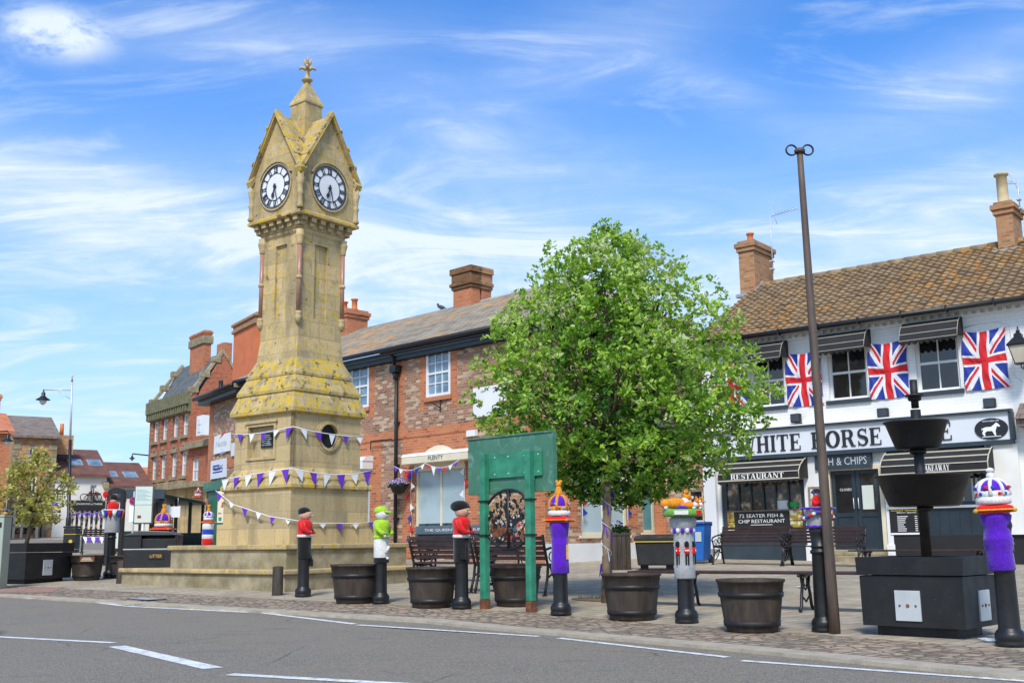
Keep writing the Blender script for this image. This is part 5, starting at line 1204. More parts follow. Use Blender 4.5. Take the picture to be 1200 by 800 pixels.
m=MB();g0=f.hit(48,600)[0];g1=f.hit(55,600)[0];m.box(g0,g1,-.02,-.001,-1,2.3);m.build('dark_passage',M['black'],t)
m=MB();m.box(g1+.1,L-.6,-.03,-.001,-1,2.2);m.build('garage_door',M['stakew'],t)
r=f.rect(62,510,73,535,2);m=MB();m.box(r[0],r[0]+1.2,1.6,2.6,ez-1,r[3]);ch=m.build('chimney',M['brick_tan'],t);MB().lathe([(.14,r[3]),(.12,r[3]+.8)],(r[0]+.5,2.1,0),10).build('chimney_pot',M['pot'],ch)
nx_=f.o+f.X*L
# first cottage
f2,t,L2,ez,zr2,rf=rowhouse('white_cottage','white rendered cottage with brown tiled roof, skylights and a black shop fascia','house',(nx_.x,nx_.y),RZ,(124,580),(92,555.5),4.5,(80,526),'render','tile_brown',[(105.5,568,112.5,590)],z0=h(nx_.y))
def skyl(f,t,L,ez,zr2,dy,px):
    for p,q in px:
        # position on front slope
        u0,_=f.hit(p,q,dy*.45);k=.42;y=-.35+(dy+.35)*k;z=ez+(zr2-ez)*k;s=math.atan2(zr2-ez,dy+.35)
        Mx=Matrix.Translation((u0,y,z))@Matrix.Rotation(s,4,'X');m=MB();m.box(-.45,.45,-.6,.6,.01,.10,Mx);w=m.build('skylight',M['lead'],t);m=MB();m.box(-.38,.38,-.52,.52,.101,.11,Mx);m.build('pane',M['glass_sky'],w)
skyl(f2,t,L2,ez,zr2,4.5,[(86,547),(109,547)])
r=f2.rect(80,586,122,622);m=MB();m.box(r[0],r[1],-.1,-.002,-1,r[3]);sf=m.build('shop_front',M['display'],t)
m=MB()
for i in range(8): x=r[0]+(r[1]-r[0]-.1)*i/7;m.box(x,x+.13,-.16,-.101,-.5,r[3]-.5)
m.box(r[0],r[1],-.16,-.101,-1,-.0);m.build('glazing_bars',M['white'],sf)
q=f2.rect(86,587.5,121,598);m=MB();m.box(q[0],q[1],-.30,-.162,q[2],q[3]);sb=m.build('fascia_board',M['black'],sf)
m=MB();text_mb(m,"JOHNSON'S of THIRSK",(q[0]+q[1])/2,q[2]+(q[3]-q[2])*.56,width=(q[1]-q[0])*.88,height=(q[3]-q[2])*.28,y0=-.301,th=.02);m.build('lettering',M['letter_w'],sb)
cord_pts=[f2.o+f2.X*(r[0]+(r[1]-r[0])*i/8)+f2.Y*(-.35)+Vector((0,0,q[2]-.1-.12*(i%2))) for i in range(9)]
cord_flags('bunting','row of small purple pennants under the black fascia of the white cottage shop',cord_pts,[(.05+.1*i,'purple',.25,.25,0) for i in range(10)])
# carousel-like horse display on fascia : plain generic brown shape of a bicycle with flowers
u,z=f2.hit(107,585,-.2);o3=f2.o+f2.X*u-f2.Y*.2+Vector((0,0,q[3]-.0))
tt=thing('bicycle_display','small decorative bicycle with pink and brown flowers on top of the black shop fascia','decoration',o3,RZ)
m=MB()
for x in (-.45,.4): m.tube([(x+.24*math.cos(a*.5236),0,.26+.24*math.sin(a*.5236)) for a in range(12)],.03,5,closed=True)
m.tube([(-.45,0,.26),(-.15,0,.55),(.25,0,.55),(.4,0,.26)],.025,5);m.build('bicycle_frame',M['black_metal'],tt)
tufts('flowers',(.1,0,.4),90,.4,.25,.4,.16,simple('brown_pink_petals',(.35,.13,.1),.8,.6,3),tt)
nx2=f2.o+f2.X*L2
f3,t,L3,ez,zr2,rf=rowhouse('white_cottage','lower white cottage with brown roof between the black fascia shop and the red building','house',(nx2.x,nx2.y),RZ,(176,590),(148,569),4.5,(140,541.5),'render','tile_brown',[(133,580,139,593)],z0=h(nx2.y))
skyl(f3,t,L3,ez,zr2,4.5,[(127.5,557),(151,558)])
m=MB();m.prism([(0,-.4,ez-.2),(0,4.5,zr2-.1),(0,4.5,zr2+.1),(0,-.4,ez+.1)],(-.25,0,0),(.1,0,0));m.build('verge',M['step'],t)
r=f3.rect(166,555,180,575);m=MB()
Yd=112;q=at(160,600,Yd);t=thing('distant_house','distant house with an orange tiled roof behind the lower white cottage','house',(q[0],Yd,h(Yd)),R_(20));zr4=at(165,544,Yd)[2]-h(Yd)
m=MB();m.box(-1,7,0,8,-2,zr4-2.5);m.build('wall',M['brick_red'],t);m=MB();roof2(m,-1.2,7.2,-.3,zr4-2.5,4,zr4);m.build('roof',M['tile_orange'],t)
# orange house at far left edge
o=at(-60,600,58);f4,t,L4,ez,zr2,rf=rowhouse('orange_brick_house','orange brick house at the left edge of the view with an orange tiled roof','house',(o[0],o[1]),RZ,(9,560),(4,505),4,(0,484),'brick_orange','tile_orange',[],z0=h(o[1]))
c=f4.hit(-3,470,4)[0];chimney(t,c-.25,c+.15,3.8,4.3,zr2-1,f4.hit(0,462,4)[1],'brick_tan',[],flash=False)
SUN_AZ_DEG=190;HAZE_COL=(4.7,6.0,7.6,1);SKY_TINT=(.36,1.02,1.72,1);CLOUD_COL=(5.9,6.7,7.6,1);SUN_E=2.95;SUN_ANG=12;EXPO=.34
# ================================================================== STREET FURNITURE
# --- half barrel planters
def barrel(px,w,lab,first=[None],soil=True,rz=0.):
    p=gnd(*px)
    if first[0] is None:
        t=thing('barrel_planter',lab,'planter',p,0,'half barrel planters along the kerb');first[0]=t
        m=MB();m.lathe([(.235,.0),(.245,.015),(.27,.10),(.273,.12),(.30,.33),(.303,.355),(.322,.47),(.335,.475),(.335,.50),(.300,.50),(.292,.43)],(0,0,0),40)
        m.build('tub',M['barrel'],t)
        m=MB();m.lathe([(.262,.055),(.272,.058),(.277,.105),(.268,.108)],(0,0,0),40,cap=False);m.lathe([(.300,.33),(.314,.333),(.320,.375),(.308,.378)],(0,0,0),40,cap=False);m.build('hoops',M['black_plastic'],t)
        MB().lathe([(.295,.435),(.2,.452),(.0,.462)],(0,0,0),24,cap=False).build('soil',M['soil'],t)
    else:
        t=copy_tree(first[0]);t['label']=lab;t.location=p
    s=w*p.y/FX/.67*1.0;t.scale=(s,s,s);t.rotation_euler=(0,0,rz);return t
barrel((416,706),58,'dark half barrel planter touching the lime green rider bollard',rz=.3)
barrel((506,711),60,'dark half barrel planter left of the rider with the large black cap',rz=1.1)
barrel((605,709.5),60,'dark half barrel planter standing between the two green signposts',rz=2.1)
barrel((741,725.5),69,'brown half barrel planter beside the tree trunk and its stake',rz=.7)
barrel((882,739.5),78,'nearest brown half barrel planter with whitish stains, in front of the long backless bench',rz=3.3)
b=barrel((101,679.5),38,'half barrel planter with a brown sign on its rim, beside the left box planter',rz=1.9)
m=MB();m.box(-.02,.27,-.345,-.325,.37,.47);sg=m.build('rim_sign',M['rust'],b,rot=(0,0,-1.9));m=MB()
for k in range(3):m.box(.0+.02*k,.24-.02*k,-.35,-.346,.385+.027*k,.397+.027*k)
m.build('lettering',M['cream'],sg)
barrel((146,677),34,'black half barrel planter half hidden behind the knitted soldier post at the left',rz=.2)
# --- bollards
BOLL='black bollards along the kerb'
def bollard(px,lab,first=[None],sc=1.,lean=0):
    p=gnd(*px)
    if first[0] is None:
        t=thing('bollard',lab,'bollard',p,0,BOLL);first[0]=t
        m=MB();m.lathe([(.118,0),(.120,.03),(.112,.045),(.118,.055),(.118,.09),(.105,.12),(.088,.135),(.085,.15),(.078,.74),(.08,.745)],(0,0,0),24);m.lathe([(.078,.74),(.092,.745),(.092,.775),(.078,.78),(.078,.80),(.088,.805),(.088,.82),(.076,.83),(.085,.93),(.095,.96),(.09,.99),(.05,1.01)],(0,0,0),24);m.build('post',M['black_metal'],t)
    else:
        t=copy_tree(first[0]);t['label']=lab;t.location=p
    t.scale=(sc,sc,sc);t.rotation_euler=(0,lean,0);return t
def scl(px,pxh,real): return pxh*gnd(*px).y/FX/real
def topper(name,lab,px,cat='knitted topper',rz=0,sc=1.,lean=0):
    p=gnd(*px);t=thing(name,lab,cat,p,rz,'knitted toppers on posts');t.scale=(sc,sc,sc);t.rotation_euler=(0,lean,rz);return t
def crown(t,z,r,c1,arch,band,cush,n=4,tip='gold',tall=1.):
    m=MB();C=[(r*1.55*math.cos(a),r*1.55*math.sin(a)) for a in (.4,.4+1.571,.4+3.142,.4+4.712)]
    m=MB();k=32;pr=[]
    for i in range(k):
        a=2*math.pi*i/k;s=r*(1.18+.42*abs(math.cos(2*(a-.4)))**6);pr.append((s*math.cos(a),s*math.sin(a)))
    o=len(m.v);m.smooth=True
    for zz,f in ((z-.035,.55),(z-.02,.9),(z+.0,1.0),(z+.03,.9),(z+.045,.6)):
        m.v+=[(x*f,y*f,zz) for x,y in pr]
    for q in range(4):
        for i in range(k): m.face([o+q*k+i,o+q*k+(i+1)%k,o+(q+1)*k+(i+1)%k,o+(q+1)*k+i])
    m.smooth=False;m.face([o+i for i in range(k)][::-1]);m.face([o+4*k+i for i in range(k)])
    m.build('cushion',K[cush],t)
    m=MB();m.tube([(x*1.0,y*1.0,z+.0) for x,y in pr],.008,6,closed=True)
    for q in range(4): a=.4+q*math.pi/2;m.ball((r*1.66*math.cos(a),r*1.66*math.sin(a),z-.005),.018)
    m.build('cushion_trim',K['gold' if tip=='gold' else 'yellow'],t)
    MB().lathe([(r*.95,z+.045),(r*1.08,z+.05),(r*1.12,z+.075),(r*1.08,z+.105),(r*.9,z+.11)],(0,0,0),24).build('ermine_band',K['white'],t)
    H=r*1.25*tall
    MB().ball((0,0,z+.115+H*.40),r*.97,r*.97,H*.64,20).build('velvet_cap',K['purple'],t)
    m=MB()
    for q in range(n):
        a=math.pi*q/n+.25;pts=[]
        for i in range(13):
            b=math.pi*i/12;pts.append((math.cos(a)*r*1.04*math.cos(b),math.sin(a)*r*1.04*math.cos(b),z+.115+H*1.04*math.sin(b)**.7))
        m.tube(pts,.016,7)
    m.lathe([(r*.98,z+.105),(r*1.04,z+.115),(r*1.04,z+.15),(r*.98,z+.155)],(0,0,0),24)
    m.build('crown_arches',K[arch],t)
    m=MB();zt=z+.115+H
    if tip=='gold':
        m.lathe([(r*.35,zt-.02),(r*.38,zt+.03),(r*.26,zt+.08),(r*.2,zt+.10)],(0,0,0),16);m.ball((0,0,zt+.125),.032);m.ball((.022,0,zt+.155),.022);m.ball((-.02,0,zt+.155),.02)
        m.build('finial',K['gold'],t)
    else:
        m.ball((0,0,zt+.03),.035);m.lathe([(.012,zt+.05),(.035,zt+.075),(.03,zt+.09),(.008,zt+.1)],(0,0,0),10);m.build('finial',K['white'],t)
    for nm,cc,ph in (('red_gems','red',0.),('blue_gems','blue' if tip!='gold' else 'cyan',.4)):
        m=MB()
        for q in range(8): a=q*math.pi/4+ph;m.ball((r*1.05*math.cos(a),r*1.05*math.sin(a),z+.13+.05*(q%2)),.016,n=8)
        m.build(nm,K[cc],t)
# right purple bollard and crown
P0=(1185,757);s0=scl(P0,182,1.30);bollard(P0,'nearest black bollard, beside the right box planter under a purple knitted sleeve',sc=s0*1.0)
t=topper('crown_topper','purple knitted sleeve with white and purple crown on red cushion, nearest the right edge',P0,sc=s0,lean=-.03)
MB().lathe([(.10,.60),(.108,.61),(.103,.72),(.112,.80),(.118,.81),(.112,.84),(.118,.85),(.108,.87),(.10,.95),(.118,1.01),(.125,1.04),(.11,1.06)],(0,0,0),28).build('sleeve',K['purple'],t)
crown(t,1.09,.125,'purple','white','white','red',4,'white',.85)
# orange crown bollard
P1=(657.5,720.5);s1_=scl(P1,143,1.42);bollard(P1,'black bollard under a purple sleeve and orange crown, right of the green signposts',sc=s1_)
t=topper('crown_topper','purple knitted sleeve with tall orange crown on red cushion, right of the green signposts',P1,sc=s1_)
MB().lathe([(.095,.46),(.105,.47),(.10,.6),(.092,.78),(.098,.84),(.085,.86),(.098,.88),(.11,.98),(.115,1.02),(.10,1.04)],(0,0,0),28).build('sleeve',K['purple'],t)
MB().box(.07,.095,-.07,-.04,.62,.78).build('knitted_letters',K['yellow'],t)
crown(t,1.06,.115,'purple','gold','gold','red',3,'gold',1.15)
# corgis
P2=(805,730);s2x=scl(P2,121,1.05);bollard(P2,'black bollard with a pale grey knitted cover, between the two nearest barrel planters',sc=s2x*.98)
t=topper('corgi_topper','grey knitted cover with three orange dogs lying on a green disc',P2,sc=s2x)
MB().lathe([(.098,.43),(.106,.44),(.102,.55),(.098,.74),(.104,.76),(.098,.79),(.10,.90),(.115,.93),(.135,.97),(.135,1.01),(.11,1.04)],(0,0,0),28).build('sleeve',K['grey'],t)
m=MB();
for i in range(14):
    if i%2==0: a=i*.4488;m.ball((.105*math.cos(a),.105*math.sin(a),.90),.022,.022,.03,8)
m.build('purple_fringe',K['purple'],t);m=MB()
for i in range(14):
    if i%2: a=i*.4488;m.ball((.105*math.cos(a),.105*math.sin(a),.90),.022,.022,.03,8)
m.build('white_fringe',K['white'],t)
MB().lathe([(.19,1.04),(.20,1.05),(.20,1.10),(.185,1.11)],(0,0,0),28).build('green_disc',K['green'],t)
for k,(x,w_,cc) in enumerate(((-.045,.07,'white'),(.13,.045,'red'))): m=MB();a=-math.pi/2+x*5;m.box(.197*math.cos(a)-w_,.197*math.cos(a)+w_,.2*math.sin(a)-.006,.2*math.sin(a)+.01,1.055,1.095);m.build('patch',K[cc],t)
def corgi(t,c,s,a):
    Mx=Matrix.Translation(c)@Matrix.Rotation(a,4,'Z')@Matrix.Scale(s,4);g=lambda q:Mx@Vector(q)
    m=MB();R3=Mx.to_3x3();bb=lambda p,r:m.ball(g(p),1,1,1,12,R3@Matrix.Diagonal(r))
    bb((0,0,.05),(.11,.055,.05));bb((-.09,0,.045),(.05,.05,.045));bb((.11,0,.11),(.042,.036,.036));m.lathe([(.016,0),(.002,.04)],g((.10,.022,.135)),8,R3);m.lathe([(.016,0),(.002,.04)],g((.10,-.022,.135)),8,R3)
    o=m.build('corgi',K['orange' if s<.8 else 'gold'],t)
    m=MB();bb=lambda p,r:m.ball(g(p),1,1,1,10,R3@Matrix.Diagonal(r));bb((.145,0,.10),(.025,.02,.017));bb((.085,0,.06),(.04,.045,.045));bb((.07,.03,.015),(.03,.015,.015));bb((.07,-.03,.015),(.03,.015,.015));bb((-.1,-.03,.015),(.02,.015,.02));m.build('white_markings',K['white'],o)
    m=MB();m.ball(g((.168,0,.105)),.008*s*1.3,n=6);m.ball(g((.135,.02,.125)),.006*s*1.3,n=6);m.ball(g((.135,-.02,.125)),.006*s*1.3,n=6);m.build('nose_and_eyes',K['black'],o)
corgi(t,(-.07,-.03,1.11),1.15,.2);corgi(t,(.06,-.09,1.11),.72,-.5);corgi(t,(.12,-.02,1.11),.72,.3)
m=MB();m.ball((-.02,-.1,1.125),.06,.03,.02,10);m.build('purple_blanket',K['purple'],t)
for a in (-2.35,-1.45,-.6):
    cx,cy=.104*math.cos(a),.104*math.sin(a);g=MB();g.ball((cx,cy,.70),.028,.02,.04,10);g=g.build('guard_motif',K['red'],t,label='little soldier in red jacket and bearskin')
    m=MB();m.ball((cx,cy,.765),.026,.02,.034,10);m.box(cx-.020,cx-.004,cy-.008,cy+.008,.57,.68);m.box(cx+.004,cx+.020,cy-.008,cy+.008,.57,.68);m.build('bearskin_and_legs',K['black'],g)
    m=MB();m.box(cx-.022,cx+.022,cy*1.17-.004,cy*1.17+.004,.70,.712);m.build('belt',K['white'],g)
# bollard by pole with lady/tea figure
P3=(966,740);s3=scl(P3,157,1.34);bollard(P3,'black bollard touching the foot of the tall pole, under a grey knitted skirt',sc=s3,lean=.006)
t=topper('figure_topper','grey knitted skirt with coloured garland under a small red figure in a black hat',P3,sc=s3,lean=.006)
MB().lathe([(.10,.99),(.105,1.0),(.11,1.03),(.125,1.12),(.14,1.18),(.10,1.19),(.04,1.2)],(0,0,0),26).build('skirt',K['grey'],t)
m=MB();m.tube([(.105*math.cos(a*.3142),.105*math.sin(a*.3142),1.0+.008*(a%2)) for a in range(20)],.012,6,closed=True)
m.tube([(.15*math.cos(a*.3142)*(1.1 if a%2 else 1),.15*math.sin(a*.3142)*(1.1 if a%2 else 1),1.18) for a in range(20)],.012,6,closed=True);m.build('purple_hem',K['purple'],t)
for ci,cc in enumerate(('red','white','blue')):
    m=MB()
    for i in range(24):
        if i%3==ci: a=i*.2618;z=1.11-.03*math.cos(2*a);m.ball((.145*math.cos(a),.145*math.sin(a),z),.024,.024,.02,8)
    m.build('garland',K[cc],t,label=cc+' part of the garland')
m=MB();m.lathe([(.05,1.19),(.055,1.22),(.05,1.27),(.035,1.30)],(0,0,0),16);m.tube([(-.05,-.01,1.27),(-.03,-.06,1.22),(.02,-.06,1.24)],.016,6);m.tube([(.05,-.01,1.27),(.03,-.06,1.22)],.016,6);m.build('red_body',K['red'],t)
MB().ball((0,0,1.325),.038).build('head',K['skin'],t)
MB().ball((0,.0,1.345),.046,.046,.03).build('hat',K['black'],t)
m=MB()
for i in range(8): a=i*.785;m.ball((.046*math.cos(a),.046*math.sin(a),1.338),.012,n=6)
m.build('hat_band',K['blue'],t)
# riders
def figure(px,hpx,lab,blab,jack,trous,cap,belt,face,facing,first_s=1.28,leg0=.55):
    s=scl(px,hpx,1.30);bollard(px,blab,sc=s*1.0);t=topper('figure_topper',lab,px,sc=s,rz=facing)
    # local +X = where the figure looks
    MB().lathe([(.095,leg0),(.10,leg0+.01),(.10,.7),(.104,.86),(.10,.87)],(0,0,0),24).build('trousers',K[trous],t)
    m=MB();m.lathe([(.102,.865),(.105,.87),(.10,.93),(.11,1.0),(.118,1.06),(.10,1.10),(.055,1.12)],(0,0,0),24)
    for sy in (-1,1): m.tube([(0,sy*.10,1.07),(.03,sy*.135,1.0),(.09,sy*.12,.93),(.13,sy*.06,.93)],[.035,.035,.03,.022],8)
    m.build('jacket',K[jack],t)
    MB().lathe([(.104,.86),(.112,.865),(.112,.895),(.104,.90)],(0,0,0),24).build('belt',K[belt],t)
    hd=MB();hd.ball((.01,0,1.19),.098,.088,.085,16);hd.ball((.112,0,1.175),.022,.016,.016,8);hd=hd.build('head',K[face],t)
    m=MB();m.ball((-.01,0,1.235),.10,.095,.07,16)
    if cap=='lime': m.prism([(.07,-.06,1.225),(.17,-.03,1.21),(.17,.03,1.21),(.07,.06,1.225)],(0,0,-.006),(0,0,.012))
    m.build('cap',K[cap],t)
    m=MB()
    for sy in (-1,1): m.ball((.097,sy*.032,1.20),.008,n=6)
    m.build('eyes',K['black'],hd)
    return t
t=figure((355,699),101,'knitted rider in red jacket and small black cap, in front of the tower steps','black bollard below the red jacketed knitted rider nearest the tower steps','red','black','black','white','skin',-.15)
MB().tube([(.06,.06,.60),(.10,.05,.52),(.10,.04,.44)],.03,8).build('boot',K['black'],t)
t=figure((446,707),110,'knitted rider with lime green cap and jacket and white trousers','black bollard below the lime green knitted rider','lime','white','lime','lime','white',-.5)
MB().lathe([(.102,.54),(.108,.55),(.108,.60),(.102,.61)],(0,0,0),20).build('black_hem',K['black'],t)
m=MB();m.tube([(.07,-.09,.95),(.13,-.08,.88)],[.025,.02],8);m.tube([(.09,-.02,.66),(.13,-.03,.72),(.15,-.03,.76)],[.02,.022,.016],8);m.ball((.12,-.02,.60),.02);m.build('glove_and_hands',K['white'],t)
t=figure((541,713),120,'knitted rider with large round black cap and red jacket, left of the notice board','black bollard below the red jacketed rider with a large black cap','red','black','black','white','skin',-.35,leg0=.56)
MB().ball((-.02,0,1.25),.125,.12,.075,16).build('round_cap',K['black'],t)
MB().box(.02,.1,-.108,-.092,.60,.80).build('coat_tail',K['black'],t)
# left soldier on square post
P6=(128,677);s6=scl(P6,93,1.42);bollard(P6,'black bollard carrying the knitted soldier at the left',sc=s6*.92);t=topper('soldier_topper','grey knitted cover with a small soldier in black bearskin above a coloured frill',P6,sc=s6)
MB().lathe([(.12,.78),(.125,.79),(.115,1.0),(.13,1.14)],(0,0,0),20).build('sleeve',K['grey'],t)
for ci,cc in enumerate(('red','white','blue')):
    m=MB()
    for i in range(12):
        if i%3==ci: a=i*.5236;m.lathe([(.01,1.04),(.05,1.17)],(.15*math.cos(a),.15*math.sin(a),0),8)
    m.build('frill',K[cc],t,label=cc+' part of the frill')
MB().lathe([(.18,1.165),(.19,1.17),(.18,1.185)],(0,0,0),20).build('frill_edge',K['white'],t)
MB().lathe([(.09,1.18),(.10,1.22),(.10,1.28),(.06,1.31)],(0,0,0),16).build('red_tunic',K['red'],t);MB().ball((0,0,1.34),.055).build('head',K['skin'],t);MB().ball((0,.01,1.39),.075,.075,.065).build('bearskin',K['black'],t)
m=MB();m.tube([(.1,0,1.28),(-.13,0,1.34),(-.16,0,1.42)],.014,6);m.ball((-.15,0,1.45),.05,.02,.06);m.build('red_bat',K['red'],t)
# stumps
for px,w_,hh_,lab in (((325,697),12.5,32,'short dark wooden post in front of the corner of the tower steps'),((143,683),13,25,'short black wooden post at the left end of the tower steps')):
    p=gnd(*px);s=p.y/FX;t=thing('short_post',lab,'post',p,.3);m=MB();m.lathe([(w_*s/2*1.02,0),(w_*s/2,.02),(w_*s/2*.98,hh_*s-.01),(w_*s/2*.9,hh_*s)],(0,0,0),16);m.build('post',M['barrel'],t);MB().lathe([(w_*s/2*.88,hh_*s+.001),(0.001,hh_*s+.012)],(0,0,0),14,cap=False).build('worn_top',M['rust'],t)
# --- tall pole with two rings
p=gnd(978.5,742);top=Vector(at(937,176,p.y+.05));t=thing('tall_pole','tall thin rusty brown pole with two small rings at its top, leaning beside a bollard','pole',p,0)
m=MB();v=top-p;m.tube([tuple(v*(i/12)) for i in range(13)],[.054-.023*i/12 for i in range(13)],14);m.build('shaft',M['polem'],t)
for sx,sz in ((-1,0),(1,0)):
    c=v+Vector((sx*.085,0,.0));m=MB();m.tube([tuple(c+Vector((.055*math.cos(a*.3927),0,.055*math.sin(a*.3927)))) for a in range(16)],.010,6,closed=True);m.build('ring',M['black_metal'],t)
MB().lathe([(.055,v.z-.03),(.058,v.z+.0),(.03,v.z+.02)],(v.x,v.y,0),12).build('cap',M['polem'],t)
# --- green notice board
pL=gnd(568.5,713);pRr=pL+Vector((.585,-.56,0));dv=pRr-pL;rz=math.atan2(dv.y,dv.x);BF=Frame(pL.x,pL.y,rz,pL.z)
t=BF.thing('notice_board','back of a weathered green notice board on two green posts with rusty feet','notice board')
L=math.hypot(dv.x,dv.y)
for x,py in ((0,531),(L,527)):
    zt=BF.hit(568 if x==0 else 621,py,-.05)[1];m=MB();m.box(x-.048,x+.048,-.048,.048,.121,zt);ps=m.build('post',M['green_paint'],t,bevel=.008)
    m=MB();m.box(x-.050,x+.050,-.050,.050,-.05,.12);m.build('rusty_foot',M['rust'],ps)
    m=MB()
    for z in (BF.hit(568,588,-.05)[1],BF.hit(568,628,-.05)[1]): m.box(x-.062,x+.062,-.062,.062,z,z+.022)
    m.build('cable_tie',M['black'],ps)
bx0=BF.hit(550.5,560,.1)[0];bx1=BF.hit(650,560,.1)[0];bz1=(BF.hit(550,514,.1)[1]+BF.hit(650,508,.1)[1])/2;bz0=(BF.hit(550,580,.1)[1]+BF.hit(650,575,.1)[1])/2
m=MB();m.box(bx0,bx1,.07,.12,bz0,bz1);m.build('board',M['green_old'],t,bevel=.005)
m=MB()
m.box(bx0-.01,bx1+.01,.055,.125,bz1,bz1+.02);m.box(bx1,bx1+.02,.055,.125,bz0,bz1);m.build('edge_trim',M['green_old'],t)
a=BF.hit(573,540,.05)[0];b=BF.hit(635,540,.05)[0];z1=BF.hit(600,530,.05)[1];z0=BF.hit(600,559,.05)[1];m=MB();m.box(a,b,.04,.069,z0,z1);pn=m.build('brace_plate',M['green_paint'],t,bevel=.004)
m=MB()
for x in (a+.12,L/2,L-.12,b-.05):
    for z in (z0+.05,z1-.05): m.lathe([(.012,0),(.010,.008)],(x,.04,z),8,Matrix.Rotation(R_(90),3,'X'))
m.build('bolts',M['galv'],pn)
# oval wrought panel tied behind the posts
u0,z0=BF.hit(595,643,.08);z1=BF.hit(595,574,.08)[1];uc=L/2+.0;cz=(z0+z1)/2;rz_2=(z1-z0)/2;ru=L/2+.03
t=thing('wrought_panel','oval black wrought iron panel with leaves and red figures between the green posts','ornament',BF.o+BF.X*uc+BF.Y*.03+Vector((0,0,cz)),rz)
m=MB();m.tube([(ru*math.cos(a*.1963),0,rz_2*math.sin(a*.1963)) for a in range(32)],.018,8,closed=True);m.tube([(0,0,-rz_2),(0,0,rz_2)],.022,6);m.build('ring',M['black_metal'],t)
rg=random.Random(11);
def bits(name,n,mat,zr,size,xr=(-1,1)):
    m=MB()
    for i in range(n):
        for _ in range(20):
            x,z=rg.uniform(*xr),rg.uniform(*zr)
            if x*x+z*z<.9: break
        c=Vector((x*ru,rg.uniform(-.015,.015),z*rz_2));a=rg.uniform(0,6.28);k=rg.randint(4,7);P=[]
        for j in range(k): b=2*math.pi*j/k;r=size*rg.uniform(.35,1.);P.append(c+Vector((r*math.cos(b+a),0,r*math.sin(b+a)*1.3)))
        m.prism([tuple(q) for q in P],(0,-.004,0),(0,.004,0))
    m.build(name,M[mat],t)
bits('leaves',75,'black_metal',(-.95,.95),.035);bits('scrolls',12,'black_metal',(-.2,.6),.05)
m=MB()
for i in range(22):
    a=rg.uniform(0,6.28);r=rg.uniform(.15,.8);c=Vector((r*ru*math.cos(a),0,r*rz_2*math.sin(a)));s=rg.uniform(.04,.09);st=rg.uniform(0,6.28)
    m.tube([tuple(c+Vector((s*(1-.08*j)*math.cos(st+j*.6),0,s*(1-.08*j)*math.sin(st+j*.6)))) for j in range(8)],.007,5)
m.build('curls',M['black_metal'],t)
bits('red_figures',20,'rust',(-.75,-.1),.05);bits('faded_red',10,'brick_mark' if 'brick_mark' in M else 'red',(-.7,-.15),.028);bits('white_figures',24,'galv',(-.7,.1),.022);bits('gilded_leaves',26,'yellow',(-.05,.7),.014)
# --- benches
def bench(a,b,lab,facing=1,back=True,group='slatted benches',col='dark_wood',bh=.86,over=.0,name='bench',arm=True):
    """a,b ground points of the rear (back side) feet; facing=1: back towards +local Y"""
    a=Vector(a);b=Vector(b);d=b-a;L=math.hypot(d.x,d.y);rz=math.atan2(d.y,d.x);c=(a+b)/2
    if facing<0: rz+=math.pi
    t=thing(name,lab,'bench',(c.x,c.y,h(c.y)),rz,group);m=MB();sd=.42;x0,x1=-L/2-over,L/2+over
    if back: ys=[-.44+i*.085 for i in range(5)]
    else: ys=[-.44+i*.075 for i in range(6)]
    for y in ys: m.box(x0,x1,y,y+.062,.425,.455)
    m.build('seat',M[col],t,bevel=.006)
    if back:
        m=MB()
        for i in range(5):
            z=.51+i*.074;y=-.045+.03*i*.9;m.box(x0,x1,y,y+.022,z,z+.058)
        m.build('backrest',M[col],t,bevel=.005)
    for x in ((-L/2,L/2) ):
        m=MB();w=.022
        def bar(P,r=.02): m.tube([(x,y,z) for y,z in P],r,7)
        if back:
            bar([(.06,0),(.02,.12),(-.02,.25),(-.04,.42),(.0,.55),(.05,.72),(.09,.88)],.022);bar([(-.50,0),(-.46,.10),(-.41,.25),(-.42,.42)],.022);bar([(-.42,.42),(-.2,.40),(-.04,.42)],.02)
            bar([(.10,.0),(.02,.0)],.022);bar([(-.54,0),(-.46,0)],.022);bar([(-.02,.25),(-.2,.33),(-.41,.25)],.016);bar([(-.1,.4),(-.2,.22),(-.33,.12),(-.44,.12)],.012)
            if arm:
                bar([(.03,.66),(-.12,.69),(-.32,.66),(-.46,.62),(-.50,.56),(-.46,.52),(-.43,.55)],.018);bar([(-.42,.42),(-.46,.52)],.018)
                for cy,cz,r in ((-.14,.56,.07),(-.30,.53,.06)): m.tube([(x,cy+r*math.cos(a_*.7),cz+r*math.sin(a_*.7)) for a_ in range(9)],.010,6,closed=True)
        else:
            bar([(-.06,.41),(-.1,.3),(-.05,.18),(-.02,.05),(.04,.0)],.02);bar([(-.36,.41),(-.32,.3),(-.37,.18),(-.40,.05),(-.46,.0)],.02);bar([(-.46,.41),(.02,.41)],.018);bar([(-.1,.3),(-.21,.24),(-.32,.3)],.012);bar([(-.05,.18),(-.21,.1),(-.37,.18)],.012)
            m.tube([(x,-.21+.06*math.cos(a_*.7),.34+.06*math.sin(a_*.7)) for a_ in range(9)],.009,6,closed=True)
        m.build('bench_end',M['black_metal'],t)
    return t
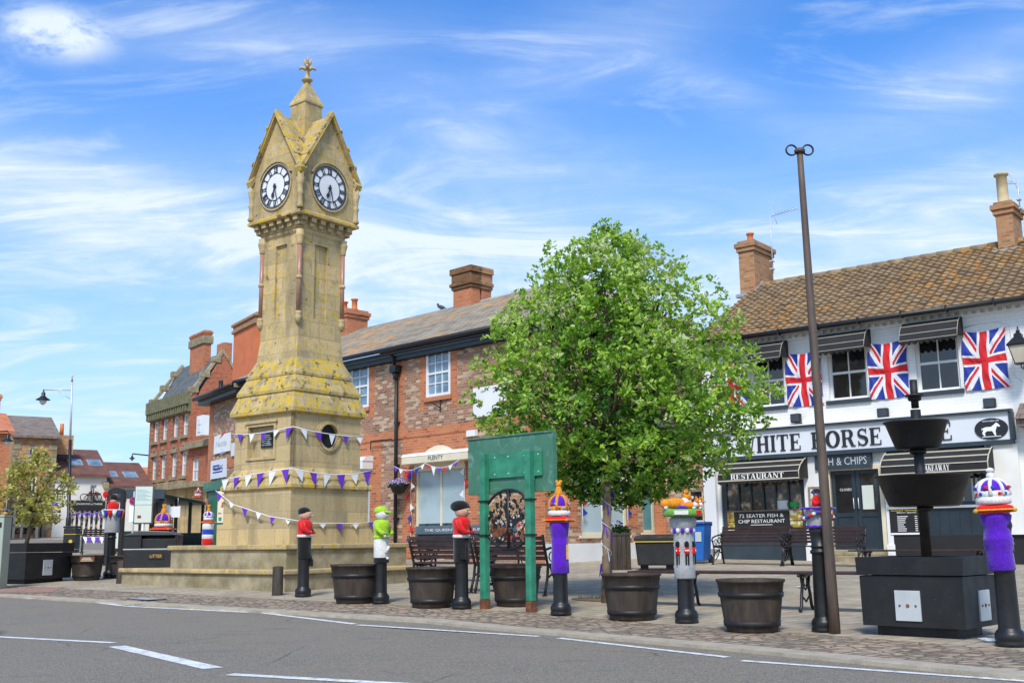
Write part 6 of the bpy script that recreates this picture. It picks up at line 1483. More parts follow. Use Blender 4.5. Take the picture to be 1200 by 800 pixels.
# two benches seen from behind, rear feet towards the road
q0,q1,q2=gnd(483,690.5),gnd(557,694.5),gnd(641,698)
e=(q1-q0)*.03
bench(q0,q1-e,'brown slatted bench seen from behind, between the tower steps and the notice board',-1)
bench(q1+e,q2,'brown slatted bench seen from behind the oval iron panel and green posts',-1)
a=gnd(500,684);b=gnd(632,689);a=Vector(at(492,640,20.6));b=Vector(at(606,640,19.0))
t=bench(a,b,'blue grey bench with raised white lettering on its top rail, behind the brown benches',-1,col='grey_fascia',name='memorial_bench')
L=math.hypot(b.x-a.x,b.y-a.y);m=MB();m.box(-L/2,L/2,.0,.11,.865,1.02);tr=m.build('top_rail',simple('slate_blue_board',(.10,.15,.20),.4),t,bevel=.01)
m=MB();text_mb(m,"THE QUEEN'S PLATINUM JUBILEE",0,.905,width=L*.8,height=.06,y0=.0);m.v=[(-x,.112-y,z) for x,y,z in m.v];m.build('lettering',M['letter_w'],tr)
a,b,c=gnd(840,663),gnd(903,661.5),gnd(966,660)
d=(W.X*1.0);L=1.72
a=gnd(839,661);
for k,lab in enumerate(('dark slatted bench facing the square below the restaurant poster, at its left','dark slatted bench beside the first one, ending behind the bollard at the pole foot')):
    s=a+d*(L+.04)*k*1.0;s=Vector((s.x,s.y,0))+W.Y*.35;bench(s,s+d*L,lab,1)
a,b=gnd(819,709),gnd(952,714);dd_=(b-a)
bench(a-Vector((0,0,0)),b,'long backless slatted bench behind the nearest barrels, in front of the restaurant',1,False,over=.80)
a=Vector(at(1022,660,21.5));b=a+W.X*2.1;bench(a,b,'backless dark bench behind the black box planter, before the takeaway counter',1,False,over=.3)
# --- big box planters
def boxplanter(c,l,r,lab,z_,name='box_planter',rz=None):
    c=gnd(*c);l=gnd(*l);r=gnd(*r);d=c-l;L=math.hypot(d.x,d.y)
    if rz is None: rz=math.atan2(d.y,d.x)
    t=thing(name,lab,'planter',c,rz,'black box planters');f=Frame(c.x,c.y,rz,c.z);q=r-c;Wd=q.dot(f.Y);return t,L,Wd,f
def fill_planter(t,L,Wd,H):
    m=MB();tp=.045
    def frus(x0,x1,y0,y1,z0,z1,e): 
        P=[(x0+e,y0+e,z0),(x1-e,y0+e,z0),(x1-e,y1-e,z0),(x0+e,y1-e,z0)];Q=[(x0,y0,z1),(x1,y0,z1),(x1,y1,z1),(x0,y1,z1)]
        n=len(m.v);m.v+=P+Q
        for i in range(4): j=(i+1)%4;m.face([n+i,n+j,n+4+j,n+4+i])
        m.face([n+3,n+2,n+1,n])
    frus(-L,0,0,Wd,.09,H*.76,.004);frus(-L-.022,.022,-.022,Wd+.022,H*.775,H,.004)
    e=.07
    for P in (((-L-.015,-.015),(.015,-.015),(-e,e),(-L+e,e)),((.015,-.015),(.015,Wd+.015),(-e,Wd-e),(-e,e)),((.015,Wd+.015),(-L-.015,Wd+.015),(-L+e,Wd-e),(-e,Wd-e)),((-L-.015,Wd+.015),(-L-.015,-.015),(-L+e,e),(-L+e,Wd-e))): m.quad(*[(x,y,H) for x,y in P])
    for x0,x1,y0,y1 in ((-L+e,-e,e,e+.001),(-L+e,-e,Wd-e-.001,Wd-e),(-L+e,-L+e+.001,e,Wd-e),(-e-.001,-e,e,Wd-e)): m.box(x0,x1,y0,y1,H-.12,H-.0005)
    m.build('tub',M['black_plastic'],t,bevel=.008)
    m=MB();m.box(-L+.10,-.12,.10,Wd-.1,0.0,.088);m.build('base',M['black_plastic'],t)
    m=MB();m.box(-L+e+.002,-e-.002,e+.002,Wd-e-.002,H-.12,H-.05);m.build('soil',M['soil'],t)
    for y in (-1,1):
        m=MB()
        if y<0: m.box(-L*.53-.12,-L*.53+.12,-.012,.028,H*.20,H*.58)
        else: m.box(-.028,.014,Wd*.58-.12,Wd*.58+.12,H*.20,H*.58)
        pp=m.build('metal_plate',M['galv'],t,bevel=.004);m=MB()
        for i in (-1,0,1):
            r_=.018 if i==0 else .011
            if y<0: m.lathe([(r_,0),(r_*.8,.006)],(-L*.53+i*.075,-.012,H*.39),10,Matrix.Rotation(R_(90),3,'X'))
            else: m.lathe([(r_,0),(r_*.8,.006)],(.014,Wd*.58+i*.075,H*.39),10,Matrix.Rotation(R_(90),3,'Y'))
        m.build('screws',M['rust'],pp)
t,L,Wd,f=boxplanter((1134,750),(1009,731),(1174,743),'large black box planter with metal plates, under the round tiered bowls at the right',0,rz=R_(-44))
H=f.hit(1132,652.5)[1];L=-f.hit(1008,690)[0];Wd=1.2
while Wd>.3 and proj(f.o+f.Y*Wd+Vector((0,0,H*.5)))[0]>1168: Wd-=.01
fill_planter(t,L,Wd,H);PLN=(t,L,Wd,f,H)
ctr=f.o+f.X*(-L/2)+f.Y*(Wd/2)
tw_=thing('tiered_bowl_stand','black post with two empty round planting bowls rising from the right box planter','planter',ctr+Vector((0,0,H-.05)),0)
Yc=ctr.y;zz=lambda px,py:at(px,py,Yc)[2]-ctr.z-H+.05
s=Yc/FX
lx=at(1075,600,Yc)[0]-ctr.x
v_top=zz(1070,445);m=MB();lean=(at(1071,500,Yc)[0]-at(1086,640,Yc)[0])
xt=at(1070,445,Yc)[0]-ctr.x;xb=at(1085,640,Yc)[0]-ctr.x
X=lambda z:xb+(xt-xb)*min(1,z/v_top)
m.tube([(X(0),0,0),(X(zz(1070,480)),0,zz(1070,480))],.048,16);m.tube([(X(zz(1070,478)),0,zz(1070,478)),(X(v_top),0,v_top)],.036,14);zc=zz(1070,466);m.lathe([(.05,zc-.03),(.062,zc-.02),(.062,zc+.01),(.085,zc+.015),(.085,zc+.03),(.05,zc+.035)],(X(zc),0,0),16);m.build('post',M['black_plastic'],tw_)
for (wt,wb,yt,yb) in ((72,50,494,526),(106,80,557,593)):
    zt_=zz(1075,yt);zb_=zz(1075,yb);rt,rb=wt*s/2,wb*s/2
    c=(at(1073 if wt<90 else 1081,yt,Yc)[0]-ctr.x,0,0)
    m=MB();m.lathe([(rb*.1,zb_),(rb*.92,zb_),(rb,zb_+.015),(rt*.96,zt_-.02),(rt*1.02,zt_-.012),(rt*1.02,zt_),(rt*.95,zt_),(rt*.93,zt_-.03),(rb*.9,zb_+.06),(.06,zb_+.06)],c,40,cap=False);m.build('bowl',M['black_plastic'],tw_)
    m=MB();m.lathe([(.055,zb_-.05),(.075,zb_-.04),(.075,zb_-.002)],c,16);m.build('bracket',M['black_plastic'],tw_)
t,L,Wd,f=boxplanter((28,684.5),(-30,676),(83,680.5),'black box planter with the small olive tree, at the left',0)
# left planter : the corner faces the camera, right face is long
c=gnd(28,684.5);r=gnd(83,680);l=gnd(4,681)
for o_ in (t,): o_.rotation_euler=(0,0,math.atan2((r-c).y,(r-c).x))
f=Frame(c.x,c.y,t.rotation_euler[2],c.z);L=math.hypot(*(r-c).xy);H=f.hit(27,636)[1]
fill_planter(t,L,.95,H)
for ch in t.children: ch.location=(L,0,0)
LP=f.o+f.X*(L*.35)+f.Y*.45
# --- litter bin on tower step end
Yb=20.9;p=Vector(at(179,663,Yb));p.z=h(Yb);t=thing('litter_bin','large grey black litter bin with LITTER plate at the left end of the tower steps','litter bin',p,.10)
s=Yb/FX;w_=58*s;zt_=at(180,627,Yb)[2]-p.z
m=MB();m.box(-w_/2,w_/2,-.3,.3,0,zt_*.70);m.build('body',M['black_plastic'],t,bevel=.02)
m=MB();m.box(-w_/2,-w_*.17,-.3,.3,zt_*.72,zt_);m.box(-w_*.17,w_/2,-.05,.3,zt_*.72,zt_);m.box(-w_*.17,w_/2,-.3,-.051,zt_*.72,zt_*.74);m.box(w_*.47,w_/2,-.3,-.051,zt_*.74,zt_);m.box(-w_*.17,w_*.47,-.26,-.24,zt_*.74,zt_*.93)
m.build('hood',M['black_plastic'],t,bevel=.008)
m=MB();m.prism([(-w_/2-.02,0,zt_),(w_/2+.02,0,zt_),(w_*.35,0,zt_+.07),(-w_*.2,0,zt_+.09)],(0,-.32,0),(0,.32,0));m.build('lid',simple('grey_plastic',(.06,.062,.065),.4,.2),t,bevel=.01)
MB().box(-w_/2-.01,w_/2+.01,-.31,.31,zt_*.70,zt_*.72).build('seam',M['galv'],t)
m=MB();m.box(-.02,.26,-.315,-.301,zt_*.50,zt_*.63);pp=m.build('name_plate',M['black'],t);m=MB();text_mb(m,'LITTER',.12,zt_*.53,width=.22,height=zt_*.065,y0=-.316);m.build('lettering',M['gold'],pp)
t=thing('crown_topper','orange and purple knitted crown on a red cushion sitting on the litter bin lid','knitted topper',Vector(at(191,624,Yb))+Vector((0,0,-.02)),.3,'knitted toppers on posts')
crown(t,.09,.15,'purple','gold','gold','red',3,'gold',1.0);MB().lathe([(.12,0),(.13,.02),(.12,.07)],(0,0,0),16).build('purple_base',K['purple'],t)
Yc=26;p=Vector(at(243,638,Yc));t=thing('crown_topper','red white and blue striped knitted cover with small purple crown, left of the tower','knitted topper',p,.2,'knitted toppers on posts')
for z0_,z1_,c_ in ((.0,.14,'red'),(.14,.24,'white'),(.24,.36,'blue'),(.36,.50,'white')): MB().lathe([(.13,z0_),(.135,z0_+.01),(.135,z1_-.01),(.13,z1_)],(0,0,0),18).build('stripe',K[c_],t)
crown(t,.53,.105,'purple','white','white','red',3,'gold',1.0)
pb=MB();pb.lathe([(.11,-.8),(.10,-.02)],(0,0,0),14);bp=pb.build('bollard',M['black_metal']);bp.location=p;tag(bp,'black bollard under the striped knitted cover left of the tower','bollard',BOLL)
# --- cabinet far left
p=gnd(3,690);t=thing('utility_cabinet','pale green metal cabinet cut by the left edge of the view','cabinet',p,.0);s=p.y/FX;hh_=82*s
m=MB();m.box(-.5,-4*s,0,.3,0,hh_);m.build('body',M['greygreen'],t,bevel=.01);m=MB();m.box(-.52,-3.5*s,-.015,.32,hh_,hh_+.03);m.build('lid',M['greygreen'],t);MB().box(-.14,-.10,-.008,-.0005,hh_*.85,hh_*.92).build('lock',M['black'],t)
# --- street lamp
Yl=55;p=Vector(at(79.5,620,Yl));p.z=h(Yl);top=Vector(at(84.5,444,Yl));t=thing('street_lamp','tall street lamp with a bell shaped lantern on a long arm, above the small tree','street lamp',p,0)
v=top-p;mid=v*(1-(512-444)/(628-444)*0+-.0);f1=.62
m=MB();m.tube([(0,0,0),(0,0,1.2),(v.x*.0,0,1.25),tuple(v*f1)],[.13,.12,.09,.08],10);m.build('lower_post',M['black_metal'],t)
lm=Vector(at(51,460,Yl))-p
m=MB();m.tube([tuple(v*f1),tuple(v*.99)],[.06,.05],8);m.lathe([(.07,0),(.03,.2),(.06,.25),(.01,.45)],tuple(v*.985),8);m.tube([tuple(v*.93),tuple(Vector((lm.x,lm.y,v.z*.935)))],.035,6);m.tube([tuple(v*.87),(v.x-.35,0,v.z*.90),(v.x-.7,0,v.z*.925)],.02,5);m.build('upper_post_and_arm',M['galv'],t)
bell(t,(lm.x,0,lm.z-.05),.66)
Yl=44;p=Vector(at(8,640,Yl));p.z=h(Yl);lm=Vector(at(9,515,Yl));t=thing('street_lamp','second street lamp head in front of the orange brick house at the left edge','street lamp',p,0)
m=MB();m.tube([(-.9,0,0),(-.9,0,lm.z-p.z+.4)],.07,8);m.tube([(-.9,0,lm.z-p.z+.35),(lm.x-p.x,0,lm.z-p.z+.35)],.03,6);m.build('post_and_arm',M['black_metal'],t);bell(t,(lm.x-p.x,0,lm.z-p.z+.15),.42)
# --- bus shelter
Yn=34.0;A=Vector(at(186,640,Yn));B_=Vector(at(236,640,41));dv=B_-A;rz=math.atan2(dv.y,dv.x);SF=Frame(A.x,A.y,rz,h(Yn)-.0)
t=SF.thing('bus_shelter','dark green and black metal bus shelter with glass panels, left of the tower','bus shelter')
L=math.hypot(dv.x,dv.y);zr_=SF.hit(186,582)[1];D=1.15
m=MB();m.box(-.25,L+.3,-.15,D+.1,zr_,zr_+.10);m.prism([(0,-.15,zr_+.101),(0,D/2,zr_+.22),(0,D+.1,zr_+.101)],(-.25,0,0),(L+.3,0,0));m.build('roof',M['black_metal'],t,bevel=.02)
m=MB();m.box(-.30,-.251,-.17,D+.12,zr_-.05,zr_+.24);m.build('fascia',M['grey_fascia'],t)
for x in (0,L*.33,L*.66,L):
    for y in ((0,D)):
        m=MB();m.box(x-.05,x+.05,y-.05,y+.05,0,zr_-.001);m.box(x-.07,x+.07,y-.07,y+.07,0,.2)
        m.tube([(x+.0,y,zr_-.5),(x+.12,y,zr_-.2),(x+.35,y,zr_-.05)],.02,5);m.build('post',M['black_metal'],t)
m=MB();m.box(.051,L-.06,D-.02,D+.02,.0,.85);m.box(-.02,.02,.06,D-.06,0,.85);m.box(L-.02,L+.02,.06,D-.06,0,.85);m.build('lower_panels',simple('very_dark_green',(.01,.03,.025),.35),t)
m=MB();m.box(.051,L-.06,D-.012,D+.012,2.0,2.05);m.build('glazing_rail',M['black_metal'],t)
m=MB();m.box(.3,L-.3,D-.5,D-.15,.45,.5);m.build('seat',M['dark_wood'],t)
u,z=SF.hit(226,586,-.2);p=SF.o+SF.X*(L*.85)+Vector((0,0,zr_+.2));tt=thing('crown_topper','small gold and white knitted crown on top of the bus shelter roof','knitted topper',p,.2,'knitted toppers on posts');crown(tt,.05,.12,'purple','gold','gold','red',3,'white',.9)
# timetable panel
Y=30.5;p=Vector(at(166,640,Y));p.z=h(Y);s=Y/FX;z1=at(167,570,Y)[2]-p.z;z0=at(167,612,Y)[2]-p.z
t=thing('timetable_panel','tall pale timetable poster in a grey frame on a post, left of the bus shelter','sign',p,.05)
m=MB();m.box(-.27,.27,-.03,.03,z0-.04,z1+.03);m.build('frame',simple('grey_frame',(.09,.1,.1),.5),t,bevel=.02);po=MB().box(-.235,.235,-.036,-.031,z0,z1).build('poster',M['poster'],t);m=MB();hh=z1-z0
for k in range(9): m.box(-.2,.2-.08*(k%3),-.039,-.0365,z0+hh*(.62+.035*k),z0+hh*(.635+.035*k))
m.box(-.235,.235,-.039,-.0365,z0+hh*.48,z0+hh*.505);m.build('blue_lines',simple('faded_blue_print',(.25,.48,.5)),po)
m=MB();m.box(-.15,-.05,-.039,-.0365,z0+hh*.12,z0+hh*.2);m.build('red_logo',M['rust'],po)
m=MB();m.tube([(0,.02,0),(0,.02,z0)],.05,8);m.build('post',M['galv'],t)
# no parking sign
Y=33;p=Vector(at(154,640,Y));p.z=h(Y);zc=at(154,587,Y)[2]-p.z;t=thing('no_parking_sign','round blue and red no waiting sign above a small white plate, at the shelter end','sign',p,0)
RX=Matrix.Rotation(R_(90),3,'X')
MB().tube([(0,.03,0),(0,.03,zc+.3)],.03,6).build('post',M['galv'],t);MB().lathe([(.105,0),(.105,.01)],(0,-.02,zc),20,RX).build('blue_disc',M['blue'],t)
m=MB();m.tube([(.11*math.cos(a*.3927),-.025,zc+.11*math.sin(a*.3927)) for a in range(16)],.02,6,closed=True);m.box(-.1,.1,-.04,-.032,-.012,.012,Matrix.Translation((0,0,zc))@Matrix.Rotation(R_(45),4,'Y'));m.build('red_ring',M['red'],t);MB().box(-.12,.12,-.02,-.0,zc-.62,zc-.14).build('white_plate',M['white'],t)
p2=SF.o+SF.X*.15+SF.Y*-.3+Vector((0,0,zr_));tt=thing('stop_plate','small white hanging plate under the front edge of the bus shelter roof','sign',p2,rz);u,z=SF.hit(186,595.5,-.3);MB().box(-.02,.0,-.28,.28,-.62,-.28).build('plate',M['board_white'],tt);m=MB();m.tube([(-.01,-.2,-.28),(-.01,-.2,0)],.008,4);m.tube([(-.01,.2,-.28),(-.01,.2,0)],.008,4);m.build('hangers',M['galv'],tt)
# arched display case
Y=29;p=Vector(at(133,645,Y));p.z=h(Y);s=Y/FX;z1=at(133,576,Y)[2]-p.z;w_=17*s/2
t=thing('display_case','arched black framed glass display case on two legs, behind the knitted soldier','display case',p,-.15)
m=MB()
for x in (-w_,w_): m.box(x-.05,x+.05,-.06,.06,0,z1-.05)
m.box(-w_+.05,w_-.05,-.06,.06,.35,.45);m.box(-w_+.05,w_-.05,-.06,.06,z1-.25,z1-.15)
m.xz([(-w_-.05,z1-.05)]+[(-(w_+.05)*math.cos(a*.3142),z1-.05+.16*math.sin(a*.3142)) for a in range(1,10)]+[(w_+.05,z1-.05)],-.06,.06);m.build('frame',M['black_metal'],t);MB().box(-w_+.05,w_-.05,-.01,.01,.45,z1-.25).build('notices',M['poster'],t)
# small black bin and far bench
Y=40;p=Vector(at(83.5,640,Y));p.z=h(Y);s=Y/FX;z1=at(84,616,Y)[2]-p.z;t=thing('litter_bin','black litter bin with gold bands and emblem, between the small tree and the far bench','litter bin',p,0)
m=MB();m.box(-.23,.23,-.22,.22,0,z1-.08);m.box(-.25,.25,-.24,.24,z1-.07,z1);m.build('body',M['black_plastic'],t,bevel=.02);m=MB();m.box(-.235,.235,-.226,.22,z1*.68,z1*.70);m.box(-.235,.235,-.226,.22,z1*.12,z1*.14);m.build('gold_band',M['yellow'],t);MB().lathe([(.07,0),(.07,.01)],(.05,-.222,z1*.42),10,RX).build('emblem',M['yellow'],t)
Y=38;a=Vector(at(97,640,Y));b=Vector(at(136,640,Y+.5));bench(a,b,'dark bench with purple pennants on its backrest, far left below the black shop fascia',-1)
pts=[Vector(at(97+39*i/8,628.5+.6*(i%2),Y-.15)) for i in range(9)];cord_flags('bunting','purple and white pennants along the back of the far left bench',pts,[(.06+.125*i,'purple' if i%2 else 'flagwhite',.20,.24,.2) for i in range(8)])
# green topped notice (map board) by the green shopfront
Y=31;p=Vector(at(260,640,Y));p.z=h(Y);z1=at(260,575,Y)[2]-p.z;z0=at(260,612,Y)[2]-p.z;s=Y/FX
t=thing('map_board','cream town map board with small drawings, on a green post left of the tower','sign',p,-.25);MB().box(-6.8*s,6.8*s,-.03,.0,z0,z1).build('map_panel',M['cream'],t)
m=MB();rg=random.Random(2)
for i in range(14): x,z=rg.uniform(-5,5)*s,rg.uniform(z0+.25,z1-.1);m.ball((x,-.032,z),rg.uniform(.02,.05),.004,rg.uniform(.02,.05),8)
m.build('drawings',M['tile_orange'],t);m=MB();m.box(-5*s,-1*s,-.034,-.0305,z0+.05,z0+.15);m.build('green_mark',M['green_paint'],t);MB().box(-.04,.04,.001,.06,0,z1).build('post',M['green_paint'],t)
# black storage box, blue bin, wooden planter beside wall
a=gnd(706,661);b=gnd(792,664);Y=23.5
p=Vector(at(746+24,660,Y));p.z=h(Y);s=Y/FX;w_=48*s/2;z1=at(770,628,Y)[2]-p.z;t=thing('salt_bin','wide black storage bin with a yellow line under its lid, behind the corgi bollard','storage bin',p,-.15)
m=MB();m.prism([(-w_+.05,0,.1),(w_-.05,0,.1),(w_,0,z1*.86),(-w_,0,z1*.86)],(0,-.3,0),(0,.3,0));m.build('body',M['black_plastic'],t,bevel=.03);m=MB();m.box(-w_-.02,w_+.02,-.33,.32,z1*.86,z1*.97);m.prism([(-w_,-.31,z1*.97),(w_,-.31,z1*.97),(w_-.1,.2,z1+.02),(-w_+.1,.2,z1+.02)],(0,0,0),(0,.0,.02));m.build('lid',M['black_plastic'],t,bevel=.01);MB().box(-w_-.025,w_+.025,-.337,-.325,z1*.83,z1*.855).build('yellow_line',M['yellow'],t)
for x in (-w_*.6,w_*.6):MB().box(x-.08,x+.08,-.2,.2,0,.1).build('foot',M['black'],t)
Y=26.5;p=Vector(at(818,648,Y));p.z=h(Y);s=Y/FX;z1=at(818,609,Y)[2]-p.z;t=thing('wheelie_bin','blue wheeled rubbish bin against the wall left of the white restaurant','wheelie bin',p,-.5)
m=MB();m.prism([(-.22,0,.06),(.22,0,.06),(.28,0,z1*.9),(-.28,0,z1*.9)],(0,-.28,0),(0,.28,0));m.build('body',M['bluebin'],t,bevel=.02);m=MB();m.box(-.30,.30,-.34,.30,z1*.9,z1*.96);m.box(-.28,.28,.30,.36,z1*.86,z1*.93);m.build('lid',M['bluebin'],t,bevel=.02);m=MB();RY=Matrix.Rotation(R_(90),3,'Y')
for x in (-.26,.2): MB().lathe([(.10,0),(.10,.06)],(x,.25,.10),14,RY).build('wheel',M['black'],t)
m=0;MB().box(.05,.2,-.30,-.284,z1*.5,z1*.72).build('number_sticker',M['galv'],t)
Y=23.8;p=Vector(at(727,660,Y));p.z=h(Y)
sx=lambda px,py:0
t=thing('wooden_planter','tall dark timber planter with purple flowers beside the white shop window','planter',p,.1);z1=at(727,624,Y)[2]-p.z
m=MB()
for i in range(4): m.box(-.2+.1*i+.004,-.1+.1*i-.004,-.2,.2,.0,z1)
m.box(-.215,.215,-.215,.215,z1*.93,z1+.01);m.build('timber_box',M['barrel'],t)
tufts('foliage',(0,0,z1),160,.22,.22,.22,.10,M['leaf3'],t);tufts('petals',(-.05,0,z1+.12),30,.2,.2,.2,.06,simple('purple_petals',(.25,.06,.4),.8,.3),t)
# litter scraps on the paving
for k,(px,lab) in enumerate((((937,689),'crumpled white paper scrap on the paving below the long bench'),((1152,752),'white paper scrap at the foot of the right box planter'))):
    p=gnd(*px);m=MB()
    for i in range(4): a=random.uniform(0,6);m.quad((0+.03*i,0,.005),(.07*math.cos(a)+.03*i,.05*math.sin(a),.02),(.05*math.cos(a+1),.06*math.sin(a+1),.03),(.02,-.05,.006+.001*i))
    o=m.build('paper_scrap',M['white']);o.location=p+Vector((0,0,.004));tag(o,lab,'litter')
# pigeon on the ridge
u,z=Pf.hit(517.5,359.5,4.6);p=Pf.o+Pf.X*u+Pf.Y*4.6+Vector((0,0,z-.12));t=thing('pigeon','grey pigeon perched on the ridge left of the big brick chimney','bird',p,.3)
m=MB();m.ball((0,0,.10),.15,.07,.075,14,Matrix.Rotation(.35,3,'Y'));m.ball((-.13,0,.20),.045,.04,.045,10);m.tube([(-.10,0,.12),(-.13,0,.19)],[.055,.035],8);m.tube([(.10,0,.07),(.26,0,.0)],[.05,.03],6);m.lathe([(.012,0),(.002,.04)],(-.165,0,.2),6,Matrix.Rotation(-1.57,3,'Y'));m.build('body',simple('pigeon_grey',(.08,.08,.09),.8,.4,20),t)
MB().tube([(0,.02,.04),(0,.02,-.02)],.01,4).build('legs',M['rust'],t)
# ================================================================== TREES
def leaves(name,pts,per,size,mat,parent,rg,origin):
    import numpy as np
    V=[];F=[];A=[]
    for c,s_,tone in pts:
        c=Vector(c)-origin
        ax=Vector((rg.gauss(0,.6),rg.gauss(0,.6),rg.uniform(.1,1.2))).normalized()
        e1=ax.cross(Vector((rg.random(),rg.random(),.1))).normalized();e2=ax.cross(e1)
        for i in range(per):
            a=2*math.pi*i/per+rg.uniform(-.4,.4);el=rg.uniform(-.15,1.0) if tone<.6 else rg.uniform(.3,1.3)
            d=(e1*math.cos(a)+e2*math.sin(a))*math.cos(el)+ax*math.sin(el);d.z-=.15;d.normalize()
            L=size*s_*rg.uniform(.7,1.25);w=L*rg.uniform(.27,.36);side=d.cross(ax)
            if side.length<.05: side=d.cross(Vector((1,0,0)))
            side.normalize();nn=side.cross(d)*L*.10;base=c+d*L*.25+Vector((rg.gauss(0,.02),rg.gauss(0,.02),rg.gauss(0,.02)));n=len(V)
            V+=[base,base+d*L*.3+side*w+nn,base+d*L*.72+side*w*.75+nn*.8,base+d*L-nn*1.2,base+d*L*.72-side*w*.75+nn*.8,base+d*L*.3-side*w+nn,base+d*L*.5-nn*.4]
            F+=[(n,n+1,n+2,n+6),(n+6,n+2,n+3),(n+6,n+3,n+4),(n,n+6,n+4,n+5)];t_=min(1,max(0,tone+rg.gauss(0,.16)));A+=[t_]*4
    me=bpy.data.meshes.new(name);me.from_pydata([tuple(v) for v in V],[],F);me.materials.append(mat);a_=me.attributes.new('tone_rnd','FLOAT','FACE');a_.data.foreach_set('value',A);me.update()
    o=bpy.data.objects.new(name,me);COL.objects.link(o);o.parent=parent;return o
rg=random.Random(21)
tp=gnd(714,701);t=thing('whitebeam_tree','round leafy green whitebeam tree in front of the brick corner building','tree',tp,0)
Yt=tp.y;s=Yt/FX
prof=[(272,8),(286,36),(303,68),(323,90),(347,108),(380,130),(420,150),(460,167),(500,169),(535,143),(562,108),(578,78),(592,36)]
def width(py):
    for (a,wa),(b,wb) in zip(prof[:-1],prof[1:]):
        if py<=b: return wa+(wb-wa)*(py-a)/(b-a)
    return 0
lobes=[(rg.uniform(0,6.28),rg.uniform(280,590),rg.uniform(.5,1)) for _ in range(40)]
pts=[];N_=0
cxp=lambda py:716+(py-300)*.03
while N_<4700:
    py=rg.uniform(266,592);w=width(py)
    if rg.random()*168>w: continue
    a=rg.uniform(0,6.283);q=rg.random();r=1-(q**1.4)*.8
    bump=.88+.14*sum(math.exp(-(((a-la+math.pi)%(2*math.pi)-math.pi)/.38)**2-((py-lp)/26)**2)*ls for la,lp,ls in lobes)
    nz=noise.noise(Vector((math.cos(a)*3.0,math.sin(a)*3.0,py/40)))
    if nz<-.22 and rg.random()<.8: continue
    r=r*min(1.15,bump*(1+.32*nz))
    X_=w*r*math.cos(a);Yd=w*r*math.sin(a)*.95
    base=at(cxp(py)+X_,py,Yt);c=Vector((at(cxp(py),py,Yt)[0]+X_*s,Yt+Yd*s,base[2]))
    tone=.22+.54*((600-py)/330)+.60*nz+.12*rg.random()+(.0 if r>.6 else -.22)  # crown shading put into leaf colour: inner leaves darker, upper ones lighter
    if rg.random()<.06: tone=.97
    pts.append((c,rg.uniform(.8,1.2),tone));N_+=1
# loose sprigs breaking the outline
for i in range(260):
    py=rg.uniform(260,470) if i<200 else rg.uniform(470,600);a=rg.choice((rg.gauss(0,.5),rg.gauss(math.pi,.5)));w=width(max(py,270))*rg.uniform(.98,1.07)+5
    if rg.random()<.35: a=rg.uniform(0,6.28)
    c=Vector((at(cxp(py),py,Yt)[0]+w*math.cos(a)*s,Yt+w*math.sin(a)*s,at(cxp(py),py,Yt)[2]));pts.append((c,.8,.6))
for px,py in ((882,408),(872,415),(888,485),(880,470),(876,500),(560,470),(566,455),(850,345),(842,338),(862,395),(693,272),(700,281),(690,286),(646,286),(640,296),(752,282),(748,290),(832,330),(572,560),(860,540),(868,520)):
    for k in range(3): c=Vector(at(px+rg.uniform(-5,5),py+rg.uniform(-4,6),Yt+rg.uniform(-.3,.3)));pts.append((c,.85,.6))
tips=[p[0] for p in pts]
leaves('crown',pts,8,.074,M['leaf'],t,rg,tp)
m=MB();bl=[p for p in pts if rg.random()<.045 and (p[0]-Vector((tp.x,Yt,2.3))).length>1.3 and p[0].z<3.9]
for c,_,_ in bl:
    for i in range(16):
        q=c-tp+Vector((rg.gauss(0,.045),rg.gauss(0,.045),.04+rg.gauss(0,.02)));d1=Vector((rg.gauss(0,1),rg.gauss(0,1),rg.gauss(0,.5))).normalized()*.028;d2=d1.cross(Vector((.3,.2,1))).normalized()*.022;m.quad(q-d1,q-d2,q+d1,q+d2)
m.build('blossom',simple('cream_blossom',(.52,.44,.26),.8,.3,30),t)
# trunk and limbs
m=MB();fork=Vector(at(712,560,Yt))-tp
m.tube([(0,0,-.05),(0,0,.1),(-.03,0,.8),tuple(fork*.75),tuple(fork)],[.085,.07,.06,.055,.055],12)
top=Vector(at(708,330,Yt))-tp;m.tube([tuple(fork),tuple(fork.lerp(top,.5)+Vector((.08,.05,0))),tuple(top)],[.055,.035,.01],9)
for i in range(85):
    tgt=rg.choice(tips)-tp;st=fork.lerp(top,rg.uniform(0,.65));
    if tgt.z<st.z-.1: st=fork.lerp(top,.05)
    tgt=st.lerp(tgt,.88);md=st.lerp(tgt,.45)+Vector((rg.gauss(0,.06),rg.gauss(0,.06),rg.uniform(.02,.16)));r0=rg.uniform(.014,.032);m.tube([tuple(st),tuple(st.lerp(md,.5)+Vector((0,0,-.03))),tuple(md),tuple(tgt)],[r0*1.3,r0,r0*.7,.004],6)
m.build('trunk',M['bark'],t)
# stake with bunting
sp=gnd(709.5,706);v=Vector(at(712,561,sp.y-.0))-sp;t2=thing('tree_stake','weathered round wooden stake beside the tree trunk, wound with pennants','stake',sp,0)
m=MB();m.tube([(0,0,-.05),tuple(v)],[.062,.052],12);m.build('stake',M['stakew'],t2)
m=MB();m.tube([tuple(v*.86+Vector((.06*math.cos(a*.7),.06*math.sin(a*.7)+.03,0))) for a in range(9)],.014,6,closed=True);m.build('strap',M['black'],t2)
pts=[];
for i in range(30):
    k=i/29;a=i*.75;b_=v*(.93-.62*k);pts.append(sp+b_+Vector((.075*math.cos(a),.075*math.sin(a)+.01,0)))
fl_=[(.02,'purple'),(.09,'purple'),(.16,'purple'),(.25,'purple'),(.36,'flagwhite'),(.45,'purple'),(.53,'purple'),(.60,'purple'),(.66,'purple'),(.75,'flagwhite'),(.84,'flagwhite'),(.91,'flagwhite'),(.97,'purple')]
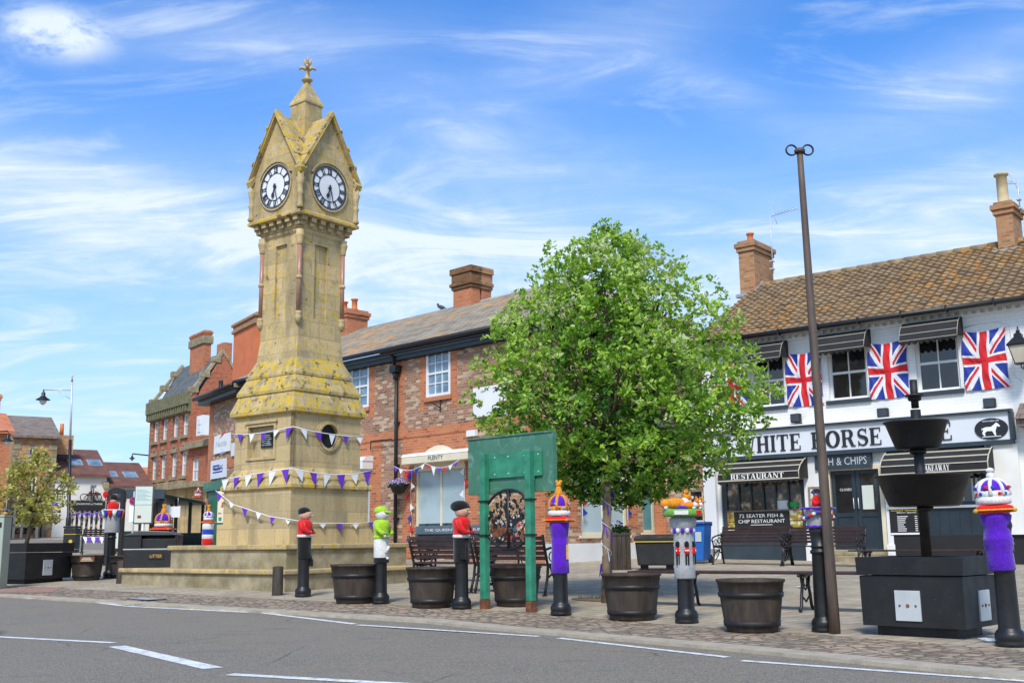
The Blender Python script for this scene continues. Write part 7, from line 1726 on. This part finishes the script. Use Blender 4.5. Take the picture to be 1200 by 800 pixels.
cord_flags('bunting','purple and white pennants wound round the wooden tree stake',pts,[(a_,c_,.15,.17,random.uniform(-.5,.5)) for a_,c_ in fl_],cordr=.004)
m=MB()
for i in range(90):
    a=rg.uniform(0,6.28);r=rg.uniform(.05,.42)
    x,y=r*math.cos(a)*1.2,r*math.sin(a)*.7;hh_=rg.uniform(.03,.08);m.quad((x,y,0),(x+.012,y,0),(x+.01+rg.gauss(0,.02),y+rg.gauss(0,.02),hh_))
gr=m.build('grass_tuft',M['leaf3']);gr.location=tp;tag(gr,'thin ring of weedy grass at the foot of the tree','grass')
m=MB();m.lathe([(.55,0.),(.54,.006),(.0001,.008)],(0,0,0),24,cap=False);gr=m.build('tree_pit',M['soil']);gr.location=tp;struct(gr)
# small left tree
t=thing('olive_tree','small bushy olive green tree with a slim trunk growing from the left box planter','tree',Vector((LP.x,LP.y,LP.z+H-.08)),0);o=t.location.copy()
YT=LP.y;s=YT/FX;pts=[];prof=[(530,8),(542,24),(560,36),(580,43),(600,41),(611,28),(617,10)]
while len(pts)<330:
    py=rg.uniform(524,620);w=width(py);a=rg.uniform(0,6.283);r=1-(rg.random()**1.5)*.8;nz=noise.noise(Vector((math.cos(a)*2,math.sin(a)*2,py/16)))
    if rg.random()*46>w or nz<-.3: continue
    r*=1+.25*nz;pts.append((Vector((at(42,py,YT)[0]+w*r*math.cos(a)*s,YT+w*r*math.sin(a)*s,at(42,py,YT)[2])),1,.45+.5*nz+rg.uniform(-.1,.25)))
leaves('crown',pts,7,.085,M['leaf2'],t,rg,o)
m=MB();fk=Vector(at(40,600,YT))-o;m.tube([(0,0,-.05),tuple(fk)],[.045,.035],8)
for i in range(18):
    tg=rg.choice(pts)[0]-o;m.tube([tuple(fk),tuple(fk.lerp(tg,.5)+Vector((0,0,.05))),tuple(fk.lerp(tg,.9))],[.025,.013,.004],5)
m.build('trunk',M['bark'],t)
for k,(px,cc) in enumerate(((7,'blue tit coloured'),(65,'yellow'))):
    p=Vector(at(px,601 if k==0 else 594,YT-.4));tt=thing('knitted_ball','small yellow and blue knitted ball hanging at the %s side of the olive tree'%('left' if k==0 else 'right'),'knitted ball',p,0);MB().ball((0,0,0),.05).build('yellow_half',K['yellow'],tt);MB().ball((0,0,.03),.045).build('blue_half',K['blue'],tt);MB().tube([(0,0,.05),(0,0,.25)],.004,4).build('string',K['white'],tt)
# ================================================================== SKY, SUN, CAMERA
w=bpy.data.worlds.new('World');SC.world=w;w.use_nodes=True;nt=w.node_tree;nd=nt.nodes;Lk=nt.links
bg=nd['Background'];sky=nd.new('ShaderNodeTexSky');sky.sky_type='NISHITA';sky.sun_disc=False
SUN_EL=R_(48);SUN_AZ=R_(SUN_AZ_DEG)   # azimuth clockwise from +Y
sky.sun_elevation=SUN_EL;sky.sun_rotation=SUN_AZ;sky.altitude=50;sky.air_density=1.0;sky.dust_density=.6;sky.ozone_density=2.5
tc=nd.new('ShaderNodeTexCoord')
def mth(op,a,b=None,c=None):
    n=nd.new('ShaderNodeMath');n.operation=op
    for i,v in enumerate((a,b,c)):
        if v is None: continue
        if isinstance(v,(int,float)): n.inputs[i].default_value=v
        else: Lk.new(v,n.inputs[i])
    return n.outputs[0]
sx=nd.new('ShaderNodeSeparateXYZ');Lk.new(tc.outputs['Generated'],sx.inputs[0]);dx,dy,dz=sx.outputs
az=mth('ARCTAN2',dx,dy);el=mth('ARCSINE',dz)
def nz(scale,sx_,sy_,det,rough,dist,off=0.):
    cb=nd.new('ShaderNodeCombineXYZ');k=mth('ADD',mth('MAXIMUM',dz,0.),.22);Lk.new(mth('MULTIPLY',mth('DIVIDE',dx,k),sx_),cb.inputs[0]);Lk.new(mth('MULTIPLY',mth('DIVIDE',dy,k),sy_),cb.inputs[1]);cb.inputs[2].default_value=off
    n=nd.new('ShaderNodeTexNoise');n.inputs['Scale'].default_value=scale;n.inputs['Detail'].default_value=det;n.inputs['Roughness'].default_value=rough;n.inputs['Distortion'].default_value=dist;Lk.new(cb.outputs[0],n.inputs['Vector']);return n.outputs['Fac']
def blob(px,py,wpx,hpx,amp,tilt=0.):
    d=Vector(ray(px,py)).normalized();a0=math.atan2(d.x,d.y);e0=math.asin(d.z);ca,sa=math.cos(tilt),math.sin(tilt)
    A_=mth('SUBTRACT',az,a0);E_=mth('SUBTRACT',el,e0);u=mth('ADD',mth('MULTIPLY',A_,ca),mth('MULTIPLY',E_,sa));v=mth('SUBTRACT',mth('MULTIPLY',E_,ca),mth('MULTIPLY',A_,sa))
    q=mth('ADD',mth('POWER',mth('DIVIDE',u,wpx/FX),2.),mth('POWER',mth('DIVIDE',v,hpx/FX),2.))
    return mth('MULTIPLY',mth('EXPONENT',mth('MULTIPLY',q,-1.)),amp)
def rng(v,a,b,c=0.,d=1.):
    n=nd.new('ShaderNodeMapRange');n.interpolation_type='SMOOTHSTEP';Lk.new(v,n.inputs[0])
    for i,x in enumerate((a,b,c,d)): n.inputs[i+1].default_value=x
    return n.outputs[0]
cir=nz(1.3,1.,.7,12,.66,1.0,3.1);cir2=nz(3.6,.55,1.5,12,.62,1.3,8.4)
amt=rng(dy,.15,-.5,0.,.75)  # unseen cloud behind the camera, added to make the sky light less blue
for q in ((70,232,330,40,.98,-.08),(340,290,300,55,.55,-.06),(250,40,260,34,.30,.1),(700,40,200,60,.32,.3),(1130,100,160,40,.5,.2),(1000,330,420,70,.62,.12),(640,185,260,45,.28,-.3),(480,320,260,110,.55,0.),(60,560,800,230,.55,0.),(1100,260,180,60,.45,.2),(860,115,110,26,.25,-.5)):
    b=blob(*q);amt=b if amt is None else mth('ADD',amt,b)
soft=mth('MULTIPLY',amt,rng(mth('ADD',mth('MULTIPLY',cir,.45),mth('MULTIPLY',cir2,.55)),.32,.68,.16,1.12))
wisp=mth('MULTIPLY',rng(cir2,.48,.72),.34)
puff=mth('MULTIPLY',rng(blob(64,38,66,30,1.),.10,.95),rng(nz(13,1.,1.,12,.60,.3,7.9),.36,.60,0.0,.95))
cl=mth('MINIMUM',mth('ADD',mth('ADD',soft,wisp),puff),.96)
haze=rng(el,0.0,.52,.62,.03)
mx=nd.new('ShaderNodeMix');mx.data_type='RGBA';Lk.new(haze,mx.inputs[0]);mx.inputs[7].default_value=HAZE_COL
tint=nd.new('ShaderNodeMix');tint.data_type='RGBA';tint.blend_type='MULTIPLY';tint.inputs[0].default_value=1;Lk.new(sky.outputs[0],tint.inputs[6]);tint.inputs[7].default_value=SKY_TINT
Lk.new(tint.outputs[2],mx.inputs[6])
m2=nd.new('ShaderNodeMix');m2.data_type='RGBA';Lk.new(cl,m2.inputs[0]);Lk.new(mx.outputs[2],m2.inputs[6]);m2.inputs[7].default_value=CLOUD_COL
Lk.new(m2.outputs[2],bg.inputs[0]);bg.inputs[1].default_value=.115
sd=bpy.data.lights.new('sun','SUN');sd.energy=SUN_E;sd.angle=R_(SUN_ANG);sd.color=(1,.955,.88);so=bpy.data.objects.new('sun',sd);COL.objects.link(so)
S=Vector((math.sin(SUN_AZ)*math.cos(SUN_EL),math.cos(SUN_AZ)*math.cos(SUN_EL),math.sin(SUN_EL)));so.rotation_euler=(-S).to_track_quat('-Z','Y').to_euler();so.location=S*60
cd=bpy.data.cameras.new('camera');cam=bpy.data.objects.new('camera',cd);COL.objects.link(cam);SC.camera=cam
cd.sensor_width=36;cd.lens=FX/1200*36;cd.clip_end=4000;cd.clip_start=.05
Rv,Uv,Fv=Vector(RV),Vector(UV_),Vector(FV);mw=Matrix.Identity(4)
for i in range(3): mw[i][0]=Rv[i];mw[i][1]=Uv[i];mw[i][2]=-Fv[i];mw[i][3]=(0,0,CH)[i]
cam.matrix_world=mw
SC.view_settings.view_transform='Standard';SC.view_settings.look='None';SC.view_settings.gamma=1;SC.view_settings.exposure=EXPO
